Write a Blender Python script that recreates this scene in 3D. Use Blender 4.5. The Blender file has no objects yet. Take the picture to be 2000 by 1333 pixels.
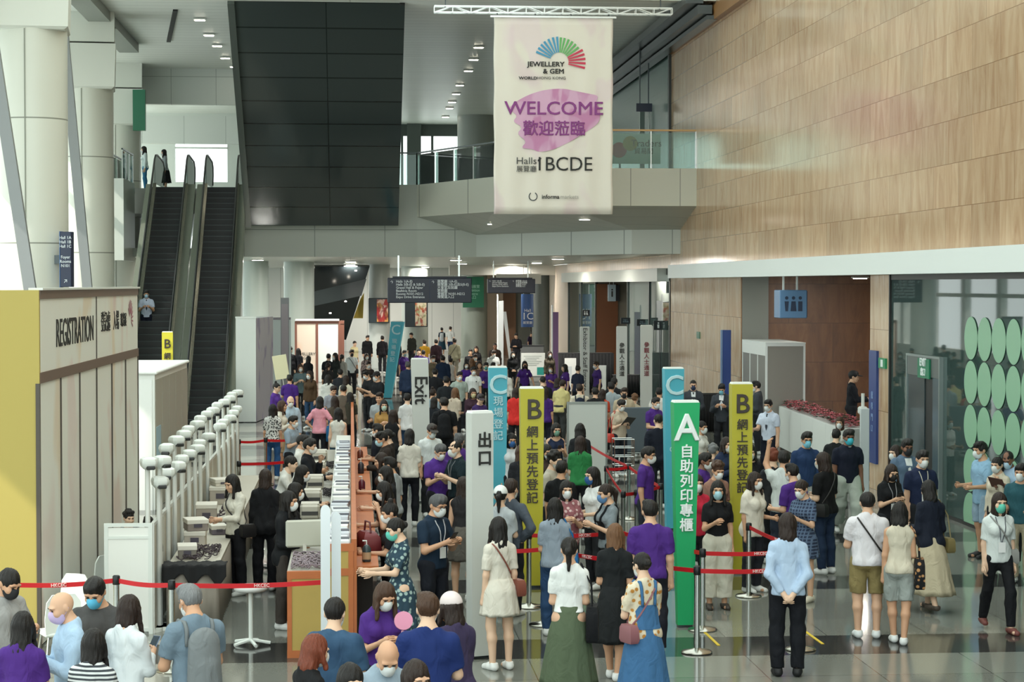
import bpy, math, random
import numpy as np
from mathutils import Vector, Matrix

# ---------------------------------------------------------------- camera, world, sun, exposure
SC = bpy.context.scene
COL = SC.collection
FPX, YAW, PITCH, CAMH = 4000.0, math.atan(315 / 4000), math.atan(111.5 / 4000), 4.1
cam_d = bpy.data.cameras.new('camera')
cam_d.sensor_width = 36.0
cam_d.lens = 36.0 * FPX / 2000.0
cam_d.clip_end = 400
cam = bpy.data.objects.new('camera', cam_d)
cam.location = (0, 0, CAMH)
cam.rotation_euler = (math.pi / 2 - PITCH, 0, -YAW)
COL.objects.link(cam)
SC.camera = cam

world = bpy.data.worlds.new('daylight')
SC.world = world
world.use_nodes = True
_bg = world.node_tree.nodes['Background']
_bg.inputs[0].default_value = (0.90, 1.0, 0.97, 1)
_bg.inputs[1].default_value = 1.0

sun_d = bpy.data.lights.new('sun', 'SUN')
sun_d.energy = 2.2
sun_d.angle = math.radians(0.6)
sun_d.color = (1.0, 0.93, 0.82)
sun = bpy.data.objects.new('sun', sun_d)
sun.rotation_euler = Vector((0.80, 0.26, -0.80)).to_track_quat('-Z', 'Y').to_euler()
COL.objects.link(sun)

SC.view_settings.view_transform = 'Standard'
SC.view_settings.look = 'None'
SC.view_settings.exposure = 1.35
SC.view_settings.gamma = 1.0
SC.view_settings.use_curve_mapping = False
SC.cycles.max_bounces = 6
SC.cycles.diffuse_bounces = 3
SC.cycles.glossy_bounces = 3
SC.cycles.transmission_bounces = 5
SC.cycles.transparent_max_bounces = 10
SC.cycles.caustics_reflective = False
SC.cycles.caustics_refractive = False
SC.cycles.use_denoising = True
SC.cycles.sample_clamp_indirect = 4.0

random.seed(7)
PI = math.pi

# ---------------------------------------------------------------- helpers: measuring the photograph
_F = Vector((math.sin(YAW) * math.cos(PITCH), math.cos(YAW) * math.cos(PITCH), -math.sin(PITCH)))
_R = Vector((math.cos(YAW), -math.sin(YAW), 0))
_U = _R.cross(_F)
_C = Vector((0, 0, CAMH))


def ray(px, py):
    return _F + _R * ((px - 1000) / FPX) + _U * ((666.5 - py) / FPX)


def at_s(px, py, s):            # the point seen at a pixel where one metre spans s pixels
    return _C + ray(px, py) * (FPX / s)


def at_z(px, py, z=0.0):        # the point seen at a pixel on the level z
    d = ray(px, py)
    return _C + d * ((z - CAMH) / d.z)


def at_y(px, py, y):
    d = ray(px, py)
    return _C + d * (y / d.y)


def at_x(px, py, x):
    d = ray(px, py)
    return _C + d * (x / d.x)


# ---------------------------------------------------------------- helpers: materials
def lin(c):
    if isinstance(c, str):
        c = c.lstrip('#')
        c = [int(c[i:i + 2], 16) / 255 for i in (0, 2, 4)]
    return tuple((v / 12.92 if v <= 0.04045 else ((v + 0.055) / 1.055) ** 2.4) for v in c)


_MC = {}


class NT:
    def __init__(s, m):
        s.t = m.node_tree
        s.b = s.t.nodes['Principled BSDF']

    def n(s, ty, **kw):
        nd = s.t.nodes.new(ty)
        for k, v in kw.items():
            if k.startswith('i_'):
                nd.inputs[int(k[2:]) if k[2:].isdigit() else k[2:]].default_value = v
            else:
                setattr(nd, k, v)
        return nd

    def l(s, a, b):
        s.t.links.new(a, b)


def new_mat(name):
    m = bpy.data.materials.new(name)
    m.use_nodes = True
    return m, NT(m)


def mat(col, rough=0.5, metal=0.0, emit=0.0, bump=0.0, bscale=40.0, spec=None, alpha=1.0, trans=0.0, var=0.0):
    key = ('m', col, rough, metal, emit, bump, bscale, spec, alpha, trans, var)
    if key in _MC:
        return _MC[key]
    m, t = new_mat('surface')
    c = lin(col)
    b = t.b
    b.inputs['Base Color'].default_value = (*c, 1)
    b.inputs['Roughness'].default_value = rough
    b.inputs['Metallic'].default_value = metal
    if spec is not None:
        b.inputs['Specular IOR Level'].default_value = spec
    if trans:
        b.inputs['Transmission Weight'].default_value = trans
    if alpha < 1:
        b.inputs['Alpha'].default_value = alpha
    if emit:
        b.inputs['Emission Color'].default_value = (*c, 1)
        b.inputs['Emission Strength'].default_value = emit
    if bump or var:
        tc = t.n('ShaderNodeTexCoord')
        no = t.n('ShaderNodeTexNoise', i_Scale=bscale, i_Detail=3.0)
        t.l(tc.outputs['Object'], no.inputs['Vector'])
        if bump:
            bu = t.n('ShaderNodeBump', i_Strength=bump, i_Distance=0.02)
            t.l(no.outputs['Fac'], bu.inputs['Height'])
            t.l(bu.outputs[0], b.inputs['Normal'])
        if var:
            mx = t.n('ShaderNodeMix', data_type='RGBA')
            mx.inputs[6].default_value = (*[v * (1 - var) for v in c], 1)
            mx.inputs[7].default_value = (*[min(1, v * (1 + var)) for v in c], 1)
            t.l(no.outputs['Fac'], mx.inputs[0])
            t.l(mx.outputs[2], b.inputs['Base Color'])
    _MC[key] = m
    return m


def coords(t, axes, off=(0, 0)):
    """2-D coordinates taken from two of the object's axes, e.g. 'xz'."""
    tc = t.n('ShaderNodeTexCoord')
    sp = t.n('ShaderNodeSeparateXYZ')
    t.l(tc.outputs['Object'], sp.inputs[0])
    cb = t.n('ShaderNodeCombineXYZ')
    for k in (0, 1):
        ad = t.n('ShaderNodeMath', operation='ADD')
        t.l(sp.outputs['xyz'.index(axes[k])], ad.inputs[0])
        ad.inputs[1].default_value = off[k]
        t.l(ad.outputs[0], cb.inputs[k])
    return cb.outputs[0], tc


def panel_mat(col, axes, w, h, joint='#6b736d', gap=0.02, rough=0.35, off=(0, 0), stagger=0.0, var=0.02, metal=0.0, spec=0.4):
    key = ('p', col, axes, w, h, joint, gap, rough, off, stagger, var, metal)
    if key in _MC:
        return _MC[key]
    m, t = new_mat('panelling')
    v, tc = coords(t, axes, off)
    c = lin(col)
    br = t.n('ShaderNodeTexBrick', offset=stagger, squash=1.0)
    br.inputs['Color1'].default_value = (*[x * (1 - var) for x in c], 1)
    br.inputs['Color2'].default_value = (*[min(1, x * (1 + var)) for x in c], 1)
    br.inputs['Mortar'].default_value = (*lin(joint), 1)
    br.inputs['Scale'].default_value = 1.0
    br.inputs['Mortar Size'].default_value = gap / 2
    br.inputs['Mortar Smooth'].default_value = 0.1
    br.inputs['Brick Width'].default_value = w
    br.inputs['Row Height'].default_value = h
    t.l(v, br.inputs['Vector'])
    t.l(br.outputs['Color'], t.b.inputs['Base Color'])
    t.b.inputs['Roughness'].default_value = rough
    t.b.inputs['Metallic'].default_value = metal
    t.b.inputs['Specular IOR Level'].default_value = spec
    _MC[key] = m
    return m


def stone_mat(axes, c1, c2, c3, w, h, off=(0, 0), rough=0.2, joint='#8d6f51', seed=0.0, sharp=1.0):
    m, t = new_mat('veined_stone')
    v, tc = coords(t, axes, off)
    br = t.n('ShaderNodeTexBrick', offset=0.5, squash=1.0)
    br.inputs['Color1'].default_value = (0, 0, 0, 1)
    br.inputs['Color2'].default_value = (1, 1, 1, 1)
    br.inputs['Mortar'].default_value = (0.5, 0.5, 0.5, 1)
    br.inputs['Scale'].default_value = 1.0
    br.inputs['Mortar Size'].default_value = 0.0
    br.inputs['Brick Width'].default_value = w
    br.inputs['Row Height'].default_value = h
    t.l(v, br.inputs['Vector'])
    mp = t.n('ShaderNodeMapping')
    mp.inputs['Scale'].default_value = (1.8, 0.4, 1)
    mp.inputs['Rotation'].default_value = (0, 0, 0.12)
    t.l(v, mp.inputs['Vector'])
    ad = t.n('ShaderNodeVectorMath', operation='MULTIPLY_ADD')
    t.l(br.outputs['Color'], ad.inputs[0])
    ad.inputs[1].default_value = (7, 9, 5)
    t.l(mp.outputs[0], ad.inputs[2])
    n1 = t.n('ShaderNodeTexNoise', i_Scale=1.6, i_Detail=8.0, i_Roughness=0.66, i_Distortion=0.9)
    t.l(ad.outputs[0], n1.inputs['Vector'])
    cr = t.n('ShaderNodeValToRGB')
    e = cr.color_ramp.elements
    e[0].position, e[0].color = 0.5 - 0.2 / sharp, (*lin(c1), 1)
    e[1].position, e[1].color = 0.5 + 0.24 / sharp, (*lin(c3), 1)
    e.new(0.5).color = (*lin(c2), 1)
    t.l(n1.outputs['Fac'], cr.inputs[0])
    hs = t.n('ShaderNodeHueSaturation')
    mr = t.n('ShaderNodeMapRange')
    mr.inputs['To Min'].default_value = 0.9
    mr.inputs['To Max'].default_value = 1.08
    t.l(br.outputs['Color'], mr.inputs[0])
    t.l(mr.outputs[0], hs.inputs['Value'])
    t.l(cr.outputs[0], hs.inputs['Color'])
    b2 = t.n('ShaderNodeTexBrick', offset=0.5, squash=1.0)
    b2.inputs['Scale'].default_value = 1.0
    b2.inputs['Mortar Size'].default_value = 0.006
    b2.inputs['Brick Width'].default_value = w
    b2.inputs['Row Height'].default_value = h
    t.l(v, b2.inputs['Vector'])
    mx = t.n('ShaderNodeMix', data_type='RGBA')
    t.l(b2.outputs['Fac'], mx.inputs[0])
    t.l(hs.outputs[0], mx.inputs[6])
    mx.inputs[7].default_value = (*lin(joint), 1)
    t.l(mx.outputs[2], t.b.inputs['Base Color'])
    t.b.inputs['Roughness'].default_value = rough
    t.b.inputs['Specular IOR Level'].default_value = 0.5
    return m


def wash_mat(base, tints, scale=0.5, rough=0.5, axes='yz', thr=0.52):
    """A pale printed sheet with soft watercolour blooms."""
    m, t = new_mat('watercolour_print')
    v, tc = coords(t, axes)
    mp = t.n('ShaderNodeMapping')
    mp.inputs['Scale'].default_value = (scale, scale * 0.55, 1)
    t.l(v, mp.inputs['Vector'])
    last = None
    for k, (c, amt) in enumerate(tints):
        mp2 = t.n('ShaderNodeMapping')
        mp2.inputs['Location'].default_value = (3.1 * k + 1.7, 5.3 * k, k)
        t.l(mp.outputs[0], mp2.inputs['Vector'])
        no = t.n('ShaderNodeTexNoise', i_Scale=1.0, i_Detail=2.5, i_Distortion=0.6)
        t.l(mp2.outputs[0], no.inputs['Vector'])
        mr = t.n('ShaderNodeMapRange', interpolation_type='SMOOTHSTEP')
        mr.inputs['From Min'].default_value = thr
        mr.inputs['From Max'].default_value = thr + 0.1
        mr.inputs['To Max'].default_value = amt
        t.l(no.outputs['Fac'], mr.inputs[0])
        mx = t.n('ShaderNodeMix', data_type='RGBA')
        t.l(mr.outputs[0], mx.inputs[0])
        if last is None:
            mx.inputs[6].default_value = (*lin(base), 1)
        else:
            t.l(last, mx.inputs[6])
        mx.inputs[7].default_value = (*lin(c), 1)
        last = mx.outputs[2]
    t.l(last, t.b.inputs['Base Color'])
    t.b.inputs['Roughness'].default_value = rough
    return m


def glass_mat(col='#cfe8e2', alpha=0.25, rough=0.03):
    """Thin sheet glass: mostly clear, with a tint and a mirror-like sheen."""
    key = ('g', col, alpha, rough)
    if key in _MC:
        return _MC[key]
    m = bpy.data.materials.new('sheet_glass')
    m.use_nodes = True
    t = m.node_tree
    t.nodes.clear()
    out = t.nodes.new('ShaderNodeOutputMaterial')
    tr = t.nodes.new('ShaderNodeBsdfTransparent')
    tr.inputs[0].default_value = (*lin(col), 1)
    df = t.nodes.new('ShaderNodeBsdfDiffuse')
    df.inputs[0].default_value = (*lin(col), 1)
    gl = t.nodes.new('ShaderNodeBsdfGlossy')
    gl.inputs['Roughness'].default_value = rough
    fr = t.nodes.new('ShaderNodeFresnel')
    fr.inputs[0].default_value = 1.45
    m1 = t.nodes.new('ShaderNodeMixShader')
    m1.inputs[0].default_value = alpha
    m2 = t.nodes.new('ShaderNodeMixShader')
    t.links.new(tr.outputs[0], m1.inputs[1])
    t.links.new(df.outputs[0], m1.inputs[2])
    t.links.new(fr.outputs[0], m2.inputs[0])
    t.links.new(m1.outputs[0], m2.inputs[1])
    t.links.new(gl.outputs[0], m2.inputs[2])
    t.links.new(m2.outputs[0], out.inputs[0])
    _MC[key] = m
    return m


# ---------------------------------------------------------------- helpers: meshes
class MB:
    """Collects boxes, tubes, plates and rings and links them as ONE mesh object."""

    def __init__(s):
        s.v, s.f = [], []

    def add(s, v, f):
        o = len(s.v)
        s.v += [tuple(p) for p in v]
        s.f += [tuple(i + o for i in q) for q in f]
        return s

    def box(s, x0, x1, y0, y1, z0, z1, bev=0.0):
        x0, x1 = min(x0, x1), max(x0, x1)
        y0, y1 = min(y0, y1), max(y0, y1)
        z0, z1 = min(z0, z1), max(z0, z1)
        s.k = getattr(s, 'k', 0) + 1
        e = 0.0004 * (s.k % 7)
        x0, x1, y0, y1, z1 = x0 - e, x1 + e, y0 - e, y1 + e, z1 + e
        if bev <= 0:
            v = [(x, y, z) for z in (z0, z1) for x, y in ((x0, y0), (x1, y0), (x1, y1), (x0, y1))]
            return s.add(v, [(3, 2, 1, 0), (4, 5, 6, 7), (0, 1, 5, 4), (1, 2, 6, 5), (2, 3, 7, 6), (3, 0, 4, 7)])
        b = min(bev, (x1 - x0) / 2.1, (y1 - y0) / 2.1, (z1 - z0) / 2.1)
        ring = lambda i, z: [(x0 + i + b * (1 - (i > 0)), y0 + i, z), (x1 - i - b * (1 - (i > 0)), y0 + i, z), (x1 - i, y0 + i + b * (1 - (i > 0)), z), (x1 - i, y1 - i - b * (1 - (i > 0)), z),
                             (x1 - i - b * (1 - (i > 0)), y1 - i, z), (x0 + i + b * (1 - (i > 0)), y1 - i, z), (x0 + i, y1 - i - b * (1 - (i > 0)), z), (x0 + i, y0 + i + b * (1 - (i > 0)), z)]
        c = b * 0.999
        return s.loft([ring(c, z0), ring(0, z0 + b), ring(0, z1 - b), ring(c, z1)])

    def loft(s, rings, close=True, caps=True):
        n = len(rings[0])
        v = [p for r in rings for p in r]
        f = []
        for k in range(len(rings) - 1):
            for i in range(n if close else n - 1):
                j = (i + 1) % n
                f.append((k * n + i, k * n + j, (k + 1) * n + j, (k + 1) * n + i))
        if caps and close:
            f.append(tuple(range(n))[::-1])
            f.append(tuple(range((len(rings) - 1) * n, len(rings) * n)))
        return s.add(v, f)

    def lathe(s, prof, c=(0, 0, 0), n=24):
        return s.loft([[(c[0] + r * math.cos(2 * PI * i / n), c[1] + r * math.sin(2 * PI * i / n), c[2] + z) for i in range(n)] for r, z in prof])

    def cyl(s, x, y, z0, z1, r, r2=None, n=24):
        return s.lathe([(r, z0), (r if r2 is None else r2, z1)], (x, y, 0), n)

    def tube(s, pts, r, n=8, caps=True):
        pts = [Vector(p) for p in pts]
        rr = r if isinstance(r, (list, tuple)) else [r] * len(pts)
        rings, prev = [], None
        for i, p in enumerate(pts):
            d = (pts[min(i + 1, len(pts) - 1)] - pts[max(i - 1, 0)]).normalized()
            a = prev if prev is not None else (Vector((0, 0, 1)) if abs(d.z) < 0.9 else Vector((0, 1, 0)))
            u = (a - d * a.dot(d)).normalized()
            w = d.cross(u)
            prev = u
            rings.append([tuple(p + (u * math.cos(2 * PI * k / n) + w * math.sin(2 * PI * k / n)) * rr[i]) for k in range(n)])
        return s.loft(rings, caps=caps)

    def bar(s, p, q, w, h, up=(0, 0, 1)):
        p, q = Vector(p), Vector(q)
        d = (q - p).normalized()
        a = Vector(up)
        u = d.cross(a).normalized() * (w / 2)
        t = u.cross(d).normalized() * (h / 2)
        return s.loft([[tuple(e + i * u + j * t) for i, j in ((-1, -1), (1, -1), (1, 1), (-1, 1))] for e in (p, q)])

    def prism(s, poly, d):
        """Extrude a planar 3-D polygon by the vector d."""
        d = Vector(d)
        n = len(poly)
        v = [Vector(p) for p in poly]
        v = v + [p + d for p in v]
        f = [tuple(range(n))[::-1], tuple(range(n, 2 * n))] + [(i, (i + 1) % n, n + (i + 1) % n, n + i) for i in range(n)]
        return s.add(v, f)

    def quad(s, a, b, c, d):
        return s.add([a, b, c, d], [(0, 1, 2, 3)])

    def disc(s, c, u, w, r, n=32, th=0.004):
        c, u, w = Vector(c), Vector(u), Vector(w)
        nn = u.cross(w).normalized() * th
        return s.prism([c + u * (r * math.cos(2 * PI * i / n)) + w * (r * math.sin(2 * PI * i / n)) for i in range(n)], nn)

    def mesh(s, name, smooth=False):
        me = bpy.data.meshes.new(name)
        me.from_pydata(s.v, [], s.f)
        me.validate()
        if smooth:
            me.shade_smooth() if hasattr(me, 'shade_smooth') else me.polygons.foreach_set('use_smooth', [True] * len(me.polygons))
        fix_normals(me)
        return me

    def build(s, name, m, parent=None, smooth=False, sharp=None):
        me = s.mesh(name, smooth)
        me.materials.append(m)
        o = bpy.data.objects.new(name, me)
        COL.objects.link(o)
        if parent is not None:
            o.parent = parent
        if sharp is not None:
            me.set_sharp_from_angle(angle=math.radians(sharp))
        return o


def fix_normals(me):
    import bmesh
    bm = bmesh.new()
    bm.from_mesh(me)
    bmesh.ops.recalc_face_normals(bm, faces=bm.faces)
    bm.to_mesh(me)
    bm.free()


def tag(o, label, cat, group=None):
    o['label'] = label
    o['category'] = cat
    if group:
        o['group'] = group
    return o


def thing(name, label, cat, loc=(0, 0, 0), rz=0.0, group=None):
    o = bpy.data.objects.new(name, None)
    o.empty_display_size = 0.1
    o.location = loc
    o.rotation_euler = (0, 0, rz)
    COL.objects.link(o)
    return tag(o, label, cat, group)


def struct(name, mb, m, smooth=False, sharp=None):
    o = mb.build(name, m, None, smooth, sharp)
    o['kind'] = 'structure'
    return o


def copy_tree(o, parent=None):
    c = o.copy()
    COL.objects.link(c)
    if parent is not None:
        c.parent = parent
    for ch in list(o.children):
        copy_tree(ch, c)
    return c


def text(body, size, loc, m, parent=None, rot=(PI / 2, 0, 0), name='lettering', align='CENTER', valign='CENTER', bold=0.0, sx=1.0, spacing=1.0, line=1.0):
    cu = bpy.data.curves.new(name, 'FONT')
    cu.body = body
    cu.size = size
    cu.align_x = align
    cu.align_y = valign
    cu.extrude = 0.004
    cu.bevel_depth = bold * 0.8
    cu.bevel_resolution = 0
    cu.space_character = spacing
    cu.space_line = line
    cu.materials.append(m)
    cu.resolution_u = 3
    o = bpy.data.objects.new(name, cu)
    COL.objects.link(o)
    me = bpy.data.meshes.new_from_object(o)
    bpy.data.objects.remove(o)
    bpy.data.curves.remove(cu)
    me.name = name
    o = bpy.data.objects.new(name, me)
    o.location = loc
    o.rotation_euler = rot
    o.scale = (sx, 1, 1)
    COL.objects.link(o)
    if parent is not None:
        o.parent = parent
    return o

# ================================================================ THE SETTING
XW = 10.4                                    # the long stone wall on the right
WHITE = mat('#dfe5df', 0.45)
OFFW = mat('#cdd3cb', 0.5)
STEEL = mat('#c4c9c6', 0.22, 1.0)
DKSTEEL = mat('#4a5052', 0.3, 0.9)
BLACK = mat('#0e1112', 0.5)
NAVY = mat('#16233f', 0.35)
RED = mat('#c4141f', 0.45)

# ---- floor: polished granite, 1.2 m slabs with a dark course every fourth row
yb0, yb1 = at_z(1700, 1278).y, at_z(1700, 1239).y
jx = at_z(1661, 1276).x


def floor_mat():
    m, t = new_mat('polished_granite')
    v, tc = coords(t, 'xy', (-jx, -yb0))
    br = t.n('ShaderNodeTexBrick', offset=0.0, squash=1.0)
    br.inputs['Color1'].default_value = (*lin('#85877f'), 1)
    br.inputs['Color2'].default_value = (*lin('#7b7d76'), 1)
    br.inputs['Mortar'].default_value = (*lin('#4a4a46'), 1)
    br.inputs['Scale'].default_value = 1.0
    br.inputs['Mortar Size'].default_value = 0.006
    br.inputs['Brick Width'].default_value = 1.2
    br.inputs['Row Height'].default_value = 1.2
    t.l(v, br.inputs['Vector'])
    sp = t.n('ShaderNodeSeparateXYZ')
    t.l(v, sp.inputs[0])
    dv = t.n('ShaderNodeMath', operation='DIVIDE')
    t.l(sp.outputs[1], dv.inputs[0])
    dv.inputs[1].default_value = 4.8
    fr = t.n('ShaderNodeMath', operation='FRACT')
    t.l(dv.outputs[0], fr.inputs[0])
    lt = t.n('ShaderNodeMath', operation='LESS_THAN')
    t.l(fr.outputs[0], lt.inputs[0])
    lt.inputs[1].default_value = 0.25
    mx = t.n('ShaderNodeMix', data_type='RGBA')
    t.l(lt.outputs[0], mx.inputs[0])
    t.l(br.outputs[0], mx.inputs[6])
    mx.inputs[7].default_value = (*lin('#3d3d3b'), 1)
    no = t.n('ShaderNodeTexNoise', i_Scale=60.0, i_Detail=4.0)
    t.l(tc.outputs['Object'], no.inputs['Vector'])
    mr = t.n('ShaderNodeMapRange')
    mr.inputs['To Min'].default_value = 0.86
    mr.inputs['To Max'].default_value = 1.12
    t.l(no.outputs['Fac'], mr.inputs[0])
    hs = t.n('ShaderNodeHueSaturation')
    t.l(mr.outputs[0], hs.inputs['Value'])
    t.l(mx.outputs[2], hs.inputs['Color'])
    t.l(hs.outputs[0], t.b.inputs['Base Color'])
    t.b.inputs['Roughness'].default_value = 0.09
    t.b.inputs['Specular IOR Level'].default_value = 0.5
    n2 = t.n('ShaderNodeTexNoise', i_Scale=1.2, i_Detail=1.0)
    t.l(tc.outputs['Object'], n2.inputs['Vector'])
    bu = t.n('ShaderNodeBump', i_Strength=0.04, i_Distance=0.02)
    t.l(n2.outputs['Fac'], bu.inputs['Height'])
    t.l(bu.outputs[0], t.b.inputs['Normal'])
    return m


struct('floor', MB().box(-16, 22, -6, 126, -0.3, 0), floor_mat())

# ---- right: veined stone wall above the soffit, open bays below
ya = at_x(1310, 560, XW).y
yb = at_x(1447, 560, XW).y
yc = at_x(1700, 560, XW).y
yd = at_x(1738, 560, XW).y
zrow = 0.755
STONE = stone_mat('yz', '#b08a68', '#c4a482', '#d3b999', 1.5, zrow, (0.0, -4.68), 0.16, joint='#8f6f52')
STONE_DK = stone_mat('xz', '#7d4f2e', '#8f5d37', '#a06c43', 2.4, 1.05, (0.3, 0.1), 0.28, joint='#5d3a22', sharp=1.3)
STONE_LT = stone_mat('yz', '#b08a66', '#c9ab8a', '#dcc8ae', 1.5, 1.6, (0.4, 0.0), 0.14)
struct('wall_right', MB().box(XW, XW + 0.6, 4, ya, 4.3, 20), STONE)
struct('wall_right_lower', MB().box(XW, XW + 0.6, yb, ya, 0, 4.3), STONE_LT)
struct('wall_pier', MB().box(XW, XW + 1.0, yd, yc, 0, 4.3), STONE_LT)
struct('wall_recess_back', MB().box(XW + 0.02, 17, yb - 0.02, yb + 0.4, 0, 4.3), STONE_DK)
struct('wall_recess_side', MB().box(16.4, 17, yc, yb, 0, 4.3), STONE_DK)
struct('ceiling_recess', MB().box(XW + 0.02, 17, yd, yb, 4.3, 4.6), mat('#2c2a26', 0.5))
struct('trim_recess_panel', MB().box(XW + 0.03, at_y(1500, 600, yb).x, yb - 0.06, yb - 0.02, 0, 4.3), mat('#8f9189', 0.35, 0.3))

# white soffit band over the openings
struct('trim_soffit', MB().box(XW - 0.45, XW + 0.1, 5, at_x(1332, 540, XW).y, 4.28, 4.69), mat('#e9efec', 0.5))
struct('trim_soffit_far', MB().box(XW - 0.3, XW + 0.1, ya + 1.0, 98, 4.18, 4.62), OFFW)
struct('wall_right_far_upper', MB().box(XW, XW + 0.6, ya, 98, 4.62, 7.5), stone_mat('yz', '#b99b7c', '#c9ad8e', '#d8c2a8', 1.5, 1.0, (0, 0), 0.3))

# shop glazing nearest on the right
struct('window_1', MB().box(XW + 0.02, XW + 0.05, 6, yd - 0.06, 0.0, 4.28), glass_mat('#6f8f8a', 0.30, 0.02))
struct('window_1_frame', MB().box(XW - 0.02, XW + 0.08, yd - 0.06, yd, 0, 4.28).box(XW, XW + 0.08, 6, yd, 0, 0.06).box(XW, XW + 0.08, 6, yd, 4.18, 4.28), mat('#1d1f1c', 0.4))
struct('wall_shop_back', MB().box(13.2, 13.5, 4, yd, 0, 4.3), mat('#42605f', 0.7))
struct('ceiling_shop', MB().box(XW + 0.1, 13.5, 4, yd, 4.28, 4.5), mat('#46504e', 0.7))
struct('wall_shop_end', MB().box(XW + 1.0, 13.5, yd - 0.05, yd + 0.2, 0, 4.3), mat('#4d6866', 0.7))

# glazed entrance bay further back on the right
yo0, yo1 = at_x(1226, 600, XW).y, at_x(1163, 600, XW).y
struct('window_2', MB().box(XW + 0.02, XW + 0.05, ya + 0.3, yo0, 0, 4.18).box(XW + 0.02, XW + 0.05, yo1, 97.5, 0, 4.18), glass_mat('#86a5a0', 0.22, 0.02))
fb = MB()
for y in (ya + 0.15, at_x(1268, 600, XW).y, yo0, yo1, at_x(1135, 600, XW).y, 97.6):
    fb.box(XW - 0.02, XW + 0.1, y - 0.09, y + 0.09, 0, 4.2)
struct('window_2_frame', fb, mat('#2b3330', 0.4))
struct('wall_bay_back', MB().box(XW + 3.2, XW + 3.5, ya + 0.6, 98, 0, 4.6), mat('#4b5a58', 0.6))
struct('wall_bay_end', MB().box(XW + 0.02, XW + 3.2, yo1, yo1 + 0.3, 0, 4.6), mat('#8d8677', 0.5))
struct('door_2', MB().box(XW + 0.03, XW + 0.95, yo1 - 0.12, yo1 - 0.04, 0, 4.1), mat('#7a4a2b', 0.4))
struct('ceiling_bay', MB().box(XW, XW + 3.5, ya, 98, 4.4, 4.6), mat('#5a5f5b', 0.6))
struct('wall_right_end', MB().box(XW, XW + 0.6, 98, 124, 0, 5.05), mat('#cdbfae', 0.5))

# ---- the balcony at the far end
PAN = panel_mat('#b9beb3', 'xz', 2.45, 3.0, joint='#868c83', gap=0.03, off=(3.7, 0), rough=0.4)
PAND = panel_mat('#c8cdc4', 'xz', 1.45, 3.0, joint='#8d938b', gap=0.03, rough=0.4)
MCEIL = panel_mat('#c2c9c2', 'xy', 40.0, 0.62, joint='#8b938d', gap=0.03, rough=0.28, metal=0.3)
U = [(2.33, 72.0), (4.64, 66.4), (6.3, 61.2), (XW, 61.2)]
L = [(4.39, 71.7), (8.9, 64.6), (XW, 64.2)]
slab = [(-14, 73.6), (-3.7, 73.6), (-3.7, 72.3), (2.4, 72.2), (4.75, 66.6), (6.4, 61.4), (XW, 61.4), (XW, 108), (-14, 108)]
struct('floor_upper', MB().prism([(x, y, 6.6) for x, y in slab], (0, 0, 0.9)), mat('#c6c8c1', 0.25))


def fascia(pts, z0, z1, th=0.12):
    m = MB()
    for (x0, y0), (x1, y1) in zip(pts, pts[1:]):
        d = Vector((y1 - y0, -(x1 - x0), 0)).normalized() * -th
        m.prism([(x0, y0, z0), (x1, y1, z0), (x1, y1, z1), (x0, y0, z1)], d if d.y > 0 else -d)
    return m


struct('trim_balcony_front', fascia(U, 6.45, 7.58), panel_mat('#d2d2c3', 'xz', 1.5, 4.0, joint='#94958a', gap=0.025, off=(0.6, 0.0), rough=0.4))
struct('trim_balcony_centre', fascia([(-3.7, 72.0), (2.33, 72.0)], 5.05, 7.58), PAN)
struct('trim_balcony_return', fascia([(2.33, 72.0), (4.39, 71.7)], 5.05, 6.5), PAN)
struct('trim_balcony_lower', fascia(L, 5.05, 5.82), PAND)
sf = MB()
u = [Vector((x, y, 6.45)) for x, y in U]
l = [Vector((x, y, 5.82)) for x, y in L]
up = Vector((0, 0.1, 0.12))
for q in ([u[0], u[1], l[0]], [u[1], u[2], l[1], l[0]], [u[2], u[3], l[2], l[1]]):
    sf.prism(q, up)
struct('ceiling_balcony_soffit', sf, panel_mat('#b4b8ae', 'xy', 30, 1.1, joint='#8a8f87', gap=0.03, rough=0.4))
low = [(-14, 73.7), (-3.7, 72.2), (2.33, 72.2), (4.42, 71.9), (8.97, 64.85), (XW, 64.45), (XW, 124), (-14, 124)]
struct('ceiling_lower', MB().prism([(x, y, 5.06) for x, y in low], (0, 0, 0.3)), MCEIL)

# upper ceiling, its end bulkheads and the beam along the left
yf = 58.0
struct('ceiling_upper', MB().box(-13, XW + 0.6, yf + 0.3, 107, 12.3, 12.6), panel_mat('#e6ebe5', 'xy', 60.0, 0.72, joint='#b5bcb6', gap=0.035, rough=0.4))
struct('trim_ceiling_edge', MB().box(-13, XW + 0.6, yf, yf + 0.35, 12.17, 20), mat('#d9ddd6', 0.5))
sl = MB()
for y0, y1, x0, x1 in ((62, 70, 0.62, 1.05), (64, 70, -6.1, -4.4)):
    sl.bar((x0 + 0.9, y0 - 2, 12.28), (x0, y1, 12.28), 0.14, 0.06)
struct('trim_ceiling_slot', sl, mat('#15181a', 0.6))
struct('trim_left_beam', MB().box(-7.85, -7.2, 40, 71, 12.0, 13.4), mat('#8f958d', 0.5))
struct('trim_left_beam_end', MB().box(-9.6, -3.7, 79, 79.4, 10.95, 12.3), panel_mat('#d4dbd5', 'xz', 1.7, 6, joint='#9aa39d', rough=0.4))
struct('trim_left_beam_far', MB().box(-11, -2.5, 90, 90.4, 10.2, 11.4), panel_mat('#dce3de', 'xz', 1.8, 6, joint='#a5ada8', rough=0.4))
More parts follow.
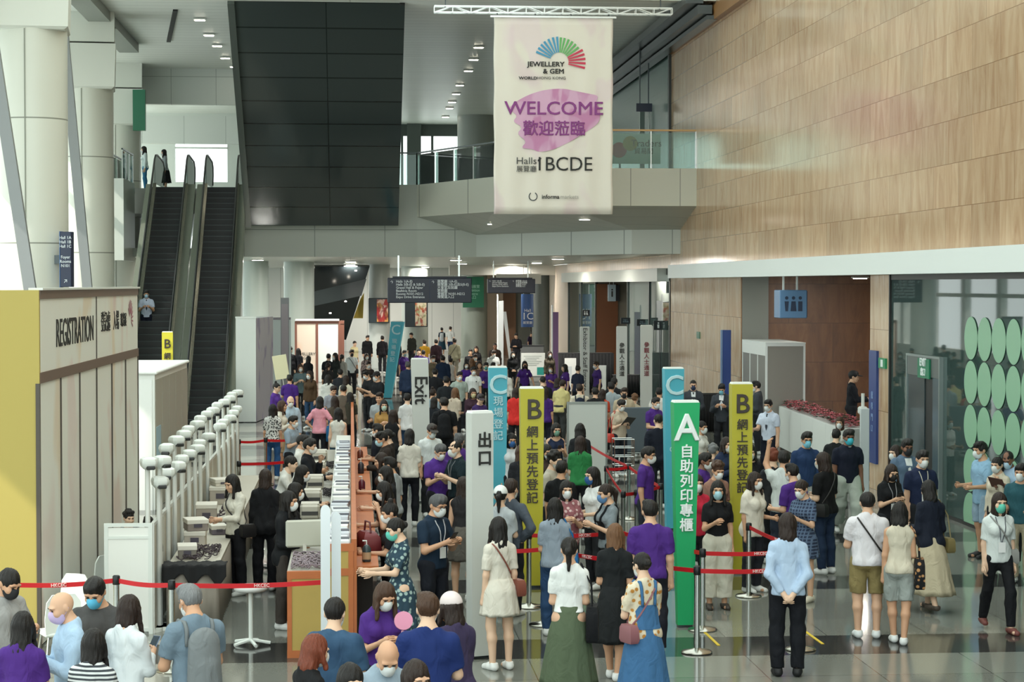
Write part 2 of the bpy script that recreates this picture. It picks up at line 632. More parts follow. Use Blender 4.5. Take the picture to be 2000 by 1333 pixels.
struct('wall_upper_left', MB().box(-12, -8.4, 99.5, 99.9, 7.5, 12.3).box(-5.9, -2.2, 99.5, 99.9, 7.5, 12.3).box(-8.4, -5.9, 99.5, 99.9, 11.25, 12.3).box(-8.4, -5.9, 99.5, 99.9, 7.5, 9.0), mat('#dbe3dd', 0.5))
struct('window_3_bar', MB().box(-8.4, -5.9, 99.45, 99.6, 10.6, 10.68), mat('#d6ddd8', 0.4))

# the far glazing of the upper floor, with its columns
gz = MB()
for k in range(9):
    x = -2.0 + k * 1.55
    gz.box(x - 0.06, x + 0.06, 105.5, 105.7, 7.5, 12.3)
gz.box(-2.2, XW, 105.5, 105.7, 11.7, 12.3).box(-2.2, XW, 105.5, 105.7, 8.6, 8.72).box(2.9, 3.6, 105.0, 105.8, 7.5, 12.3)
struct('window_4_frame', gz, mat('#59635f', 0.4))
struct('column_1', MB().cyl(6.15, 100, 7.5, 12.3, 0.95, n=40), mat('#98a09a', 0.4), smooth=True, sharp=40)

# upper right: ribbed green bulkhead, stone return, duct along the ceiling edge
struct('wall_upper_right', MB().box(XW, XW + 0.3, ya, 84, 7.5, 12.3), panel_mat('#56726a', 'yz', 30, 0.16, joint='#3d534d', gap=0.03, rough=0.25))
struct('trim_upper_right_post', MB().box(XW - 0.08, XW + 0.1, ya - 0.05, ya + 0.2, 7.5, 12.3), mat('#15201d', 0.4))
struct('wall_upper_right_end', MB().box(XW, XW + 0.3, 84, 107, 7.5, 12.3), mat('#b5ab97', 0.5))
pf = [at_x(1225, 112, XW - 0.5), at_x(1420, -12, XW - 0.5)]
dk = MB()
for dz, dx, w, h in ((0.0, 0.0, 0.5, 0.22), (-0.28, 0.3, 0.4, 0.25), (-0.5, 0.5, 0.3, 0.12)):
    dk.bar((XW - 0.75 + dx, 57.2, 12.1 + dz), (XW - 0.75 + dx, 88, 12.1 + dz), w, h)
o = dk.build('ceiling_duct', mat('#4a5152', 0.3, 0.4))
o['kind'] = 'structure'
struct('trim_duct_timber', MB().bar((XW - 0.1, 50, 11.75), (XW - 0.1, 66, 11.75), 0.2, 0.4), mat('#8a6236', 0.4))

# ---- ground floor: the far end under the balcony
struct('wall_far', MB().box(-14, XW + 0.6, 124, 124.4, 0, 5.1), panel_mat('#e0e4df', 'xz', 1.3, 6.0, joint='#aab0ab', gap=0.03, rough=0.4, off=(0.3, 0)))
x0, x1 = at_s(954, 600, 34.5).x, at_s(986, 600, 34.5).x
struct('wall_far_stone', MB().box(x0, x1, 117, 118.5, 0, 5.05), mat('#d9c6b3', 0.45))
struct('wall_far_timber', MB().box(x1, x1 + 0.75, 117.2, 118.5, 0, 5.05), mat('#8d6a52', 0.5))
struct('wall_far_grey', MB().box(x1 + 0.75, x1 + 1.6, 117.4, 118.5, 0, 5.05), mat('#6e736c', 0.5))
struct('wall_far_return', MB().box(at_s(1082, 600, 38).x, at_s(1108, 600, 38).x, 106, 108, 0, 4.4), mat('#d6cab9', 0.45))
struct('trim_far_beam', MB().box(5.0, XW, 104, 104.5, 4.55, 5.05).box(7.2, 9.4, 101, 101.4, 4.1, 4.6), mat('#e3e2da', 0.5))
for k, (px, s, r, cm) in enumerate(((499, 46, 0.55, '#b9c8c2'), (584, 45, 0.66, '#c3d0ca'), (741, 40, 0.52, '#d2d9d4'), (810, 36, 0.72, '#b6c0b8'), (926, 34.5, 0.75, '#8f998f'), (1062, 37, 0.62, '#6b716b'))):
    p = at_s(px, 560, s)
    cb = MB().cyl(p.x, p.y, 0, 5.06, r, n=40).cyl(p.x, p.y, 4.78, 4.86, r + 0.02, n=40).cyl(p.x, p.y, 0.0, 0.12, r + 0.02, n=40)
    struct('column_%d' % (k + 2), cb, mat(cm, 0.35), smooth=True, sharp=40)

# ---- left: drum columns with square collars, raking mullions, window wall
CW = panel_mat('#d3d6cb', 'xz', 30.0, 2.9, joint='#8b8f84', gap=0.035, rough=0.35, off=(0, 0.75))
for k, (px, s) in enumerate(((132.5, 83.0), (222, 63.9), (275.5, 52.0))):
    e = at_s(px, 300, s)
    r = 0.82
    cx, cy = e.x - r, e.y
    struct('column_%d' % (k + 8), MB().cyl(cx, cy, 0, 10.6, r, n=56), CW, smooth=True, sharp=40)
    jm = MB()
    for a in (-1.15, -0.05, 2.0):
        jm.box(cx + (r + 0.002) * math.sin(a) - 0.012, cx + (r + 0.002) * math.sin(a) + 0.012, cy - (r + 0.002) * math.cos(a) - 0.012, cy - (r + 0.002) * math.cos(a) + 0.012, 0, 10)
    struct('column_%d_joint' % (k + 8), jm, mat('#8b8f84', 0.6))
    cap = MB()
    cs, sn = math.cos(0.10), math.sin(0.10)
    sq = lambda h, z: [(cx + a * h * cs - b * h * sn, cy + a * h * sn + b * h * cs, z) for a, b in ((-1, -1), (1, -1), (1, 1), (-1, 1))]
    cap.loft([sq(0.78, 10.0), sq(0.86, 10.06), sq(0.90, 11.35)]).loft([sq(0.86, 11.40), sq(0.88, 14.0)])
    struct('column_%d_collar' % (k + 8), cap, mat('#d9ddd4', 0.45))
for k, (a, b, s) in enumerate((((-2, 165), (60, 572), 88), ((136, 190), (172, 575), 70))):
    p, q = at_s(*a, s), at_s(*b, s)
    d = q - p
    t0 = -(12.5 - p.z) / -d.z if d.z else 0
    p2 = p + d * ((12.5 - p.z) / d.z)
    q2 = p + d * ((0.0 - p.z) / d.z)
    struct('trim_mullion_%d' % (k + 1), MB().bar(p2, q2, 0.26, 0.20, (0, 1, 0)), mat('#85898a', 0.4, 0.3))
LW = mat('#dfe6e0', 0.5)
wl = MB()
XL = -11.5
wl.box(XL - 0.3, XL, 4, 124, 0, 0.6).box(XL - 0.3, XL, 4, 57, 10.2, 20).box(XL - 0.3, XL, 57, 124, 13.4, 20).box(XL - 0.3, XL, 56, 124, 12.0, 13.5)  # solid upper band shaped low to stop sun short of the crowd
for y in np.arange(4, 124, 6.0):
    wl.box(XL - 0.35, XL, y, y + 0.7, 0, 14)
for z in (3.4, 6.6, 9.8):
    wl.box(XL - 0.25, XL - 0.05, 4, 124, z, z + 0.2)
struct('wall_left', wl, LW)

# ---- unseen louvres added over the hall to block sun but pass sky light
rf = MB()
for x in np.arange(XL, XW + 0.5, 1.9):
    rf.box(x, x + 0.08, -6, yf, 18.0, 20.0)
struct('sun_blocking_louvres', rf, mat('#e8ece8', 0.6))

# ---- downlights in the ceilings (each a fitting with its lamp)
LAMP = mat('#fff4e0', 0.5, emit=9.0)


def downlight(p, label, group, w=0.3, power=0):
    t = thing('ceiling_downlight', label, 'ceiling light', p, 0, group)
    MB().box(-w / 2 - 0.04, w / 2 + 0.04, -0.14, 0.14, -0.02, 0.02).build('frame', WHITE, t)
    MB().box(-w / 2, w / 2, -0.1, 0.1, -0.035, -0.02).build('lens', LAMP, t)
    if power:
        ld = bpy.data.lights.new('downlight_lamp', 'AREA')
        ld.energy = power
        ld.size = 0.6
        ld.color = (1.0, 0.93, 0.84)
        lo = bpy.data.objects.new('downlight_lamp', ld)
        lo.location = (0, 0, -0.06)
        lo.parent = t
        COL.objects.link(lo)
    return t


for px, py in ((935, 92), (925, 116), (915, 138), (898, 166), (891, 183), (883, 199), (878, 211), (870, 228)):
    downlight(at_z(px, py, 12.26), 'small bright downlight in the diagonal row on the upper ceiling', 'downlights on the upper ceiling')
for px, py in ((390, 38), (408, 68), (424, 89), (440, 113), (458, 130)):
    downlight(at_z(px, py, 12.26), 'small downlight in the ceiling left of the black glass slab', 'downlights left of the slab')
for px, py, ww in ((962, 437, 'left of'), (1142, 428, 'right under')):
    p = at_z(px, py, 6.13)
    downlight(p, 'bright downlight in the balcony soffit %s the hanging welcome banner' % ww, 'ceiling light')
for x, y in ((-8, 80), (-3.5, 78), (0, 84), (4, 78), (7.5, 74), (-5, 94), (0, 98), (5, 92), (8, 88), (-6, 110), (-1, 112), (4, 110), (8.2, 104), (2, 119)):
    downlight((x, y, 5.02), 'round-the-clock downlight in the low metal ceiling under the balcony', 'downlights under the balcony', 0.4, 160)
for x, y in ((12.6, 50), (13.2, 44)):
    downlight((x, y, 4.26), 'downlight in the ceiling of the brown stone recess', 'recess downlights', 0.3, 22)

# ================================================================ THINGS: hall fittings
def frame_pts(a, b, y):
    return at_y(*a, y), at_y(*b, y)


# ---- the dark glossy slab sloping down from the ceiling
def slab_mat():
    m = panel_mat('#4a5454', 'xz', 2.9, 0.62, joint='#2c3333', gap=0.035, rough=0.14, off=(3.6, 0.1), var=0.05, metal=0.3)
    t = NT(m)
    tc = t.n('ShaderNodeTexCoord')
    mp = t.n('ShaderNodeMapping')
    mp.inputs['Scale'].default_value = (1.3, 0.1, 0.35)
    t.l(tc.outputs['Object'], mp.inputs['Vector'])
    no = t.n('ShaderNodeTexNoise', i_Scale=1.0, i_Detail=2.0)
    t.l(mp.outputs[0], no.inputs['Vector'])
    bu = t.n('ShaderNodeBump', i_Strength=0.25, i_Distance=0.05)
    t.l(no.outputs['Fac'], bu.inputs['Height'])
    t.l(bu.outputs[0], t.b.inputs['Normal'])
    return m


SLABM = slab_mat()
tl, tr = at_y(455, 3, 60), at_y(791, 3, 60)
bl, br_ = at_y(489, 441, 71.4), at_y(778, 441, 71.4)
sm = MB().prism([tl, tr, br_, bl], (0, 0.35, 0.25))
o = sm.build('glossy_slab', SLABM)
SLABO = tag(o, 'huge dark glossy tiled slab sloping up from the balcony edge to the ceiling', 'slab')
MB().bar(tl + Vector((-0.06, 0, 0)), bl + Vector((-0.06, 0, 0)), 0.16, 0.2, (1, 0, 0)).build('side_trim', mat('#7b8480', 0.25, 0.6), o)

a = [at_s(610, 521, 41), at_s(722, 521, 41), at_s(676, 664, 40), at_s(610, 664, 40)]
o = MB().prism(a, (0, 0.6, 0.1)).build('raked_dark_panel', mat('#22282a', 0.15))
tag(o, 'dark raked underside panel with a slanting right edge behind the far booths', 'panel')
b = [at_s(612, 570, 41.2), at_s(716, 545, 41.2), at_s(706, 578, 41.2), at_s(614, 598, 41.2)]
MB().prism(b, (0, -0.02, 0)).build('lighter_band', mat('#3d4547', 0.2), o)
for px, py in ((695, 530), (675, 590), (645, 613)):
    p = at_s(px, py, 41.06)
    t = thing('spot_lamp', 'tiny bright spot lamp on the dark raked panel at the far left', 'lamp', p, 0, 'spot lamps on the raked panel')
    MB().lathe([(0.045, 0), (0.06, 0.02), (0.03, 0.06)], n=12).build('lens', LAMP, t)

# ---- hanging banner and its truss
SB = 70.0
YB = at_s(1080, 200, SB).y
bp = lambda px, py, dy=0.0: at_y(px, py, YB) + Vector((0, -dy, 0))
tl, br_ = bp(964.5, 33), bp(1196, 419)
bw, bh = br_.x - tl.x, tl.z - br_.z
ban = thing('welcome_banner', 'tall off-white banner reading WELCOME with a purple brush mark, hung from a truss', 'banner', (tl.x, YB, br_.z))
nx, nz = 48, 24
g = MB()
vv = [(bw * i / nx + 0.01 * math.sin(k * 0.9) * (i in (0, nx)), 0.014 * math.sin(i * 0.62 + 0.3 * math.sin(k * 0.5)) * (0.3 + 0.7 * (1 - k / nz)) - 0.0, bh * k / nz) for k in range(nz + 1) for i in range(nx + 1)]
g.add(vv, [(k * (nx + 1) + i, k * (nx + 1) + i + 1, (k + 1) * (nx + 1) + i + 1, (k + 1) * (nx + 1) + i) for k in range(nz) for i in range(nx)])
cloth = g.build('cloth', wash_mat('#e9e4d8', [('#dcc0cc', 0.45), ('#e4cfd6', 0.5)], 0.7, 0.7, 'xz', 0.56), ban, smooth=True)
so = cloth.modifiers.new('thickness', 'SOLIDIFY')
so.thickness = 0.012
L2 = lambda px, py, d=0.03: (bp(px, py).x - tl.x, -d, bp(px, py).z - br_.z)
blot = [(1000, 205), (1012, 196), (1035, 184), (1066, 175), (1100, 173), (1118, 177), (1148, 183), (1170, 187), (1163, 200), (1172, 212), (1172, 236), (1160, 248), (1138, 262), (1112, 278), (1080, 293), (1052, 298), (1040, 291), (1016, 290), (1030, 276), (1008, 262), (1022, 248), (1000, 238), (1012, 226), (992, 214)]
for _ in range(3):
    blot = [((a[0] * w0 + b[0] * (1 - w0)), (a[1] * w0 + b[1] * (1 - w0))) for a, b in zip(blot, blot[1:] + blot[:1]) for w0 in (0.75, 0.25)]
MB().prism([L2(*q, 0.026) for q in blot], (0, -0.002, 0)).build('brush_mark', wash_mat('#cf9cbf', [('#c583ae', 0.8), ('#dcb4cf', 0.8)], 1.6, 0.7, 'xz', 0.46), ban)
INK = mat('#20211f', 0.6)
PUR = mat('#8a3f86', 0.6)
GREY = mat('#4c4d4a', 0.6)
text('WELCOME', 0.52, L2(1082, 213, 0.04), PUR, ban, bold=0.006, sx=1.1)
text('歡迎蒞臨', 0.44, L2(1082, 253, 0.04), PUR, ban, bold=0.008)
text('JEWELLERY', 0.185, L2(1066, 126, 0.04), INK, ban, bold=0.005, sx=1.12)
text('& GEM', 0.185, L2(1081, 140, 0.04), INK, ban, bold=0.005, sx=1.1)
text('WORLD', 0.11, L2(1031, 153, 0.04), INK, ban, bold=0.004, sx=1.25)
text('HONG KONG', 0.11, L2(1077, 153, 0.04), GREY, ban, sx=1.15)
text('Halls', 0.27, L2(1028, 315, 0.04), GREY, ban, sx=1.1)
text('展覽廳', 0.19, L2(1028, 331, 0.04), GREY, ban)
text('1BCDE', 0.55, L2(1101, 322, 0.04), INK, ban, sx=0.98)
MB().prism([L2(*q, 0.04) for q in ((1053.5, 309), (1058, 309), (1051, 316), (1049.5, 313.5))], (0, -0.003, 0)).build('figure_flag', INK, ban)
text('informa', 0.16, L2(1075, 385, 0.04), INK, ban, bold=0.003)
text('markets', 0.16, L2(1112, 385, 0.04), mat('#b3b0a8', 0.6), ban)
ring = MB()
for k in range(20):
    a0, a1 = 0.5 + 5.2 * k / 20, 0.5 + 5.2 * (k + 1) / 20
    c = Vector(L2(1041, 384, 0.035))
    q = lambda a, r: c + Vector((math.sin(a) * r, 0, math.cos(a) * r))
    ring.prism([q(a0, 0.125), q(a1, 0.125), q(a1, 0.10), q(a0, 0.10)], (0, -0.002, 0))
ring.build('ring_logo', mat('#3c4247', 0.6), ban)
for name, col, angs, r0, r1 in (('blue_rays', '#4a9cc4', [157, 147, 137, 127, 116, 105, 95], 0.26, 0.70), ('green_rays', '#6bb86a', [86, 77, 67, 57, 47, 37], 0.26, 0.68), ('red_rays', '#cc3a56', [27, 17, 7, -3, -13], 0.26, 0.74)):
    m = MB()
    for a in angs:
        c = Vector(L2(1092, 121, 0.035))
        d = Vector((math.cos(math.radians(a)), 0, math.sin(math.radians(a))))
        n = Vector((-d.z, 0, d.x)) * 0.032
        m.prism([c + d * r0 - n * 0.5, c + d * r1 - n, c + d * r1 + n, c + d * r0 + n * 0.5], (0, -0.002, 0))
    m.build(name, mat(col, 0.6), ban)
MB().bar((-0.1, 0, bh + 0.015), (bw + 0.1, 0, bh + 0.015), 0.05, 0.05).build('top_rail', STEEL, ban)
hk = MB()
for x in (0.1, bw * 0.35, bw * 0.65, bw - 0.1):
    hk.box(x - 0.01, x + 0.01, -0.01, 0.01, bh, bh + 0.14)
hk.build('hooks', DKSTEEL, ban)
t0, t1 = bp(848, 12), bp(1312, 29)
tx0, tx1, tz1, tz0 = t0.x, t1.x, t0.z, t1.z
tr = thing('lighting_truss', 'long silver lattice truss carrying the welcome banner below the ceiling edge', 'truss', (tx0, YB + 0.02, tz0))
W_, H_ = tx1 - tx0, tz0 - tz0 + (tz1 - tz0)
ch = MB()
for y in (-0.12, 0.12):
    for z in (0, H_):
        ch.bar((0, y, z), (W_, y, z), 0.035, 0.035)
ch.build('chords', STEEL, tr)
lc = MB()
n = 13
for k in range(n + 1):
    x = W_ * k / n
    for y in (-0.12, 0.12):
        lc.bar((x, y, 0), (x, y, H_), 0.022, 0.022, (0, 1, 0))
        if k < n:
            lc.bar((x, y, H_ if k % 2 else 0), (x + W_ / n, y, 0 if k % 2 else H_), 0.022, 0.022, (0, 1, 0))
lc.build('lattice', STEEL, tr)
MB().box(0.3, 0.33, -0.015, 0.015, H_, 18.0 - tz0).box(W_ - 0.33, W_ - 0.3, -0.015, 0.015, H_, 18.0 - tz0).build('hangers', DKSTEEL, tr)

# ---- escalators
def escalator(xb, xt, yb_, yt, zt, label):
    run, rise = yt - yb_, zt
    e = thing('escalator', label, 'escalator', (xb, yb_, 0))
    P = lambda x, t, dz=0.0: (x + (xt - xb) * t, run * t, rise * t + dz)
    n = 38
    sp = MB()
    d, h = run / n, rise / n
    sp.box(-0.5, 0.5, 0, d + 0.04, -0.3, 0.0)
    sp.box(-0.5, 0.5, -0.006, 0.045, -0.02, 0.005)
    me = sp.mesh('step')
    me.materials.append(mat('#0a0e0f', 0.5))
    me.materials.append(mat('#2b3434', 0.4, 0.2))
    for pl in me.polygons:
        if min(me.vertices[i].co.z for i in pl.vertices) > -0.05 and max(me.vertices[i].co.y for i in pl.vertices) < 0.06:
            pl.material_index = 1
    for k in range(n):
        s_ = bpy.data.objects.new('step', me)
        s_.location = (P(0, k / n)[0], d * k, h * (k + 1) - 0.02)
        COL.objects.link(s_)
        s_.parent = e
    for s in (-1, 1):
        x = s * 0.56
        MB().prism([P(x - 0.02, 0, 0.12), P(x - 0.02, 1, 0.12), P(x - 0.02, 1, 0.92), P(x - 0.02, 0, 0.92)], (0.02, 0, 0)).build('glass_balustrade', glass_mat('#bcd8d0', 0.28), e)
        MB().prism([P(x - s * 0.06, 0, -0.35), P(x - s * 0.06, 1, -0.35), P(x - s * 0.06, 1, 0.14), P(x - s * 0.06, 0, 0.14)], (s * 0.10, 0, 0)).build('skirt_panel', mat('#b9b5a6', 0.25, 0.8), e)
        top = [P(x, -0.06, 0.25), P(x, -0.085, 0.6), P(x, -0.05, 0.93), P(x, 0, 0.97)] + [P(x, 1, 0.97)]
        q = Vector(P(x, 1, 0.97))
        top += [tuple(q + Vector((0, 0.4, 0.16))), tuple(q + Vector((0, 1.0, 0.2))), tuple(q + Vector((0, 3.2, 0.1))), tuple(q + Vector((0, 3.6, -0.1))), tuple(q + Vector((0, 3.65, -0.4))), tuple(q + Vector((0, 3.4, -0.75)))]
        MB().tube(top, 0.034, 8).build('handrail', mat('#15191a', 0.4), e, smooth=True)
        MB().prism([tuple(q + Vector((-0.01, 0, -0.85))), tuple(q + Vector((-0.01, 3.5, -0.85))), tuple(q + Vector((-0.01, 3.5, 0.0))), tuple(q + Vector((-0.01, 0.6, 0.16))), tuple(q + Vector((-0.01, 0, -0.02)))], (0.02, 0, 0)).build('end_glass', glass_mat('#bcd8d0', 0.28), e)
        MB().box(min(x, x + s * 0.24), max(x, x + s * 0.24), -0.9, 0.0, 0.0, 0.15).prism([P(x + s * 0.04, 0, -0.3), P(x + s * 0.04, 1, -0.3), P(x + s * 0.04, 1, 0.10), P(x + s * 0.04, 0, 0.10)], (s * 0.26, 0, 0)).build('deck_panel', mat('#9aa093', 0.25, 0.7), e)
    MB().prism([P(-0.8, 0.0, -0.6), P(-0.8, 1, -0.6), P(-0.8, 1, -0.36), P(-0.8, 0.0, -0.36)], (1.6, 0, 0)).build('truss_casing', mat('#6f7874', 0.3, 0.6), e)
    MB().box(-0.75, 0.75, -1.6, 0.0, 0.0, 0.02).build('landing_plate', mat('#5d6462', 0.3, 0.8), e)
    return e


_b, _t = at_s(301, 690, 63.4), at_s(341, 362, 54.6)
_sx = lambda y: _t.x + (_b.x - _t.x) * (_t.y - y) / (_t.y - _b.y)
print('esc', _b, _t)
_c, _d = at_s(403, 815, 66.8), at_s(438.5, 362, 54.6)
print('esc', _c, _d)
escalator(_sx(59.7), _t.x, 59.7, 72.6, 7.5, 'left escalator, a uniformed guard riding down its dark steps')
escalator(_c.x, _d.x, 59.7, 72.6, 7.5, 'right escalator with empty dark steps beside the glossy slab')

# landing parapet and glass balustrades on the upper floor
p0 = at_s(241, 347, 58)
struct('wall_landing_parapet', MB().box(p0.x - 0.9, p0.x + 0.0, p0.y, p0.y + 0.3, 4.9, 7.66).box(p0.x - 0.1, p0.x, p0.y, 73.5, 4.9, 7.66), mat('#c6ccc4', 0.5))
struct('floor_landing', MB().box(-14, p0.x, p0.y + 0.3, 73.6, 7.3, 7.5), mat('#8d8f87', 0.3))
struct('ceiling_landing', MB().box(-14, p0.x, p0.y + 0.3, 73.6, 5.0, 5.2), OFFW)


def balustrade(pts, z0, h, label, rail='#3a4442', panes=4, post=True):
    t = thing('glass_balustrade', label, 'balustrade', (*pts[0], z0))
    o0 = Vector((*pts[0], 0))
    for (xa, ya_), (xb, yb_) in zip(pts, pts[1:]):
        A, B = Vector((xa, ya_, 0)) - o0, Vector((xb, yb_, 0)) - o0
        nrm = Vector((-(B - A).y, (B - A).x, 0)).normalized() * 0.02
        for k in range(panes):
            a, b = A.lerp(B, k / panes + 0.008), A.lerp(B, (k + 1) / panes - 0.008)
            MB().prism([a, b, b + Vector((0, 0, h - 0.06)), a + Vector((0, 0, h - 0.06))], nrm).build('glass_pane', glass_mat('#d9ece6', 0.09), t)
        MB().bar(A + Vector((0, 0, h)), B + Vector((0, 0, h)), 0.06, 0.05).build('top_rail', mat(rail, 0.3, 0.5), t)
        if post:
            m = MB()
            for k in range(panes + 1):
                a = A.lerp(B, k / panes)
                m.bar(a + Vector((0, 0.03, 0)), a + Vector((0, 0.03, h)), 0.03, 0.03, (0, 1, 0))
            m.build('posts', STEEL, t)
    return t


balustrade([(p0.x - 0.75, p0.y + 0.05), (p0.x - 0.75, p0.y + 0.06 + 8)], 7.66, 1.0, 'glass balustrade on the landing left of the escalators', panes=5)
balustrade([(p0.x - 0.05, p0.y + 0.1), (p0.x - 0.05, 73.4)], 7.66, 1.0, 'short glass balustrade along the landing beside the left escalator', panes=3)
balustrade([(-2.0, 72.15), (2.33, 72.15), (4.64, 66.5), (6.3, 61.3)], 7.58, 1.12, 'curving glass balustrade on the balcony left of the welcome banner', panes=4)
balustrade([(6.3, 61.32), (XW, 61.32)], 7.58, 1.15, 'glass balustrade with brass rail at the right end of the balcony', rail='#b08b5a', panes=3)
# poster panel behind the right balustrade
q0, q1 = at_y(1190, 320, 62.2), at_y(1290, 262, 62.2)
t = thing('lounge_poster', 'pale poster with a red and a gold disc reading Traders behind the balcony glass', 'poster', (q0.x, 62.2, q0.z))
w, h = q1.x - q0.x, q1.z - q0.z
MB().box(0, w, 0, 0.05, 0, h).build('board', mat('#c9d2c9', 0.5), t)
MB().box(0.3, 0.36, 0.05, 0.1, 7.5 - q0.z, h * 0.9).box(w - 0.36, w - 0.3, 0.05, 0.1, 7.5 - q0.z, h * 0.9).build('legs', DKSTEEL, t)
MB().disc((0.30, -0.004, 0.42), (1, 0, 0), (0, 0, 1), 0.235).build('red_disc', mat('#b3252b', 0.5), t)
MB().disc((0.64, -0.010, 0.62), (1, 0, 0), (0, 0, 1), 0.225).build('gold_disc', mat('#b49a4a', 0.5), t)
text('Traders', 0.3, (1.14, -0.01, 0.62), INK, t)
text('貿易間', 0.2, (1.06, -0.01, 0.38), INK, t)
for k, (a, b, c, d) in enumerate(((1243, 202, 1274, 218), (1276, 183, 1308, 205), (1292, 170, 1312, 182))):
    A, B = at_s(a, d, 58 - 2 * k), at_s(c, b, 58 - 2 * k)
    o = MB().box(A.x, B.x, A.y, A.y + 0.1, A.z, B.z).build('hall_sign', NAVY)
    tag(o, ('lowest of three', 'middle of three', 'topmost of three')[k] + ' navy signs stepped up in front of the green ribbed wall', 'sign', 'navy signs on the upper floor')
    MB().box(A.x + 0.1, A.x + 0.14, A.y + 0.02, A.y + 0.06, B.z, 12.32).box(B.x - 0.14, B.x - 0.1, A.y + 0.02, A.y + 0.06, B.z, 12.32).build('hanging_rods', DKSTEEL, o)
for k, (px, s) in enumerate(((1250, 56), (1268, 56), (1284, 55), (1302, 57))):
    A = at_s(px, 320, s)
    o = MB().box(A.x, A.x + 0.16, A.y, A.y + 0.16, 7.5, at_s(px, 205 + 8 * (k % 2), s).z).build('square_post', mat(('#7d8c85', '#a5b0aa', '#6b7a74', '#c4d0cc')[k], 0.3))
    tag(o, ('grey green', 'pale grey', 'dark grey', 'almost white')[k] + ' square post standing behind the balcony by the green ribbed wall', 'post')

# ---- the blue direction blade on the first column
A = at_s(131, 507, 84.2)
t = thing('direction_sign', 'narrow navy direction sign with white lines, fixed on the nearest white column', 'sign', (A.x, A.y, A.z), math.radians(-18))
MB().box(-0.14, 0.14, -0.08, 0.08, -0.64, 0.64, 0.01).build('box', NAVY, t)
MB().box(-0.15, -0.14, -0.09, 0.09, -0.65, 0.65).build('edge', mat('#4f76a8', 0.3), t)
MB().box(-0.35, -0.05, 0.06, 0.16, -0.1, 0.1).build('bracket', DKSTEEL, t)
text('Hall 1A\nHall 1B\nHall 1C', 0.10, (0.0, -0.085, 0.40), mat('#dfe6ea', 0.5), t)
text('Foyer\nRooms\nN101', 0.10, (0.0, -0.085, -0.05), mat('#dfe6ea', 0.5), t)
text('↗', 0.14, (0.0, -0.085, -0.5), mat('#dfe6ea', 0.5), t)
A = at_s(278, 215, 53)
o = MB().box(A.x - 0.35, A.x + 0.1, A.y, A.y + 0.3, A.z - 0.75, A.z + 0.75).build('green_notice', mat('#1d6a4c', 0.4))
tag(o, 'green notice blade high on the third white column above the landing', 'sign')

# ---- big hanging direction signs
def hang_sign(px0, py0, px1, py1, s, label, lines, top=5.06, split=True, rows=6):
    A, B = at_s(px0, py1, s), at_s(px1, py0, s)
    w, h = B.x - A.x, B.z - A.z
    t = thing('direction_sign', label, 'sign', (A.x, A.y, A.z))
    MB().box(0, w, 0, 0.18, 0, h, 0.02).build('panel', mat('#141d33', 0.3), t)
    MB().box(w * 0.12, w * 0.14, 0.07, 0.11, h, top - A.z).box(w * 0.84, w * 0.86, 0.07, 0.11, h, top - A.z).build('rods', STEEL, t)
    MB().box(w * 0.06, w * 0.94, 0.03, 0.15, h, h + 0.05).build('top_bar', mat('#0f1626', 0.3), t)
    if split:
        MB().box(w * 0.497, w * 0.503, -0.006, 0.0, 0.02, h - 0.02).build('joint', mat('#2b3654', 0.4), t)
    WT = mat('#e8edf0', 0.5)
    for c, body in enumerate(lines):
        text('↑', h * 0.17, (w * (0.05 + 0.49 * c), -0.01, h * 0.82), WT, t, valign='CENTER')
        text(body, h * 0.135, (w * (0.10 + 0.49 * c), -0.01, h * 0.92), WT, t, align='LEFT', valign='TOP', line=0.92, bold=0.004)
    return t


hang_sign(757, 543, 922, 592, 58, 'large navy direction sign hanging under the balcony, lists of halls in two languages', ('Halls 1(A-E)\nHalls 3(B-E) & 5(B-E)\nGrand Hall & Foyer\nBauhinia Room\nRooms N101-N212\nExpo Drive Entrance', '展覽廳 1(A-E)\n展覽廳 3(B-E)及5(B-E)\n大會堂及前廳\n君爵廳\n會議室 N101-N212\n博覽道入口'))
hang_sign(952, 545, 1046, 573, 47, 'smaller navy direction sign hanging further back, right of the green column board', ('Halls 1(A-E)\nGrand Hall & Foyer\nRooms N101-N212\nExpo Drive Entrance', '展覽廳 1(A-E)\n大會堂及前廳\n會議室 N101\n博覽道入口'))
A, B = at_s(904, 601, 34.85), at_s(945, 541, 34.85)
t = thing('green_board', 'green board with white text on the broad grey column behind the large navy sign', 'sign', (A.x, A.y - 0.05, A.z))
MB().box(0, B.x - A.x, 0, 0.1, 0, B.z - A.z).build('panel', mat('#17674a', 0.4), t)
text('會議展覽\nExhibition\nCentre\n入口', 0.2, (0.55, -0.01, (B.z - A.z) / 2), mat('#9fd0bb', 0.5), t)
# Hall 1C banner round the far right column
A = at_s(1030, 607, 38.5)
t = thing('hall_banner', 'blue curved banner reading Hall 1C on the far column', 'sign', (A.x, A.y, A.z))
cur = [(0.34 * math.sin(a), -0.34 * math.cos(a) + 0.2) for a in np.linspace(-1.2, 1.2, 12)]
MB().prism([(x, y, -0.84) for x, y in cur] + [(x * 0.94, y * 0.94 + 0.02, -0.84) for x, y in cur[::-1]], (0, 0, 1.68)).build('panel', mat('#24508e', 0.4), t, smooth=True, sharp=50)
MB().box(-0.2, -0.17, 0.1, 0.13, 0.8, 5.06 - A.z).box(0.17, 0.2, 0.1, 0.13, 0.8, 5.06 - A.z).build('rods', STEEL, t)
text('Hall', 0.22, (0, -0.16, 0.0), mat('#e6ecf2', 0.5), t)
text('1C', 0.5, (0, -0.16, -0.30), mat('#e6ecf2', 0.5), t)
text('展覽廳', 0.16, (0, -0.16, -0.62), mat('#e6ecf2', 0.5), t)


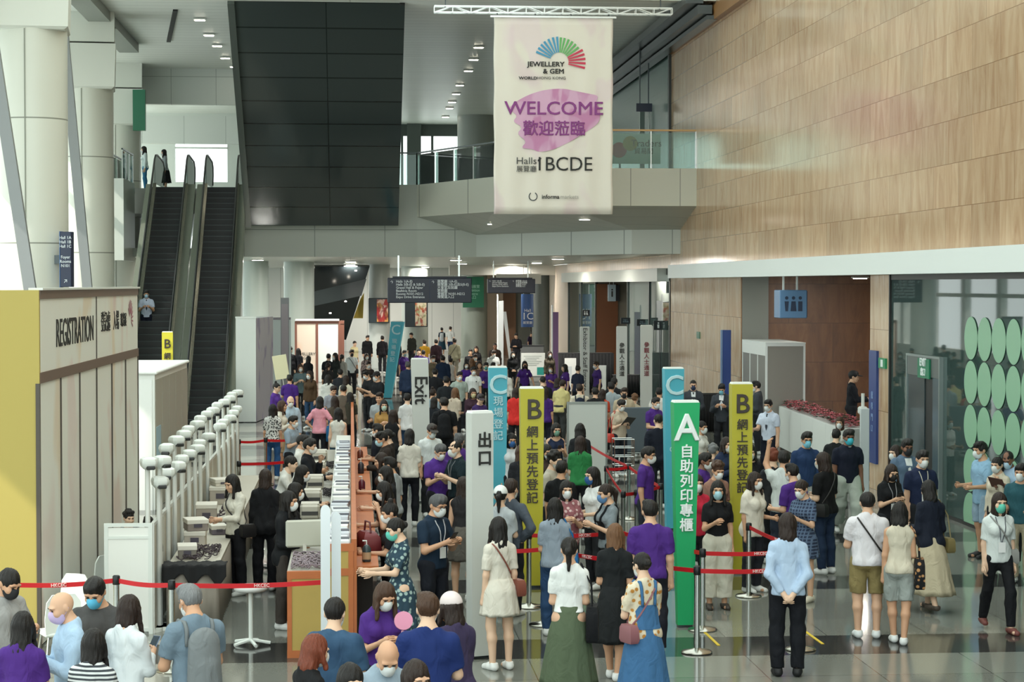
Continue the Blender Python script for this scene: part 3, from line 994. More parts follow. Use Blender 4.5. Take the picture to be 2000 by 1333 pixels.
# poster light boxes on far columns
def lightbox(px0, py0, px1, py1, s, label, art, side):
    A, B = at_s(px0, py1, s), at_s(px1, py0, s)
    w, h = B.x - A.x, B.z - A.z
    t = thing('poster_lightbox', label, 'poster', (A.x, A.y, A.z))
    MB().box(-side, w + 0.06, 0.0, 0.3, -0.06, h + 0.06, 0.02).build('case', mat('#27363c', 0.35), t)
    MB().box(0, w, -0.02, 0.0, 0, h).build('poster', art, t)
    return t


hot = wash_mat('#b5322f', [('#e8b25a', 0.9), ('#f0d9c8', 0.8), ('#7c1c22', 0.7)], 3.4, 0.4, 'xz', 0.5)
food = wash_mat('#efe3c6', [('#c8642f', 0.9), ('#8a9c4a', 0.6), ('#b5302a', 0.8)], 4.5, 0.4, 'xz', 0.53)
lightbox(736, 585, 758, 629, 40.32, 'red food poster in a dark case on a far white column', hot, 0.4)
lightbox(811, 592, 833, 637, 36.35, 'cream food poster in a dark case on a far grey column', food, 0.55)

# ---- REGISTRATION booth, front left
bx0, by0 = at_s(74, 800, 174).x, at_s(74, 800, 174).y
bx1, by1 = at_s(267, 700, 125.6).x, at_s(267, 700, 125.6).y
ang = math.atan2(by1 - by0, bx1 - bx0)
t = thing('registration_booth', 'large white booth reading REGISTRATION with a mustard yellow end, far left', 'booth', (bx0, by0, 0), ang)
LB = math.hypot(bx1 - bx0, by1 - by0)
zt, z2, z1 = 4.03, 3.10, 2.98
PRINT = wash_mat('#eef1e8', [('#dcbcb0', 0.6), ('#e4cda6', 0.55), ('#e6d2cc', 0.6)], 0.6, 0.45, 'xz', 0.57)
BRN = mat('#6e5a4c', 0.45)
MB().box(0.06, LB - 0.06, 0.02, 3.2, 0, zt - 0.03).build('carcass', mat('#c9cbc2', 0.5), t)
MB().box(-0.005, 0.06, -0.02, 3.2, 0, zt).build('yellow_end', mat('#b0a055', 0.6), t)
MB().box(0.02, LB, -0.03, 0.0, zt - 0.10, zt).box(0.02, LB, -0.03, 0.0, z1, z2).build('brown_rails', BRN, t)
MB().box(0.04, LB, -0.015, 0.015, z2, zt - 0.1).build('name_board', PRINT, t)
MB().box(0.02, LB, -0.06, 0.1, zt, zt + 0.025).build('top_edge', WHITE, t)
for k in range(6):
    MB().box(LB * k / 6 + 0.02, LB * (k + 1) / 6 - 0.02, -0.012, 0.012, 0.02, z1).build('wall_panel', PRINT, t)
m = MB()
for k in range(7):
    m.box(LB * k / 6 - 0.025, LB * k / 6 + 0.025, -0.025, 0.02, 0, z1)
m.box(LB * 0.5 - 0.02, LB * 0.5 + 0.02, -0.025, 0.02, z2, zt - 0.1)
m.build('uprights', mat('#4c463e', 0.45), t)
text('REGISTRATION', 0.48, (LB * 0.30, -0.02, 3.50), INK, t, sx=0.92)
text('登記處', 0.30, (LB * 0.60, -0.02, 3.56), INK, t)
text('入場', 0.30, (LB * 0.72, -0.02, 3.56), INK, t)
text('珠寶展', 0.22, (LB * 0.81, -0.02, 3.56), INK, t)
m = MB()
for a in range(-20, 160, 15):
    c, d = Vector((LB * 0.90, -0.02, 3.56)), Vector((math.cos(math.radians(a)), 0, math.sin(math.radians(a))))
    nn = Vector((-d.z, 0, d.x)) * 0.012
    m.prism([c + d * 0.1 - nn, c + d * 0.3 - nn, c + d * 0.3 + nn, c + d * 0.1 + nn], (0, -0.002, 0))
m.build('fan_logo', mat('#a86a76', 0.5), t)

# ---- white storage booth behind it
cx, cy = at_s(302, 730, 108).x, at_s(302, 730, 108).y
ex, ey = at_s(365, 705, 94).x, at_s(365, 705, 94).y
t = thing('white_booth', 'plain white system booth covered with a white sheet, right of the registration booth', 'booth', (cx, cy, 0), math.atan2(ey - cy, ex - cx))
L_ = math.hypot(ex - cx, ey - cy)
MB().box(0, L_, 0, 1.7, 0, 2.46).build('carcass', mat('#e8ece8', 0.5), t)
MB().box(-0.05, L_ + 0.03, -0.05, 1.75, 2.46, 2.52, 0.02).build('top_sheet', mat('#eef2ef', 0.6, bump=0.3, bscale=4), t)
for k in range(5):
    MB().box(L_ * k / 5 + 0.03, L_ * (k + 1) / 5 - 0.03, -0.012, 0.0, 0.02, 2.36).build('side_panel', mat('#aaa89b', 0.5), t)
MB().box(-0.012, 0.0, 0.05, 1.65, 0.0, 2.36).build('front_panel', mat('#edf1ee', 0.5), t)
MB().box(L_ * 0.02, L_ * 0.14, -0.02, -0.012, 0.9, 1.5).build('blue_notice', mat('#9fc0cf', 0.5), t)

# ---- low white partition with poles behind it
px_, py_ = at_z(298, 1022, 1.3).x, at_z(298, 1022, 1.3).y
qx, qy = at_z(465, 836, 1.3).x, at_z(465, 836, 1.3).y
pa = math.atan2(qy - py_, qx - px_)
t = thing('low_partition', 'low white partition of system panels running back beside the skirted table', 'partition', (px_, py_, 0), pa)
L_ = math.hypot(qx - px_, qy - py_)
for k in range(14):
    MB().box(L_ * k / 14 + 0.012, L_ * (k + 1) / 14 - 0.012, -0.015, 0.015, 0.04, 1.27).build('panel', mat('#b9b5a6', 0.5), t)
m = MB()
for k in range(15):
    m.box(L_ * k / 14 - 0.02, L_ * k / 14 + 0.02, -0.02, 0.02, 0, 1.3)
m.box(0, L_, -0.02, 0.02, 1.26, 1.3)
m.build('frame', mat('#d9dbd5', 0.35, 0.3), t)
fx = at_z(205, 1022, 1.3).x
wp = px_ - fx
t = thing('end_panel', 'sunlit white framed panel closing the near end of the low partition', 'partition', (fx, py_ - 0.03, 0))
MB().box(0.03, wp - 0.03, -0.01, 0.01, 0.05, 1.25).build('sheet', mat('#eceee8', 0.5), t)
MB().box(0, 0.045, -0.02, 0.02, 0, 1.3).box(wp - 0.045, wp, -0.02, 0.02, 0, 1.3).box(0, wp, -0.02, 0.02, 1.26, 1.3).box(0, wp, -0.02, 0.02, 1.12, 1.15).box(0, wp, -0.02, 0.02, 0.03, 0.07).build('frame', WHITE, t)


def scan_pole(loc, h, rz, label):
    t = thing('scanner_pole', label, 'pole', loc, rz, 'white poles with scanner heads behind the low partition')
    MB().cyl(0, 0, 0, 0.04, 0.17, n=20).build('foot', WHITE, t, smooth=True, sharp=40)
    MB().tube([(0, 0, 0.03), (0, 0, h - 0.03)], 0.03, 10).build('pole', mat('#dcdfd9', 0.4), t, smooth=True, sharp=50)
    hd = MB().loft([[(x * a, y * b - 0.05, h + z) for x, y in ((-1, -0.8), (-0.6, -1.25), (0.6, -1.25), (1, -0.8), (1, 0.7), (0.5, 1.1), (-0.5, 1.1), (-1, 0.7))] for a, b, z in ((0.05, 0.05, -0.06), (0.085, 0.08, -0.02), (0.095, 0.09, 0.03), (0.085, 0.08, 0.065), (0.05, 0.05, 0.085))])
    hd = hd.build('scanner_head', WHITE, t, smooth=True, sharp=40)
    MB().box(-0.05, 0.05, -0.175, -0.10, h - 0.06, h - 0.015, 0.01).build('lens_bar', mat('#2a2c2b', 0.3), hd)
    return t


poles = [(288, 895), (312, 892), (327, 868), (341, 853), (357, 842), (369, 833), (381, 823), (391, 813), (404, 804), (412, 797), (425, 787), (436, 781), (446, 774), (454, 767), (461, 763)]
low_poles = [(310, 932), (328, 915), (341, 903), (355, 890), (369, 880), (381, 870), (391, 860), (405, 847), (427, 828), (437, 820), (446, 812), (455, 802), (463, 794)]
proto = None
for k, (x, y) in enumerate(poles + low_poles):
    tall = k < len(poles)
    h = 1.98 if tall else 1.74
    p = at_z(x, y, h + 0.07)
    lab = ('tall' if tall else 'shorter') + ' white pole with a scanner head, %s from the near end of the %s row' % (('nearest', 'second', 'third', 'fourth', 'fifth', 'sixth', 'seventh', 'eighth', 'ninth', 'tenth', 'eleventh', 'twelfth', 'thirteenth', 'fourteenth', 'last')[k if tall else k - len(poles)], 'tall' if tall else 'short')
    scan_pole((p.x, p.y, 0), h, math.radians(20 + 25 * math.sin(k * 2.3)), lab)

# ---- skirted table with boxes
tx0, tx1, ty0, ty1 = -2.18, -1.58, 24.4, 36.0
t = thing('skirted_table', 'long table with a grey pleated skirt along the low partition', 'table', (tx0, ty0, 0))
MB().box(0, tx1 - tx0, 0, ty1 - ty0, 0.71, 0.75).build('tabletop', mat('#b5b0a2', 0.5), t)
path = [(0.02, 0.02), (tx1 - tx0, 0.0), (tx1 - tx0, ty1 - ty0)]
m = MB()
bot, topp = [], []
n = 260
for k in range(n + 1):
    s_ = k / n * (0.6 + ty1 - ty0)
    w = 0.018 * math.sin(s_ * 34)
    q = (s_, -w) if s_ < 0.6 else (0.6 + w, s_ - 0.6)
    bot.append((q[0], q[1], 0.02))
    topp.append((min(q[0], 0.6) if s_ >= 0.6 else q[0], max(q[1], 0.0) if s_ < 0.6 else q[1], 0.71))
m.add(bot + topp, [(k, k + 1, n + 2 + k, n + 1 + k) for k in range(n)])
o = m.build('skirt', mat('#8b8479', 0.8), t, smooth=True)
o.modifiers.new('thickness', 'SOLIDIFY').thickness = 0.006
for k in range(3):
    MB().box(0.05, 0.09, 0.1 + k * 5.5, 0.14 + k * 5.5, 0, 0.71).build('leg', DKSTEEL, t)
    MB().box(0.5, 0.54, 0.1 + k * 5.5, 0.14 + k * 5.5, 0, 0.71).build('leg', DKSTEEL, t)
gm = MB()
n1, n2 = 18, 16
gv = []
for i in range(n1 + 1):
    for j in range(n2 + 1):
        x = -0.05 + 0.75 * i / n1
        s_ = 0.62 * j / n2
        z = 0.775 if s_ < 0.34 else 0.775 - (s_ - 0.34) * 0.9 * (0.7 + 0.3 * math.sin(i * 0.9))
        y = 0.30 - s_ if s_ < 0.34 else -0.05 - 0.03 * math.sin(i * 1.1)
        gv.append((x, y, z + 0.012 * math.sin(i * 1.7 + j)))
gm.add(gv, [(i * (n2 + 1) + j, (i + 1) * (n2 + 1) + j, (i + 1) * (n2 + 1) + j + 1, i * (n2 + 1) + j + 1) for i in range(n1) for j in range(n2)])
o = gm.build('black_cloth', mat('#141517', 0.9), smooth=True)
o.location = (tx0, ty0, 0.0)
o.modifiers.new('thickness', 'SOLIDIFY').thickness = 0.01
tag(o, 'black cloth draped over the near end of the skirted table', 'cloth')


def carton(loc, w, d, h, rz, col, label, group=None, lid=True):
    t = thing('storage_box', label, 'box', loc, rz, group)
    MB().box(-w / 2, w / 2, -d / 2, d / 2, 0, h, 0.008).build('body', mat(col, 0.6, var=0.12, bscale=6), t)
    if lid:
        MB().box(-w / 2 - 0.008, w / 2 + 0.008, -d / 2 - 0.008, d / 2 + 0.008, h - 0.05, h + 0.008, 0.006).build('lid', mat('#d8d4c8', 0.5), t)
    MB().box(-w * 0.2, w * 0.2, -d / 2 - 0.011, -d / 2, h * 0.35, h * 0.65).build('side_label', mat('#4a4550', 0.6), t)
    return t


carton((-2.0, 25.2, 0.75), 0.22, 0.3, 0.16, 0.1, '#7d776e', 'grey box nearest on the skirted table beside the black cloth')
carton((-1.98, 26.3, 0.75), 0.26, 0.34, 0.2, 0.0, '#b4aca0', 'pale lidded box second along the skirted table, bottom of its stack')
carton((-1.98, 26.32, 0.96), 0.26, 0.34, 0.14, 0.25, '#8a8078', 'small brownish box on top of the pale lidded box')
carton((-1.78, 27.6, 0.75), 0.2, 0.3, 0.12, 0.2, '#6d6570', 'low dark box in the middle of the skirted table')
carton((-2.0, 28.6, 0.75), 0.28, 0.42, 0.3, 0.05, '#a39a8e', 'taller grey box on the skirted table by the partition')
carton((-1.98, 31.5, 0.75), 0.32, 0.5, 0.26, 0.0, '#b1a99c', 'wide grey box at the table beside the woman in a white blouse')
carton((-1.98, 31.5, 1.02), 0.26, 0.36, 0.1, 0.3, '#d8d2c4', 'flat white box topmost behind the woman in a white blouse')


def straps(name, x0, x1, y0, y1, z, n, cols, label):
    """A tangle of badge straps heaped on a surface."""
    m = MB()
    for k in range(n):
        pts = []
        a, b = random.uniform(x0, x1), random.uniform(y0, y1)
        r = random.uniform(0.04, 0.11)
        p0 = random.uniform(0, 6.28)
        for i in range(15):
            th = p0 + i * random.uniform(0.42, 0.5)
            pts.append((min(x1, max(x0, a + r * math.cos(th))), min(y1, max(y0, b + 1.6 * r * math.sin(th))), z + 0.015 + 0.05 * abs(math.sin(i * 0.6 + k))))
        m.tube(pts, 0.007, 4)
    o = m.build(name, mat(cols, 0.7, var=0.5, bscale=9), smooth=True)
    o['kind'] = 'stuff'
    return tag(o, label, 'badge straps')


straps('badge_straps', -2.1, -1.64, 24.85, 26.0, 0.75, 34, '#3a2f35', 'heap of dark badge straps on the near end of the skirted table')
straps('badge_straps', -1.9, -1.64, 28.0, 31.0, 0.75, 46, '#41363a', 'heap of dark badge straps in the middle of the skirted table')

# ---- the long registration desk
dy0, dy1 = at_z(600, 1285).y, 39.0
xs0, xs1, xp0, xp1, xl = -0.70, -0.27, -0.27, 0.03, 0.30
WOOD = mat('#b5683a', 0.4, var=0.18, bscale=5)
OCH = mat('#b39a52', 0.45, var=0.1, bscale=3)
t = thing('registration_desk', 'long timber registration desk, ochre panels in orange wood frames, running back from the foreground', 'desk', (0, dy0, 0))
LD = dy1 - dy0
MB().box(xs0, xs1, 0.03, LD, 0.90, 0.95).build('staff_worktop', mat('#a8a59b', 0.5), t)
MB().box(xs0 + 0.05, xs1, 0.06, LD, 0.0, 0.9).build('lower_cabinet', mat('#7d5a3a', 0.5), t)
MB().box(xp0, xp1, 0.03, LD, 0.0, 1.20).build('raised_core', mat('#8c7642', 0.5), t)
MB().box(xp0, xp1 - 0.04, 0.03, LD, 1.20, 1.22).build('document_shelf', mat('#d5d6d0', 0.5), t)
MB().box(xp1 - 0.03, xp1 + 0.03, -0.02, 52 - dy0, 0.0, 1.30).build('spine_board', WOOD, t)
MB().box(xp1 + 0.03, xl, 0.0, LD, 0.96, 1.0).build('visitor_ledge', WOOD, t)
MB().box(xp1 + 0.03, xl - 0.06, 0.4, LD, 0.0, 0.96).build('ledge_shade_block', mat('#1b1714', 0.7), t)  # near-black block standing in for the shade under the ledge
MB().box(xs0 + 0.04, xs1 - 0.01, -0.02, 0.03, 0.06, 0.88).box(xp0 + 0.03, xp1 - 0.05, -0.02, 0.03, 0.98, 1.18).box(xp0 + 0.03, xp1 - 0.05, -0.02, 0.03, 0.06, 0.9).build('end_panels', OCH, t)
fr = MB()
for x in (xs0, xs1 - 0.02, xp1 - 0.06):
    fr.box(x, x + 0.05, -0.03, 0.04, 0, 0.95 if x < xs1 - 0.1 else 1.22)
for x0_, x1_, z in ((xs0, xs1, 0.87), (xs0, xs1, 0.0), (xp0, xp1, 1.17), (xp0, xp1, 0.90), (xp0, xp1, 0.0)):
    fr.box(x0_, x1_, -0.03, 0.04, z, z + 0.08)
fr.build('end_frame', WOOD, t)
PAP = mat('#dfe3e4', 0.6)
k = 0
y = dy0 + 0.25
ords = 'nearest second third fourth fifth sixth seventh eighth ninth tenth eleventh twelfth thirteenth fourteenth fifteenth sixteenth seventeenth eighteenth nineteenth twentieth'.split()
while y < 38.3 and k < 20:
    h = random.uniform(0.03, 0.09)
    s_ = thing('paper_stack', 'stack of white forms with a dark band, %s along the desk\'s document shelf' % ords[k], 'paper', (-0.13, y, 1.22), random.uniform(-0.08, 0.08), 'stacks of forms on the desk shelf')
    MB().box(-0.115, 0.10, -0.26, 0.26, 0, h, 0.006).build('sheets', mat(random.choice(('#d9dde0', '#c4c9d2', '#e4e6e2')), 0.6), s_)
    MB().box(-0.118 + 0.06 * random.random(), 0.104, -0.1, 0.06, h, h + 0.008).build('dark_band', mat(random.choice(('#3a3d4a', '#4d4f58', '#6c7078')), 0.6), s_)
    y += random.uniform(0.66, 0.82)
    k += 1
for k, y in enumerate((25.3, 27.6, 29.4, 31.6, 34.0, 36.4)):
    t = thing('badge_printer', 'grey badge printer on the staff side of the desk, %s from the near end' % ords[k], 'printer', (-0.55, y, 0.95), 0, 'badge printers on the desk')
    MB().box(-0.13, 0.13, -0.2, 0.2, 0, 0.2, 0.03).build('body', mat('#b9b5a8', 0.5), t)
    MB().box(-0.11, 0.11, -0.21, -0.19, 0.06, 0.11).build('slot', mat('#3b3a38', 0.5), t)
    MB().box(-0.12, 0.12, -0.14, 0.14, 0.2, 0.212, 0.005).build('lid', mat('#cdc9bd', 0.45), t)
straps('badge_straps', -0.66, -0.30, dy0 + 0.1, dy0 + 1.2, 0.95, 34, '#8d7f86', 'tangle of pale badge straps on the near end of the desk')
for k, y in enumerate((26.4, 28.4, 30.6, 33.0, 35.2)):
    straps('badge_straps', -0.42, -0.29, y - 0.4, y + 0.5, 0.95, 14, '#2f2a2c', 'dark badge straps heaped beside the %s badge printer along the desk' % ords[k])
# cream office monitor back and chair back on the staff side
t = thing('monitor', 'pale screen seen from behind in front of the woman in the black jacket', 'monitor', (-0.55, 24.1, 0.95), 0.2)
MB().box(-0.02, 0.02, -0.03, 0.03, 0, 0.1).build('stand', mat('#c9c7bd', 0.5), t)
MB().box(-0.22, 0.22, -0.03, 0.02, 0.06, 0.38, 0.02).build('casing', mat('#b8b9ac', 0.5), t)
t = thing('office_chair', 'black rounded office chair back behind the desk', 'chair', (-1.0, 29.5, 0))
MB().lathe([(0.03, 0.02), (0.28, 0.03), (0.28, 0.06), (0.03, 0.08), (0.03, 0.45)], n=20).build('base', DKSTEEL, t)
MB().box(-0.22, 0.22, -0.24, 0.22, 0.45, 0.52, 0.03).build('seat', BLACK, t)
MB().loft([[(x * 0.24 * w, -0.24 + 0.06 * y_ + 0.05 * (1 - x * x), z) for x, y_ in [(-1, 0), (-0.5, 0), (0, 0), (0.5, 0), (1, 0), (1, 1), (0.5, 1), (0, 1), (-0.5, 1), (-1, 1)]] for z, w in ((0.55, 0.75), (0.65, 1), (0.95, 1), (1.05, 0.85), (1.11, 0.5))]).build('backrest', mat('#17191c', 0.7), t, smooth=True, sharp=60)
# hand gel and bags on the visitor ledge
t = thing('gel_bottle', 'dark hand gel pump bottle on the near corner of the visitor ledge', 'bottle', (0.17, dy0 + 0.35, 1.0))
MB().lathe([(0.045, 0), (0.05, 0.01), (0.05, 0.15), (0.03, 0.18), (0.018, 0.19)], n=16).build('body', mat('#2f3f42', 0.3), t, smooth=True)
MB().lathe([(0.051, 0.03), (0.051, 0.11)], n=16).build('side_label', mat('#b59a78', 0.5), t)
MB().tube([(0, 0, 0.19), (0, 0, 0.235), (-0.045, 0, 0.235)], 0.009, 6).build('pump', WHITE, t)
for k, (y, cb, cc) in enumerate(((30.5, '#5e2230', 'dark red'), (33.5, '#2e2a31', 'black'), (36.0, '#6b3a2c', 'brown'))):
    t = thing('gel_bottle', '%s hand gel bottle further along the visitor ledge' % cc, 'bottle', (0.16, y, 1.0))
    MB().lathe([(0.045, 0), (0.05, 0.01), (0.05, 0.15), (0.03, 0.18), (0.018, 0.19)], n=12).build('body', mat(cb, 0.3), t, smooth=True)
    MB().tube([(0, 0, 0.19), (0, 0, 0.235), (-0.045, 0, 0.235)], 0.009, 6).build('pump', WHITE, t)
t = thing('red_bag', 'dark red leather bag lying on the visitor ledge by the woman in blue print', 'bag', (0.19, dy0 + 1.3, 1.0), 0.3)
MB().loft([[(x * 0.11 * w, y_ * 0.2 * w, z) for x, y_ in ((-1, -1), (1, -1), (1.1, 0), (1, 1), (-1, 1), (-1.1, 0))] for z, w in ((0, 0.9), (0.03, 1.0), (0.17, 0.9), (0.23, 0.55))]).build('body', mat('#6d2226', 0.45), t, smooth=True, sharp=50)
MB().tube([(0, -0.12, 0.22), (0, -0.08, 0.34), (0, 0.08, 0.34), (0, 0.12, 0.22)], 0.012, 6).build('handle', mat('#551a1e', 0.45), t)
# curved white stand in front of the desk
for k, (px, top_, bot) in enumerate(((636, 985, 1226), (657, 1000, 1240))):
    A, B = at_s(px, bot + 30, 186 - 2 * k), at_s(px, top_, 186 - 2 * k)
    t = thing('card_stand', ('nearer', 'further')[k] + ' slim white curved stand before the near end of the desk', 'stand', (A.x, A.y, 0))
    n = 14
    prof = [(0.05, B.z * i / 8) for i in range(8)] + [(0.05 * math.cos(i * PI / 14), B.z * 0.96 + 0.06 * math.sin(i * PI / 14)) for i in range(7)]
    n = len(prof) - 1
    MB().loft([[(x * w, yy + 0.06 * (z / B.z) ** 2, z) for x, yy in ((-1, -0.015), (1, -0.015), (1, 0.015), (-1, 0.015))] for w, z in prof]).build('blade', mat('#d3dade', 0.3, 0.2), t, smooth=True, sharp=40)
    MB().box(-0.09, 0.09, -0.1, 0.12, 0, 0.02).build('foot', WHITE, t)
t = thing('bar_stool', 'white star-base stool leg behind the red belt left of the desk', 'stool', (at_z(490, 1262).x, at_z(490, 1262).y, 0))
MB().tube([(0, 0, 0.05), (0, 0, 0.62)], 0.025, 8).build('column', WHITE, t)
m = MB()
for a in range(5):
    m.tube([(0, 0, 0.07), (0.22 * math.cos(a * 1.257), 0.22 * math.sin(a * 1.257), 0.03)], 0.02, 6)
m.build('star_base', WHITE, t)
MB().lathe([(0.16, 0.62), (0.19, 0.64), (0.19, 0.67), (0.15, 0.69)], n=20).build('seat', mat('#c9cbc8', 0.5), t, smooth=True)
t = None
for k, (px, py, rz, lab) in enumerate(((112, 1160, 0.4, 'white plastic chair back above the bald man, left of the white panel'), (165, 1120, -0.5, 'white plastic chair back just left of the sunlit white panel'), (183, 1085, 0.9, 'grey white chair back nearest the sunlit panel edge'))):
    A = at_z(px, py, 0.86)
    t = thing('shell_chair', lab, 'chair', (A.x, A.y + 0.1, 0), rz)
    MB().loft([[(x * w, -0.2 + yy - 0.05 * x * x, z) for x, yy in ((-0.2, 0), (-0.1, 0.02), (0, 0.03), (0.1, 0.02), (0.2, 0), (0.2, 0.02), (0, 0.05), (-0.2, 0.02))] for z, w in ((0.45, 0.95), (0.6, 1.0), (0.78, 0.9), (0.86, 0.6))]).build('backrest', WHITE, t, smooth=True, sharp=60)
    MB().box(-0.2, 0.2, -0.2, 0.2, 0.42, 0.46, 0.015).build('seat', WHITE, t)
    for a, b in ((-1, -1), (1, -1), (1, 1), (-1, 1)):
        MB().tube([(0.15 * a, 0.15 * b, 0.42), (0.2 * a, 0.2 * b, 0)], 0.012, 6).build('leg', STEEL, t)


# ---- totem signs (2.7 m boxes that narrow to the foot)
def totem(px_base, py_base, w, d, col, label, rz=0.0, h=2.69, taper=0.82, letters=(), lean=0.0):
    g_ = at_z(px_base, py_base)
    t = thing('totem_sign', label, 'sign', (g_.x, g_.y, 0), rz)
    rg = lambda k, z: [(a * w / 2 * k + lean * z / h, b * d / 2 * k, z) for a, b in ((-1, -1), (1, -1), (1, 1), (-1, 1))]
    MB().loft([rg(taper, 0.03), rg(0.5 + taper / 2, h * 0.5), rg(1, h)]).build('box', mat(col, 0.45), t)
    MB().loft([rg(0.96, h), rg(0.9, h + 0.025)]).build('cap', mat('#e4e8e4', 0.5), t)
    MB().loft([rg(taper * 0.9, 0.0), rg(taper * 0.9, 0.03)]).build('plinth', DKSTEEL, t)
    tilt = math.atan(d / 2 * (1 - taper) / h)
    for body, size, x, z, c, rot, bold in letters:
        y = -d / 2 * (taper + (1 - taper) * z / h) - 0.012
        text(body, size, (x + lean * z / h, y, z), c, t, (PI / 2, math.radians(rot), 0), bold=bold)
    return t


def stack(chars, size, z0, dz, c, x=0.0, bold=0.004):
    return [(ch, size, x, z0 - dz * i, c, 0, bold) for i, ch in enumerate(chars)]


LT = mat('#e9efee', 0.5)
LC = mat('#bfe0e6', 0.5)
BRL = mat('#3c3430', 0.5)
YEL, BLU, GRN, GRW = '#b9b233', '#4fb0c4', '#12a463', '#c6cac5'
totem(1337, 1225, 0.315, 0.2, GRN, 'bright green totem sign with a white letter A and white Chinese characters', 0.06, 2.69, 0.6, [('A', 0.44, 0.0, 2.38, LT, 0, 0.012)] + stack('自助列印專櫃', 0.168, 2.10, 0.176, LT, 0, 0.004))
totem(1038, 1147, 0.32, 0.2, YEL, 'yellow totem sign with a dark letter B, left of the green one', 0.03, 2.69, 0.84, [('B', 0.38, 0.02, 2.40, BRL, 0, 0.006)] + stack('網上預先登記', 0.165, 2.10, 0.178, BRL, 0, 0.002))
totem(1446, 1121, 0.30, 0.2, YEL, 'yellow totem sign with a dark letter B, right of the green one', 0.03, 2.69, 0.9, [('B', 0.38, 0.0, 2.40, BRL, 0, 0.006)] + stack('網上預先登記', 0.165, 2.11, 0.178, BRL, 0, 0.002))
totem(972, 1029, 0.31, 0.2, BLU, 'light blue totem sign with a white letter C behind the exit totem', 0.03, 2.69, 0.84, [('C', 0.46, 0.0, 2.39, LC, 0, 0.006)] + stack('現場登記', 0.17, 2.12, 0.195, LC, 0, 0.002))
totem(1314, 1035, 0.33, 0.24, BLU, 'light blue totem sign with a white letter C behind the green totem', 0.04, 2.69, 0.72, [('C', 0.46, 0.0, 2.40, LC, 0, 0.008), ('New Registration', 0.18, 0.02, 1.35, LC, 90, 0.0)])
totem(757, 779, 0.46, 0.22, BLU, 'leaning light blue totem sign, furthest back in the middle', -0.25, 2.75, 0.62, [('C', 0.5, 0.0, 2.45, LC, 0, 0.006)] + stack('現場登記', 0.18, 2.05, 0.22, LC, 0, 0.002), lean=0.38)
totem(826, 982, 0.32, 0.12, GRW, 'grey white totem sign reading Exit downwards', 0.05, 2.69, 0.94, [('Exit', 0.34, 0.0, 2.12, INK, 90, 0.006)], lean=-0.06)
totem(937, 1285, 0.26, 0.16, GRW, 'grey white totem sign nearest the camera with two large Chinese characters', 0.36, 2.69, 0.97, [('出', 0.18, 0.02, 2.385, INK, 0, 0.005), ('口', 0.18, 0.02, 2.19, INK, 0, 0.005)])
totem(1142, 796, 0.31, 0.12, '#dfe3e0', 'white totem reading Exhibitor and Staff Entrance before the black table', 0.0, 2.66, 0.95, [('Exhibitor & Staff Entrance', 0.2, 0.0, 1.6, INK, 90, 0.0)])
totem(1214, 808, 0.33, 0.12, '#dde1de', 'white totem with grey Chinese characters right of the Exhibitor totem', 0.0, 2.74, 1.0, stack('參觀人士通道', 0.17, 2.15, 0.18, GREY))
totem(1262, 812, 0.36, 0.12, '#d6dad6', 'white totem with pinkish Chinese characters, further right', 0.0, 2.8, 1.0, stack('參觀人士通道', 0.17, 2.2, 0.18, mat('#8b4a50', 0.5)))
totem(328, 835, 0.31, 0.15, '#d8d03e', 'yellow sign with a dark letter B standing behind the white storage booth', 0.0, 2.72, 0.95, [('B', 0.36, 0.0, 2.38, BRL, 0, 0.006)] + stack('網上', 0.2, 2.03, 0.2, BRL))
for px, py, s, h, lab, rz in ((1114, 700, 52, 1.25, 'blank white board on a stand left of the Exhibitor totem', 0.1), (1173, 714, 54, 1.1, 'slanted white board on a stand right of the Exhibitor totem', -0.5)):
    A = at_s(px, py, s)
    t = thing('notice_board', lab, 'notice board', (A.x, A.y, 0), rz)
    MB().box(-0.22, 0.22, -0.02, 0.02, A.z - h, A.z, 0.005).build('board', mat('#e6e9e6', 0.5), t)
    MB().box(-0.03, 0.03, 0.02, 0.05, 0, A.z - 0.1).box(-0.2, 0.2, -0.15, 0.2, 0, 0.02).build('stand', DKSTEEL, t)
    MB().box(-0.16, 0.05, -0.026, -0.02, A.z - h * 0.6, A.z - h * 0.25).build('print', mat('#c9cfd2', 0.6), t)
A, B = at_s(1018, 690, 50), at_s(1065, 758, 50)
t = thing('health_notice', 'white health notice board with a teal square, behind the purple shirted staff', 'notice board', (A.x, A.y, 0))
MB().box(0, B.x - A.x, 0, 0.05, 0.5, A.z, 0.006).build('board', mat('#d3d8d3', 0.5), t)
MB().box(0.1, 0.14, 0.05, 0.09, 0, 1).box(B.x - A.x - 0.14, B.x - A.x - 0.1, 0.05, 0.09, 0, 1).build('legs', DKSTEEL, t)
MB().box(0.62, 0.90, -0.006, 0, A.z - 0.86, A.z - 0.56).build('teal_square', mat('#1f8a80', 0.5), t)
m = MB()
for k in range(6):
    m.box(0.1 + 0.06 * (k % 2), 0.8 - 0.1 * (k % 3), -0.005, 0, A.z - 0.14 - 0.07 * k, A.z - 0.115 - 0.07 * k)
m.build('print_lines', mat('#9aa39f', 0.6), t)
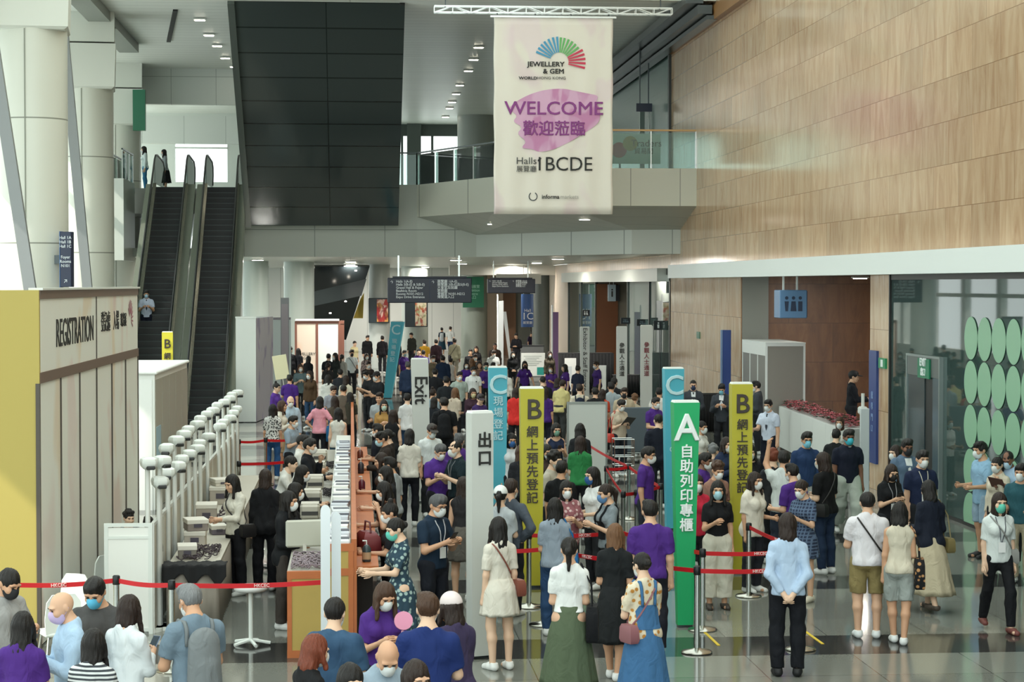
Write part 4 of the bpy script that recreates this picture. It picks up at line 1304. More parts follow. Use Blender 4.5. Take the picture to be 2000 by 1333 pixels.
# white partition board in the middle of the queue
A = at_z(1107, 962)
B = at_s(1185, 787, 4000 / (A.y * math.cos(YAW)))
t = thing('white_screen', 'freestanding pale screen with a grey frame behind the woman in the green top', 'screen', (A.x, A.y, 0))
W_ = 0.80
MB().box(0.03, W_ - 0.03, -0.015, 0.015, 0.08, 1.74).build('sheet', mat('#c5cac5', 0.5), t)
MB().box(0, 0.035, -0.025, 0.025, 0, 1.78).box(W_ - 0.035, W_, -0.025, 0.025, 0, 1.78).box(0, W_, -0.025, 0.025, 1.74, 1.78).build('frame', mat('#9aa09b', 0.3, 0.5), t)
MB().box(0, 0.05, -0.25, 0.25, 0, 0.03).box(W_ - 0.05, W_, -0.25, 0.25, 0, 0.03).build('feet', DKSTEEL, t)
A = at_z(1252, 905)
t = thing('grey_cart', 'dark slate rounded trolley cover beside the man with the black mask', 'cart', (A.x, A.y, 0))
MB().box(-0.42, 0.42, -0.02, 0.02, 0.25, 1.28, 0.08).build('cover', mat('#4b565d', 0.5), t)
MB().box(-0.42, -0.38, -0.25, 0.3, 0, 0.3).box(0.38, 0.42, -0.25, 0.3, 0, 0.3).box(-0.4, 0.4, 0.0, 0.3, 0.22, 0.26).build('frame', STEEL, t)
A = at_z(1267, 960)
t = thing('wire_basket', 'wire basket stand behind the purple shirted man, middle right', 'basket', (A.x - 0.35, A.y + 1.2, 0))
m = MB()
for z in (0.25, 0.42, 0.6, 0.78, 0.95):
    m.tube([(-0.2, -0.2, z), (0.2, -0.2, z), (0.2, 0.2, z), (-0.2, 0.2, z), (-0.2, -0.2, z)], 0.008, 4)
for a, b in ((-1, -1), (0, -1), (1, -1), (1, 0), (1, 1), (-1, 1)):
    m.tube([(0.2 * a, 0.2 * b, 0), (0.2 * a, 0.2 * b, 0.95)], 0.009, 4)
m.build('wires', STEEL, t)
# held-up cream placard is built with its holder's group of things below
A = at_s(1690, 795, 95)
t = thing('gel_dispenser', 'white hand gel dispenser on a pole by the blue wall sign', 'dispenser', (A.x - 0.05, A.y, 0))
MB().tube([(0, 0, 0), (0, 0, 1.45)], 0.03, 8).build('pole', WHITE, t)
MB().box(-0.1, 0.08, -0.12, 0.06, 1.42, 1.58, 0.03).build('head', WHITE, t)
MB().tube([(0, 0, 1.55), (0, 0, 1.85)], 0.035, 8).build('column_top', WHITE, t)
MB().cyl(0, 0, 0, 0.03, 0.2, n=20).build('foot', WHITE, t)
A = at_z(1688, 970)
t = thing('blade_stand', 'slim tall white blade stand in front of the stone pier', 'stand', (A.x, A.y, 0))
MB().box(-0.09, 0.09, -0.03, 0.03, 0.02, 1.7, 0.01).build('blade', mat('#cfd6d6', 0.4), t)
MB().box(-0.15, 0.15, -0.15, 0.15, 0, 0.02).build('foot', WHITE, t)

# ---- belts and posts
def stanchion(px, py, label, belts=(), h=0.97, wall=False):
    g_ = at_z(px, py)
    t = thing('barrier_post', label, 'barrier post', (g_.x, g_.y, 0))
    MB().lathe([(0.0, 0.0), (0.17, 0.0), (0.175, 0.012), (0.16, 0.028), (0.06, 0.045), (0.03, 0.06)], n=28).build('base', mat('#a8a79d', 0.18, 1.0), t, smooth=True, sharp=50)
    MB().tube([(0, 0, 0.05), (0, 0, h - 0.09)], 0.032, 14).build('pole', STEEL, t, smooth=True, sharp=50)
    MB().lathe([(0.036, h - 0.1), (0.04, h - 0.095), (0.04, h - 0.01), (0.03, h)], n=16).build('belt_head', mat('#2a2c2e', 0.35, 0.6), t, smooth=True, sharp=50)
    for tgt in belts:
        q = at_z(*tgt) if len(tgt) == 2 else Vector((tgt[0], tgt[1], 0))
        d = Vector((q.x - g_.x, q.y - g_.y, 0))
        n_ = 12
        a = [Vector((d.x * k / n_, d.y * k / n_, h - 0.03 - 0.022 * math.sin(PI * k / n_))) for k in range(n_ + 1)]
        m = MB()
        sd = Vector((-d.y, d.x, 0)).normalized() * 0.003
        m.loft([[tuple(p + sd), tuple(p - sd), tuple(p - sd - Vector((0, 0, 0.05))), tuple(p + sd - Vector((0, 0, 0.05)))] for p in a])
        b = m.build('belt', RED, t)
        if d.length > 1.0 and g_.y < 30:
            for k in range(max(1, int(d.length / 1.1))):
                f_ = (k + 0.6) / max(1, int(d.length / 1.1))
                if f_ < 0.97:
                    r_ = math.atan2(d.y, d.x)
                    if abs(r_) > PI / 2:
                        r_ += PI
                    text('HKCEC', 0.05, (d.x * f_, d.y * f_ - 0.008, h - 0.055 - 0.022 * math.sin(PI * f_)), mat('#e8c9c6', 0.6), b, (PI / 2, 0, r_), bold=0.001)
    return t


BP = {'A': (228, 1300), 'B': (336, 1312), 'C': (566, 1306), 'D': (1061, 1222), 'E': (1033, 1187), 'F': (1361, 1276), 'G': (1372, 1232), 'H': (1462, 1166), 'I': (1564, 1270), 'J': (1217, 1085), 'K': (1228, 1015), 'L': (1243, 1080), 'M': (1290, 1065), 'N': (1184, 1020), 'O': (467, 952), 'P': (519, 948), 'Q': (467, 1008), 'R': (1560, 1226), 'S': (1146, 958), 'T': (1206, 1000)}
stanchion(*BP['A'], 'steel barrier post behind the man in the grey T-shirt, lower left', [(40, 1312)])
stanchion(*BP['B'], 'steel barrier post beside the man with the grey backpack', [BP['A'], (628, 1305)])
stanchion(*BP['D'], 'steel barrier post between the yellow totem and the green skirted woman', [(944, 1222), (1361, 1276)])
stanchion(*BP['E'], 'steel barrier post just behind the brown shoulder bag', [(1214, 1180)])
stanchion(*BP['F'], 'shiny steel barrier post in front of the green totem, right', [BP['I']])
stanchion(*BP['G'], 'steel barrier post behind the shiny one beside the green totem', [(1560, 1226), (1214, 1180)])
stanchion(*BP['H'], 'steel barrier post at the foot of the right yellow totem', [(1556, 1215)])
stanchion(*BP['I'], 'steel barrier post beside the guard with hands behind his back')
stanchion(*BP['J'], 'steel barrier post left of the purple shirted man\'s back', [BP['N']])
stanchion(*BP['K'], 'tall thin barrier post furthest back of the middle group', [BP['S'], BP['M']])
stanchion(*BP['L'], 'barrier post between two others behind the brown haired woman', [])
stanchion(*BP['M'], 'barrier post left of the light blue totem behind the purple shirt', [BP['J']])
stanchion(*BP['N'], 'barrier post at the lower corner of the pale screen', [BP['K']])
stanchion(*BP['O'], 'barrier post at the far end of the low white partition', [BP['P']])
stanchion(*BP['Q'], 'barrier post nearer along the low white partition', [(592, 998)])
stanchion(*BP['P'], 'barrier post beside the woman in the spotted top', [(582, 945)])

# yellow tapes on the floor
for k, (a, b) in enumerate((((1371, 1231), (1404, 1262)), ((1571, 1233), (1607, 1259)))):
    A, B = at_z(*a), at_z(*b)
    o = MB().bar(A + Vector((0, 0, 0.003)), B + Vector((0, 0, 0.003)), 0.035, 0.004).build('floor_tape', mat('#d8bb2a', 0.5))
    tag(o, 'short yellow tape on the dark floor course %s' % ('by the green totem' if k == 0 else 'right of the guard'), 'tape')

# ---- right hand bays: display booth, planter, signs
A, B = at_s(1497, 672, 79), at_s(1572, 672, 79)
zt = A.z
t = thing('display_booth', 'small white framed booth with grey panels inside the brown stone recess', 'booth', (A.x, A.y, 0))
W_, D_ = B.x - A.x, 3.0
fr = MB()
for x in (0, W_):
    for y in (0, D_):
        fr.box(x - 0.025, x + 0.025, y - 0.025, y + 0.025, 0, zt)
for z in (zt - 0.06, 0.05):
    fr.box(0, W_, -0.025, 0.025, z, z + 0.06).box(-0.025, 0.025, 0, D_, z, z + 0.06).box(W_ - 0.025, W_ + 0.025, 0, D_, z, z + 0.06)
fr.box(-0.025, 0.025, D_ / 3 - 0.02, D_ / 3 + 0.02, 0, zt).box(-0.025, 0.025, 2 * D_ / 3 - 0.02, 2 * D_ / 3 + 0.02, 0, zt)
fr.build('frame', mat('#e3e7e4', 0.4), t)
MB().box(-0.03, W_ + 0.03, -0.04, D_, zt, zt + 0.03).build('roof_sheet', mat('#dfe4e1', 0.5), t)
MB().box(0.03, W_ - 0.03, -0.01, 0.01, 0.1, zt - 0.05).build('front_sheet', mat('#8d8880', 0.4), t)
MB().box(-0.01, 0.01, 0.03, D_, 0.1, zt - 0.3).build('side_sheet', mat('#74736c', 0.4), t)
MB().box(-0.03, 0.03, 0, D_, zt - 0.3, zt - 0.06).build('side_fascia', mat('#e3e7e4', 0.4), t)
# flower planter
A, B = at_z(1522, 792, 1.1), at_z(1640, 835, 1.1)
ang = math.atan2(B.y - A.y, B.x - A.x)
L_ = math.hypot(B.x - A.x, B.y - A.y)
t = thing('flower_planter', 'long white planter wall in front of the brown stone recess', 'planter', (A.x, A.y, 0), ang)
MB().box(0.03, L_, 0.02, 0.6, 0.08, 1.06).build('carcass', mat('#d6dad6', 0.5), t)
for k in range(5):
    MB().box(L_ * k / 5 + 0.008, L_ * (k + 1) / 5 - 0.008, -0.01, 0.02, 0.08, 1.08).build('front_board', mat('#e6eae6', 0.5), t)
MB().box(0.04, L_ - 0.04, 0.03, 0.58, 0.0, 0.08).build('plinth', BLACK, t)
for xe in (0, L_ - 0.03):
    MB().box(xe, xe + 0.03, 0, 0.6, 0.08, 1.08).build('end_board', mat('#dfe3df', 0.5), t)
fl, lf = MB(), MB()
rnd = random.Random(3)
for k in range(620):
    c = Vector((rnd.uniform(0.05, L_ - 0.05), rnd.uniform(0.06, 0.55), 1.08 + rnd.uniform(0.0, 0.16)))
    tgt = fl if rnd.random() < 0.68 else lf
    for i in range(5):
        a = i * 1.257 + rnd.random()
        d = Vector((math.cos(a), math.sin(a), 0.35)) * rnd.uniform(0.05, 0.085)
        n_ = Vector((-math.sin(a), math.cos(a), 0)) * 0.025
        tgt.add([c, c + d * 0.6 + n_, c + d, c + d * 0.6 - n_], [(0, 1, 2, 3)])
root = fl.build('poinsettia_flowers', mat('#c0616a', 0.6, var=0.6, bscale=14))
root.matrix_world = Matrix.Translation((A.x, A.y, 0)) @ Matrix.Rotation(ang, 4, 'Z')
root['kind'] = 'stuff'
tag(root, 'pink and red flowers filling the white planter', 'flowers')
lv = lf.build('leaves', mat('#33402a', 0.6), root)
# black cloths at the foot of the stone wall and before the glass bay
for k, (px0, px1, py, s, h, lab) in enumerate(((1338, 1440, 775, 70, 1.02, 'black draped table behind the men in dark suits'), (1092, 1200, 690, 52, 1.5, 'long black draped table behind the Exhibitor totem'), (1200, 1296, 735, 54, 0.8, 'low black draped table by the glass bay'))):
    A, B = at_s(px0, py, s), at_s(px1, py, s)
    t = thing('draped_table', lab, 'table', (A.x, A.y, 0))
    W_ = B.x - A.x
    MB().box(0, W_, 0, 0.7, h - 0.03, h, 0.01).build('top', mat('#101214', 0.8), t)
    bot, topp = [], []
    n = 80
    for i in range(n + 1):
        bot.append((W_ * i / n, -0.02 + 0.02 * math.sin(i * 1.3), 0.01))
        topp.append((W_ * i / n, 0.0, h - 0.02))
    o = MB().add(bot + topp, [(i, i + 1, n + 2 + i, n + 1 + i) for i in range(n)]).build('drape', mat('#0f1113', 0.9), t, smooth=True)
    o.modifiers.new('thickness', 'SOLIDIFY').thickness = 0.01
    MB().box(0.03, W_ - 0.03, 0.05, 0.66, 0, h - 0.03).build('carcass', mat('#0c0d0f', 0.9), t)

A = at_s(1664, 760, 89)
t = thing('black_podium', 'black riser behind the flower planter carrying the person in the black cap', 'podium', (A.x, A.y, 0))
MB().box(-0.5, 0.5, -0.45, 0.6, 0, 0.44, 0.01).build('carcass', BLACK, t)
MB().box(-0.5, 0.5, -0.45, 0.6, 0.44, 0.46).build('top', mat('#26292b', 0.5), t)

# hanging blue toilet sign
A, B = at_s(1523, 622, 84), at_s(1577, 567, 84)
t = thing('toilet_sign', 'blue hanging box sign with three white figures below the white soffit', 'sign', (A.x, A.y, A.z), 0.0)
W_, H_ = B.x - A.x, B.z - A.z
MB().box(0, W_, 0, 0.65, 0, H_, 0.015).build('box', mat('#5f86ad', 0.35), t)
MB().box(W_, W_ + 0.012, 0.02, 0.63, 0.02, H_ - 0.02).build('side_face', mat('#12203f', 0.35), t)
MB().box(0.13, 0.17, 0.3, 0.34, H_, 4.28 - A.z).box(W_ - 0.19, W_ - 0.15, 0.3, 0.34, H_, 4.28 - A.z).build('rods', WHITE, t)
m = MB()
for i in range(3):
    x = W_ * (0.25 + 0.25 * i)
    m.disc((x, -0.004, H_ * 0.72), (1, 0, 0), (0, 0, 1), 0.04, 14)
    m.prism([(x - 0.05, -0.004, H_ * 0.6), (x + 0.05, -0.004, H_ * 0.6), (x + (0.03, 0.07, 0.05)[i], -0.004, H_ * 0.25), (x - (0.03, 0.07, 0.05)[i], -0.004, H_ * 0.25)], (0, -0.004, 0))
m.build('figures', mat('#20304a', 0.5), t)
A, B = at_s(1188, 589, 46), at_s(1203, 556, 46)
t = thing('hanging_square_sign', 'pale square hanging sign with a dark side in the far glazed bay', 'sign', (A.x, A.y, A.z))
MB().box(0, B.x - A.x, 0, 0.3, 0, B.z - A.z, 0.01).build('box', mat('#b8ccd6', 0.4), t)
MB().box(B.x - A.x, B.x - A.x + 0.16, 0.02, 0.3, 0.02, B.z - A.z - 0.02).build('side_face', mat('#1a2228', 0.4), t)
MB().box(0.05, 0.08, 0.1, 0.13, B.z - A.z, 4.4 - A.z).box(0.22, 0.25, 0.1, 0.13, B.z - A.z, 4.4 - A.z).build('rods', WHITE, t)
text('i', 0.5, ((B.x - A.x) / 2, -0.01, 0.35), INK, t, bold=0.01)
for k, (px0, py0, px1, py1, s, lab) in enumerate(((1138, 606, 1152, 618, 47, 'small black sign with white figures at the left of the far bay'), (1213, 621, 1231, 633, 54, 'small dark sign on the glazed bay above the left Chinese totem'), (1244, 624, 1266, 637, 55, 'small dark sign on the glazed bay above the right Chinese totem'), (1277, 627, 1307, 645, 58, 'black sign with a white wheelchair figure beside the stone wall'))):
    A, B = at_s(px0, py1, s), at_s(px1, py0, s)
    t = thing('pictogram_sign', lab, 'sign', (A.x, A.y, A.z))
    W_, H_ = B.x - A.x, B.z - A.z
    MB().box(0, W_, 0, 0.06, 0, H_).build('panel', mat('#131a20', 0.4), t)
    m = MB()
    for i in range(2 if k in (0, 3) else 0):
        x = W_ * (0.3 + 0.3 * i)
        m.disc((x, -0.004, H_ * 0.75), (1, 0, 0), (0, 0, 1), H_ * 0.1, 12)
        m.prism([(x - H_ * 0.13, -0.004, H_ * 0.6), (x + H_ * 0.1, -0.004, H_ * 0.6), (x + H_ * (0.1 + 0.1 * i), -0.004, H_ * 0.2), (x - H_ * 0.1, -0.004, H_ * 0.2)], (0, -0.004, 0))
    if k in (0, 3):
        m.build('figures', LT, t)
    else:
        text('Hall 1\n展覽廳', H_ * 0.32, (W_ / 2, -0.006, H_ / 2), mat('#8fa3ae', 0.5), t)
    MB().box(W_ * 0.4, W_ * 0.45, 0.06, 0.10, -A.z, H_).build('post', DKSTEEL, t)
# blue blade signs on the stone
ya_, yb_ = at_x(1716, 790, XW).y, at_x(1701.5, 790, XW).y
z0, z1_ = at_x(1708, 905, XW).z, at_x(1708, 685, XW).z
t = thing('blade_sign', 'tall blue blade sign on the stone pier left of the glass shop front', 'sign', (XW, ya_, z0))
MB().box(-0.05, 0.0, 0, yb_ - ya_, 0, z1_ - z0).build('blade', mat('#253f80', 0.35), t)
for i in range(4):
    text('廳梯門口'[i], 0.16, (-0.06, (yb_ - ya_) / 2, (z1_ - z0) * 0.6 - 0.22 * i), mat('#8ea6cf', 0.5), t, (PI / 2, 0, -PI / 2))
A, B = at_y(1411, 775, yb - 0.15), at_y(1428, 645, yb - 0.15)
t = thing('blade_sign', 'tall blue blade sign at the far corner of the stone recess', 'sign', (A.x, yb - 0.15, 0))
MB().box(0, B.x - A.x, 0, 0.1, 0.6, B.z, 0.01).build('blade', mat('#253f80', 0.35), t)
MB().box(0.05, 0.1, 0.02, 0.08, 0, 0.6).build('post', DKSTEEL, t)
MB().box(-0.04, 0.0, -0.01, 0.11, 0.6, B.z).build('pale_edge', mat('#6f86a8', 0.4), t)
A = at_x(1726, 710, XW)
t = thing('running_man_sign', 'small green exit pictogram on the stone pier', 'sign', (XW - 0.02, A.y, A.z))
MB().box(-0.02, 0.02, -0.26, 0.26, -0.1, 0.1).build('panel', mat('#1d8a5a', 0.4), t)
MB().box(-0.024, -0.02, -0.08, 0.08, -0.07, 0.07).build('figure', LT, t)
A = at_x(1365, 655, XW)
o = MB().box(XW - 0.03, XW, A.y - 0.25, A.y + 0.25, A.z - 0.1, A.z + 0.1).build('small_green_sign', mat('#5f8a74', 0.4))
tag(o, 'tiny green sign high on the pale stone wall section', 'sign')
# the exit door in the glass and the green discs
ye0, ye1 = at_x(1840, 760, XW).y, at_x(1774, 760, XW).y
zd1, zd0 = at_x(1774, 690, XW).z, at_x(1774, 730, XW).z
t = thing('shop_door', 'grey framed glass exit door in the dark shop front', 'door', (XW, ye0, 0))
D_ = ye1 - ye0
MB().box(-0.05, 0.02, 0, 0.06, 0, zd1).box(-0.05, 0.02, D_ - 0.06, D_, 0, zd1).box(-0.05, 0.02, 0, D_, zd1 - 0.04, zd1).build('frame', mat('#8f9c99', 0.3, 0.6), t)
MB().box(-0.04, 0.01, 0.06, D_ - 0.06, zd0, zd1 - 0.04).build('header', mat('#5d6462', 0.4), t)
MB().box(-0.03, 0.005, 0.06, D_ * 0.22, 0.02, zd0).build('door_leaf', mat('#4d5f68', 0.15), t)
MB().box(-0.03, 0.005, D_ * 0.46, D_ - 0.06, 0.02, zd0).build('door_leaf', mat('#39464a', 0.15), t)
MB().box(-0.01, 0.008, D_ * 0.22, D_ * 0.46, 0.02, zd0).build('gap_shade_sheet', mat('#101614', 0.5), t)  # sheet coloured dark for the shaded opening between the leaves
s_ = MB().box(-0.075, -0.045, D_ * 0.26, D_ * 0.60, zd0 - 0.03, zd1 - 0.06).build('exit_sign', mat('#0f7a55', 0.4), t)
text('EXIT', 0.20, (-0.08, D_ * 0.43, (zd0 + zd1) / 2 + 0.06), LT, s_, (PI / 2, 0, -PI / 2), bold=0.006)
text('出口', 0.16, (-0.08, D_ * 0.43, (zd0 + zd1) / 2 - 0.12), LT, s_, (PI / 2, 0, -PI / 2), bold=0.004)
dm, first = mat('#8fbf9d', 0.35), None
yA = at_x(1895.5, 660, XW).y
zA = at_x(1895.5, 661, XW).z
pit = 0.742
for c in range(9):
    for r in range(5):
        y_ = yA - c * pit
        z_ = zA - r * pit
        nm = 'row %d' % (r + 1)
        me_o = None
        if first is None:
            first = MB().disc((0, 0, 0), (0, 1, 0), (0, 0, 1), 0.362, 40, -0.006).build('green_disc', dm)
            o = first
        else:
            o = first.copy()
            COL.objects.link(o)
        o.location = (XW + 0.01, y_, z_)
        tag(o, 'pale green disc sticker in the grid on the dark shop glass', 'sticker', 'green discs on the shop glass')

# ---- mid left booths
A = at_z(461, 826)
s_ = 66.0
z3 = at_s(461, 622, s_).z
t = thing('tall_white_booth', 'tall white booth with a lilac printed side beyond the low partition', 'booth', (A.x, A.y, 0))
W_ = 39 / s_
MB().box(0, W_, 0, 0.05, 0.02, z3).build('front_panel', mat('#d9dfda', 0.45), t)
MB().prism([(W_, 0, 0.02), (W_ + 0.38, 3.5, 0.02), (W_ + 0.38, 3.5, z3), (W_, 0, z3)], (-0.04, 0.01, 0)).build('side_panel', wash_mat('#dcd9e6', [('#b9a6d6', 0.8), ('#8f7fb8', 0.6)], 1.2, 0.5, 'yz', 0.58), t)
MB().box(0, 0.05, 0.05, 3.5, 0, z3).box(0, W_ + 0.38, 3.45, 3.5, 0, z3).build('back_panels', mat('#cfd6d1', 0.5), t)
MB().box(-0.01, W_ + 0.01, -0.01, 0.04, z3, z3 + 0.05).build('top_rail', WHITE, t)
A = at_s(525, 625, 57)
t = thing('pale_booth', 'pale grey booth wall directly behind the lilac printed side', 'booth', (A.x, A.y, 0))
MB().box(0, 0.75, 0, 0.06, 0.02, A.z).build('wall_panel', mat('#c9d3d1', 0.5), t)
MB().box(0, 0.75, -0.02, 0.08, A.z, A.z + 0.08).build('top_rail', mat('#8f8a92', 0.5), t)
A = at_s(548, 582, 60)
o = MB().box(A.x, A.x + 0.27, A.y, A.y + 0.1, 0, A.z).build('grey_banner_post', mat('#8d8f92', 0.45))
tag(o, 'tall grey banner post standing left of the brown framed booth', 'post')
MB().box(A.x + 0.03, A.x + 0.24, A.y - 0.012, A.y, 1.0, A.z - 0.2).build('print', mat('#a39aa0', 0.5), o)
A, B = at_s(577, 628, 47), at_s(672, 628, 47)
t = thing('brown_framed_booth', 'booth with brown frame, salmon panel with a small logo and a white panel', 'booth', (A.x, A.y, 0))
W_, zt = B.x - A.x, A.z
MB().box(0.0, W_ * 0.42, 0, 0.05, 0.02, zt - 0.1).build('salmon_panel', wash_mat('#cfc3b4', [('#d9a88a', 0.7)], 0.6, 0.5, 'xz', 0.45), t)
MB().box(W_ * 0.46, W_ * 0.88, 0, 0.05, 0.02, zt - 0.1).build('white_panel', mat('#cdd5d2', 0.5), t)
m = MB()
for x in (-0.03, W_ * 0.42, W_ * 0.88):
    m.box(x, x + 0.09, -0.03, 0.08, 0, zt)
m.box(0, W_, -0.03, 0.08, zt - 0.1, zt + 0.02).box(W_ * 0.92, W_, 0, 2.0, 0, zt)
m.build('brown_frame', mat('#6f4638', 0.5), t)
MB().box(0, W_ * 0.9, -0.1, -0.03, zt + 0.02, zt + 0.1).build('light_rail', WHITE, t)
text('JEWELLERY\n& GEM', 0.17, (W_ * 0.2, -0.01, zt - 1.45), GREY, t)
A = at_s(705, 588, 40)
o = MB().prism([at_s(690, 622, 40), at_s(709, 622, 40), at_s(711, 572, 40), at_s(704, 584, 40)], (0, 0.15, 0)).build('yellow_poster', mat('#e0c24c', 0.5))
tag(o, 'yellow and white poster wedge beyond the raked dark panel', 'poster')
A = at_s(985, 612, 40)
t = thing('thin_white_totem', 'thin white totem leaning before the far Hall 1C column', 'sign', (A.x, A.y, 0))
MB().loft([[(x * w + dx, y, z) for x, y in ((-1, -0.05), (1, -0.05), (1, 0.05), (-1, 0.05))] for z, w, dx in ((0, 0.06, 0.35), (2.75, 0.09, 0.0))]).build('blade', mat('#dfe4e4', 0.5), t)
for k, (px, py, s, cm, lab) in enumerate(((978, 588, 43, '#b4babb', 'grey white column banner at the left of the far passage'), (1085, 610, 46, '#7a5a86', 'purple banner pillar at the right of the far passage'))):
    A = at_s(px, py, s)
    t = thing('banner_pillar', lab, 'sign', (A.x, A.y, 0))
    MB().box(-0.12, 0.12, -0.06, 0.06, 0, A.z).build('face', mat(cm, 0.5), t)
    MB().box(-0.17, -0.12, -0.07, 0.07, 0, A.z + 0.3).build('white_edge', mat('#e0e6e6', 0.4), t)
# far reception counter
A, B = at_s(1012, 668, 40), at_s(1062, 668, 40)
t = thing('far_counter', 'grey counter at the far end below the Hall 1C banner', 'counter', (A.x, A.y, 0))
MB().box(0, B.x - A.x, 0, 0.6, 0, 1.05).build('front', mat('#8b8f90', 0.5), t)
MB().box(-0.03, B.x - A.x + 0.03, -0.04, 0.64, 1.05, 1.1).build('top', mat('#3a3d40', 0.4), t)

# ================================================================ PEOPLE
class Vox:
    """A signed distance grid that blends tapered limbs into one continuous skin."""

    def __init__(s, lo, hi, h):
        s.h = h
        s.lo = np.array(lo, np.float32)
        s.n = np.ceil((np.array(hi) - np.array(lo)) / h).astype(int) + 1
        s.ax = [s.lo[i] + h * np.arange(s.n[i], dtype=np.float32) for i in range(3)]
        s.F = np.full(s.n, 0.15, np.float32)

    def _win(s, lo, hi):
        a = np.clip(np.floor((np.array(lo) - s.lo) / s.h).astype(int), 0, s.n - 1)
        b = np.clip(np.ceil((np.array(hi) - s.lo) / s.h).astype(int) + 1, 1, s.n)
        sl = tuple(slice(i, j) for i, j in zip(a, b))
        X = s.ax[0][sl[0]][:, None, None]
        Y = s.ax[1][sl[1]][None, :, None]
        Z = s.ax[2][sl[2]][None, None, :]
        return sl, X, Y, Z

    def _mix(s, sl, d, k, sub=False):
        a = s.F[sl]
        if sub:
            d = -d
            hh = np.maximum(k - np.abs(a - d), 0) / k
            s.F[sl] = np.maximum(a, d) + hh * hh * k * 0.25
        else:
            hh = np.maximum(k - np.abs(a - d), 0) / k
            s.F[sl] = np.minimum(a, d) - hh * hh * k * 0.25

    def cone(s, p, q, ra, rb, sy=1.0, k=0.035, sub=False, clip=None):
        p, q = np.array(p, np.float32), np.array(q, np.float32)
        m = max(ra, rb) + 0.09
        sl, X, Y, Z = s._win(np.minimum(p, q) - m, np.maximum(p, q) + m)
        P, Q = p * (1, sy, 1), q * (1, sy, 1)
        d = Q - P
        dd = max(float(d @ d), 1e-9)
        x, y, z = X - P[0], Y * sy - P[1], Z - P[2]
        t = np.clip((x * d[0] + y * d[1] + z * d[2]) / dd, 0, 1)
        r = np.sqrt((x - t * d[0]) ** 2 + (y - t * d[1]) ** 2 + (z - t * d[2]) ** 2)
        dist = r - (ra + (rb - ra) * t)
        if clip is not None:
            c, n = clip
            dist = np.maximum(dist, (X - c[0]) * n[0] + (Y - c[1]) * n[1] + (Z - c[2]) * n[2])
        s._mix(sl, dist, k, sub)

    def ell(s, c, r, k=0.02, sub=False, M=None):
        m = max(r) + 0.06
        sl, X, Y, Z = s._win(np.array(c) - m, np.array(c) + m)
        x, y, z = X - c[0], Y - c[1], Z - c[2]
        if M is not None:
            x, y, z = (M[0][0] * x + M[1][0] * y + M[2][0] * z, M[0][1] * x + M[1][1] * y + M[2][1] * z, M[0][2] * x + M[1][2] * y + M[2][2] * z)
        k0 = np.sqrt((x / r[0]) ** 2 + (y / r[1]) ** 2 + (z / r[2]) ** 2)
        k1 = np.sqrt((x / r[0] ** 2) ** 2 + (y / r[1] ** 2) ** 2 + (z / r[2] ** 2) ** 2) + 1e-6
        s._mix(sl, k0 * (k0 - 1) / k1, k, sub)

    def plane(s, c, n):
        X, Y, Z = s.ax[0][:, None, None], s.ax[1][None, :, None], s.ax[2][None, None, :]
        s.F = np.maximum(s.F, (X - c[0]) * n[0] + (Y - c[1]) * n[1] + (Z - c[2]) * n[2]).astype(np.float32)

    def net(s):
        F = s.F.copy()
        for i in range(3):
            sl = [slice(None)] * 3
            for e in (0, -1):
                sl[i] = e
                F[tuple(sl)] = np.maximum(F[tuple(sl)], 0.01)
        S = F < 0
        nx, ny, nz = F.shape
        c = [(i, j, k) for i in (0, 1) for j in (0, 1) for k in (0, 1)]
        cs = lambda A, o: A[o[0]:nx - 1 + o[0], o[1]:ny - 1 + o[1], o[2]:nz - 1 + o[2]]
        cnt = sum(cs(S, o).astype(np.int8) for o in c)
        I = np.argwhere((cnt > 0) & (cnt < 8))
        idx = np.full((nx - 1, ny - 1, nz - 1), -1, np.int32)
        idx[I[:, 0], I[:, 1], I[:, 2]] = np.arange(len(I))
        V = np.zeros((len(I), 3), np.float32)
        W = np.zeros((len(I), 1), np.float32)
        get = lambda o: F[I[:, 0] + o[0], I[:, 1] + o[1], I[:, 2] + o[2]]
        for a in c:
            for b in c:
                df = [b[i] - a[i] for i in range(3)]
                if sum(df) == 1 and min(df) == 0:
                    fa, fb = get(a), get(b)
                    m = (fa < 0) != (fb < 0)
                    t = np.where(m, fa / np.where(fa == fb, 1, fa - fb), 0)[:, None]
                    p = np.array(a, np.float32) + t * np.array(df, np.float32)
                    V += np.where(m[:, None], p, 0)
                    W += m[:, None]
        V = (I + V / np.maximum(W, 1)) * s.h + s.lo
        Q = []
        for ax in range(3):
            u, w = (ax + 1) % 3, (ax + 2) % 3
            sa = [slice(None)] * 3
            sb = [slice(None)] * 3
            sa[ax], sb[ax] = slice(0, -1), slice(1, None)
            A, B = S[tuple(sa)], S[tuple(sb)]
            E = np.argwhere(A != B)
            ok = (E[:, u] > 0) & (E[:, w] > 0) & (E[:, u] < F.shape[u] - 1) & (E[:, w] < F.shape[w] - 1)
            E = E[ok]
            if not len(E):
                continue
            flip = A[E[:, 0], E[:, 1], E[:, 2]]
            co = []
            for du, dw in ((-1, -1), (0, -1), (0, 0), (-1, 0)):
                e = E.copy()
                e[:, u] += du
                e[:, w] += dw
                co.append(idx[e[:, 0], e[:, 1], e[:, 2]])
            q = np.stack(co, 1)
            q = np.where(flip[:, None], q, q[:, ::-1])
            Q.append(q)
        return V, np.concatenate(Q) if Q else np.zeros((0, 4), int)

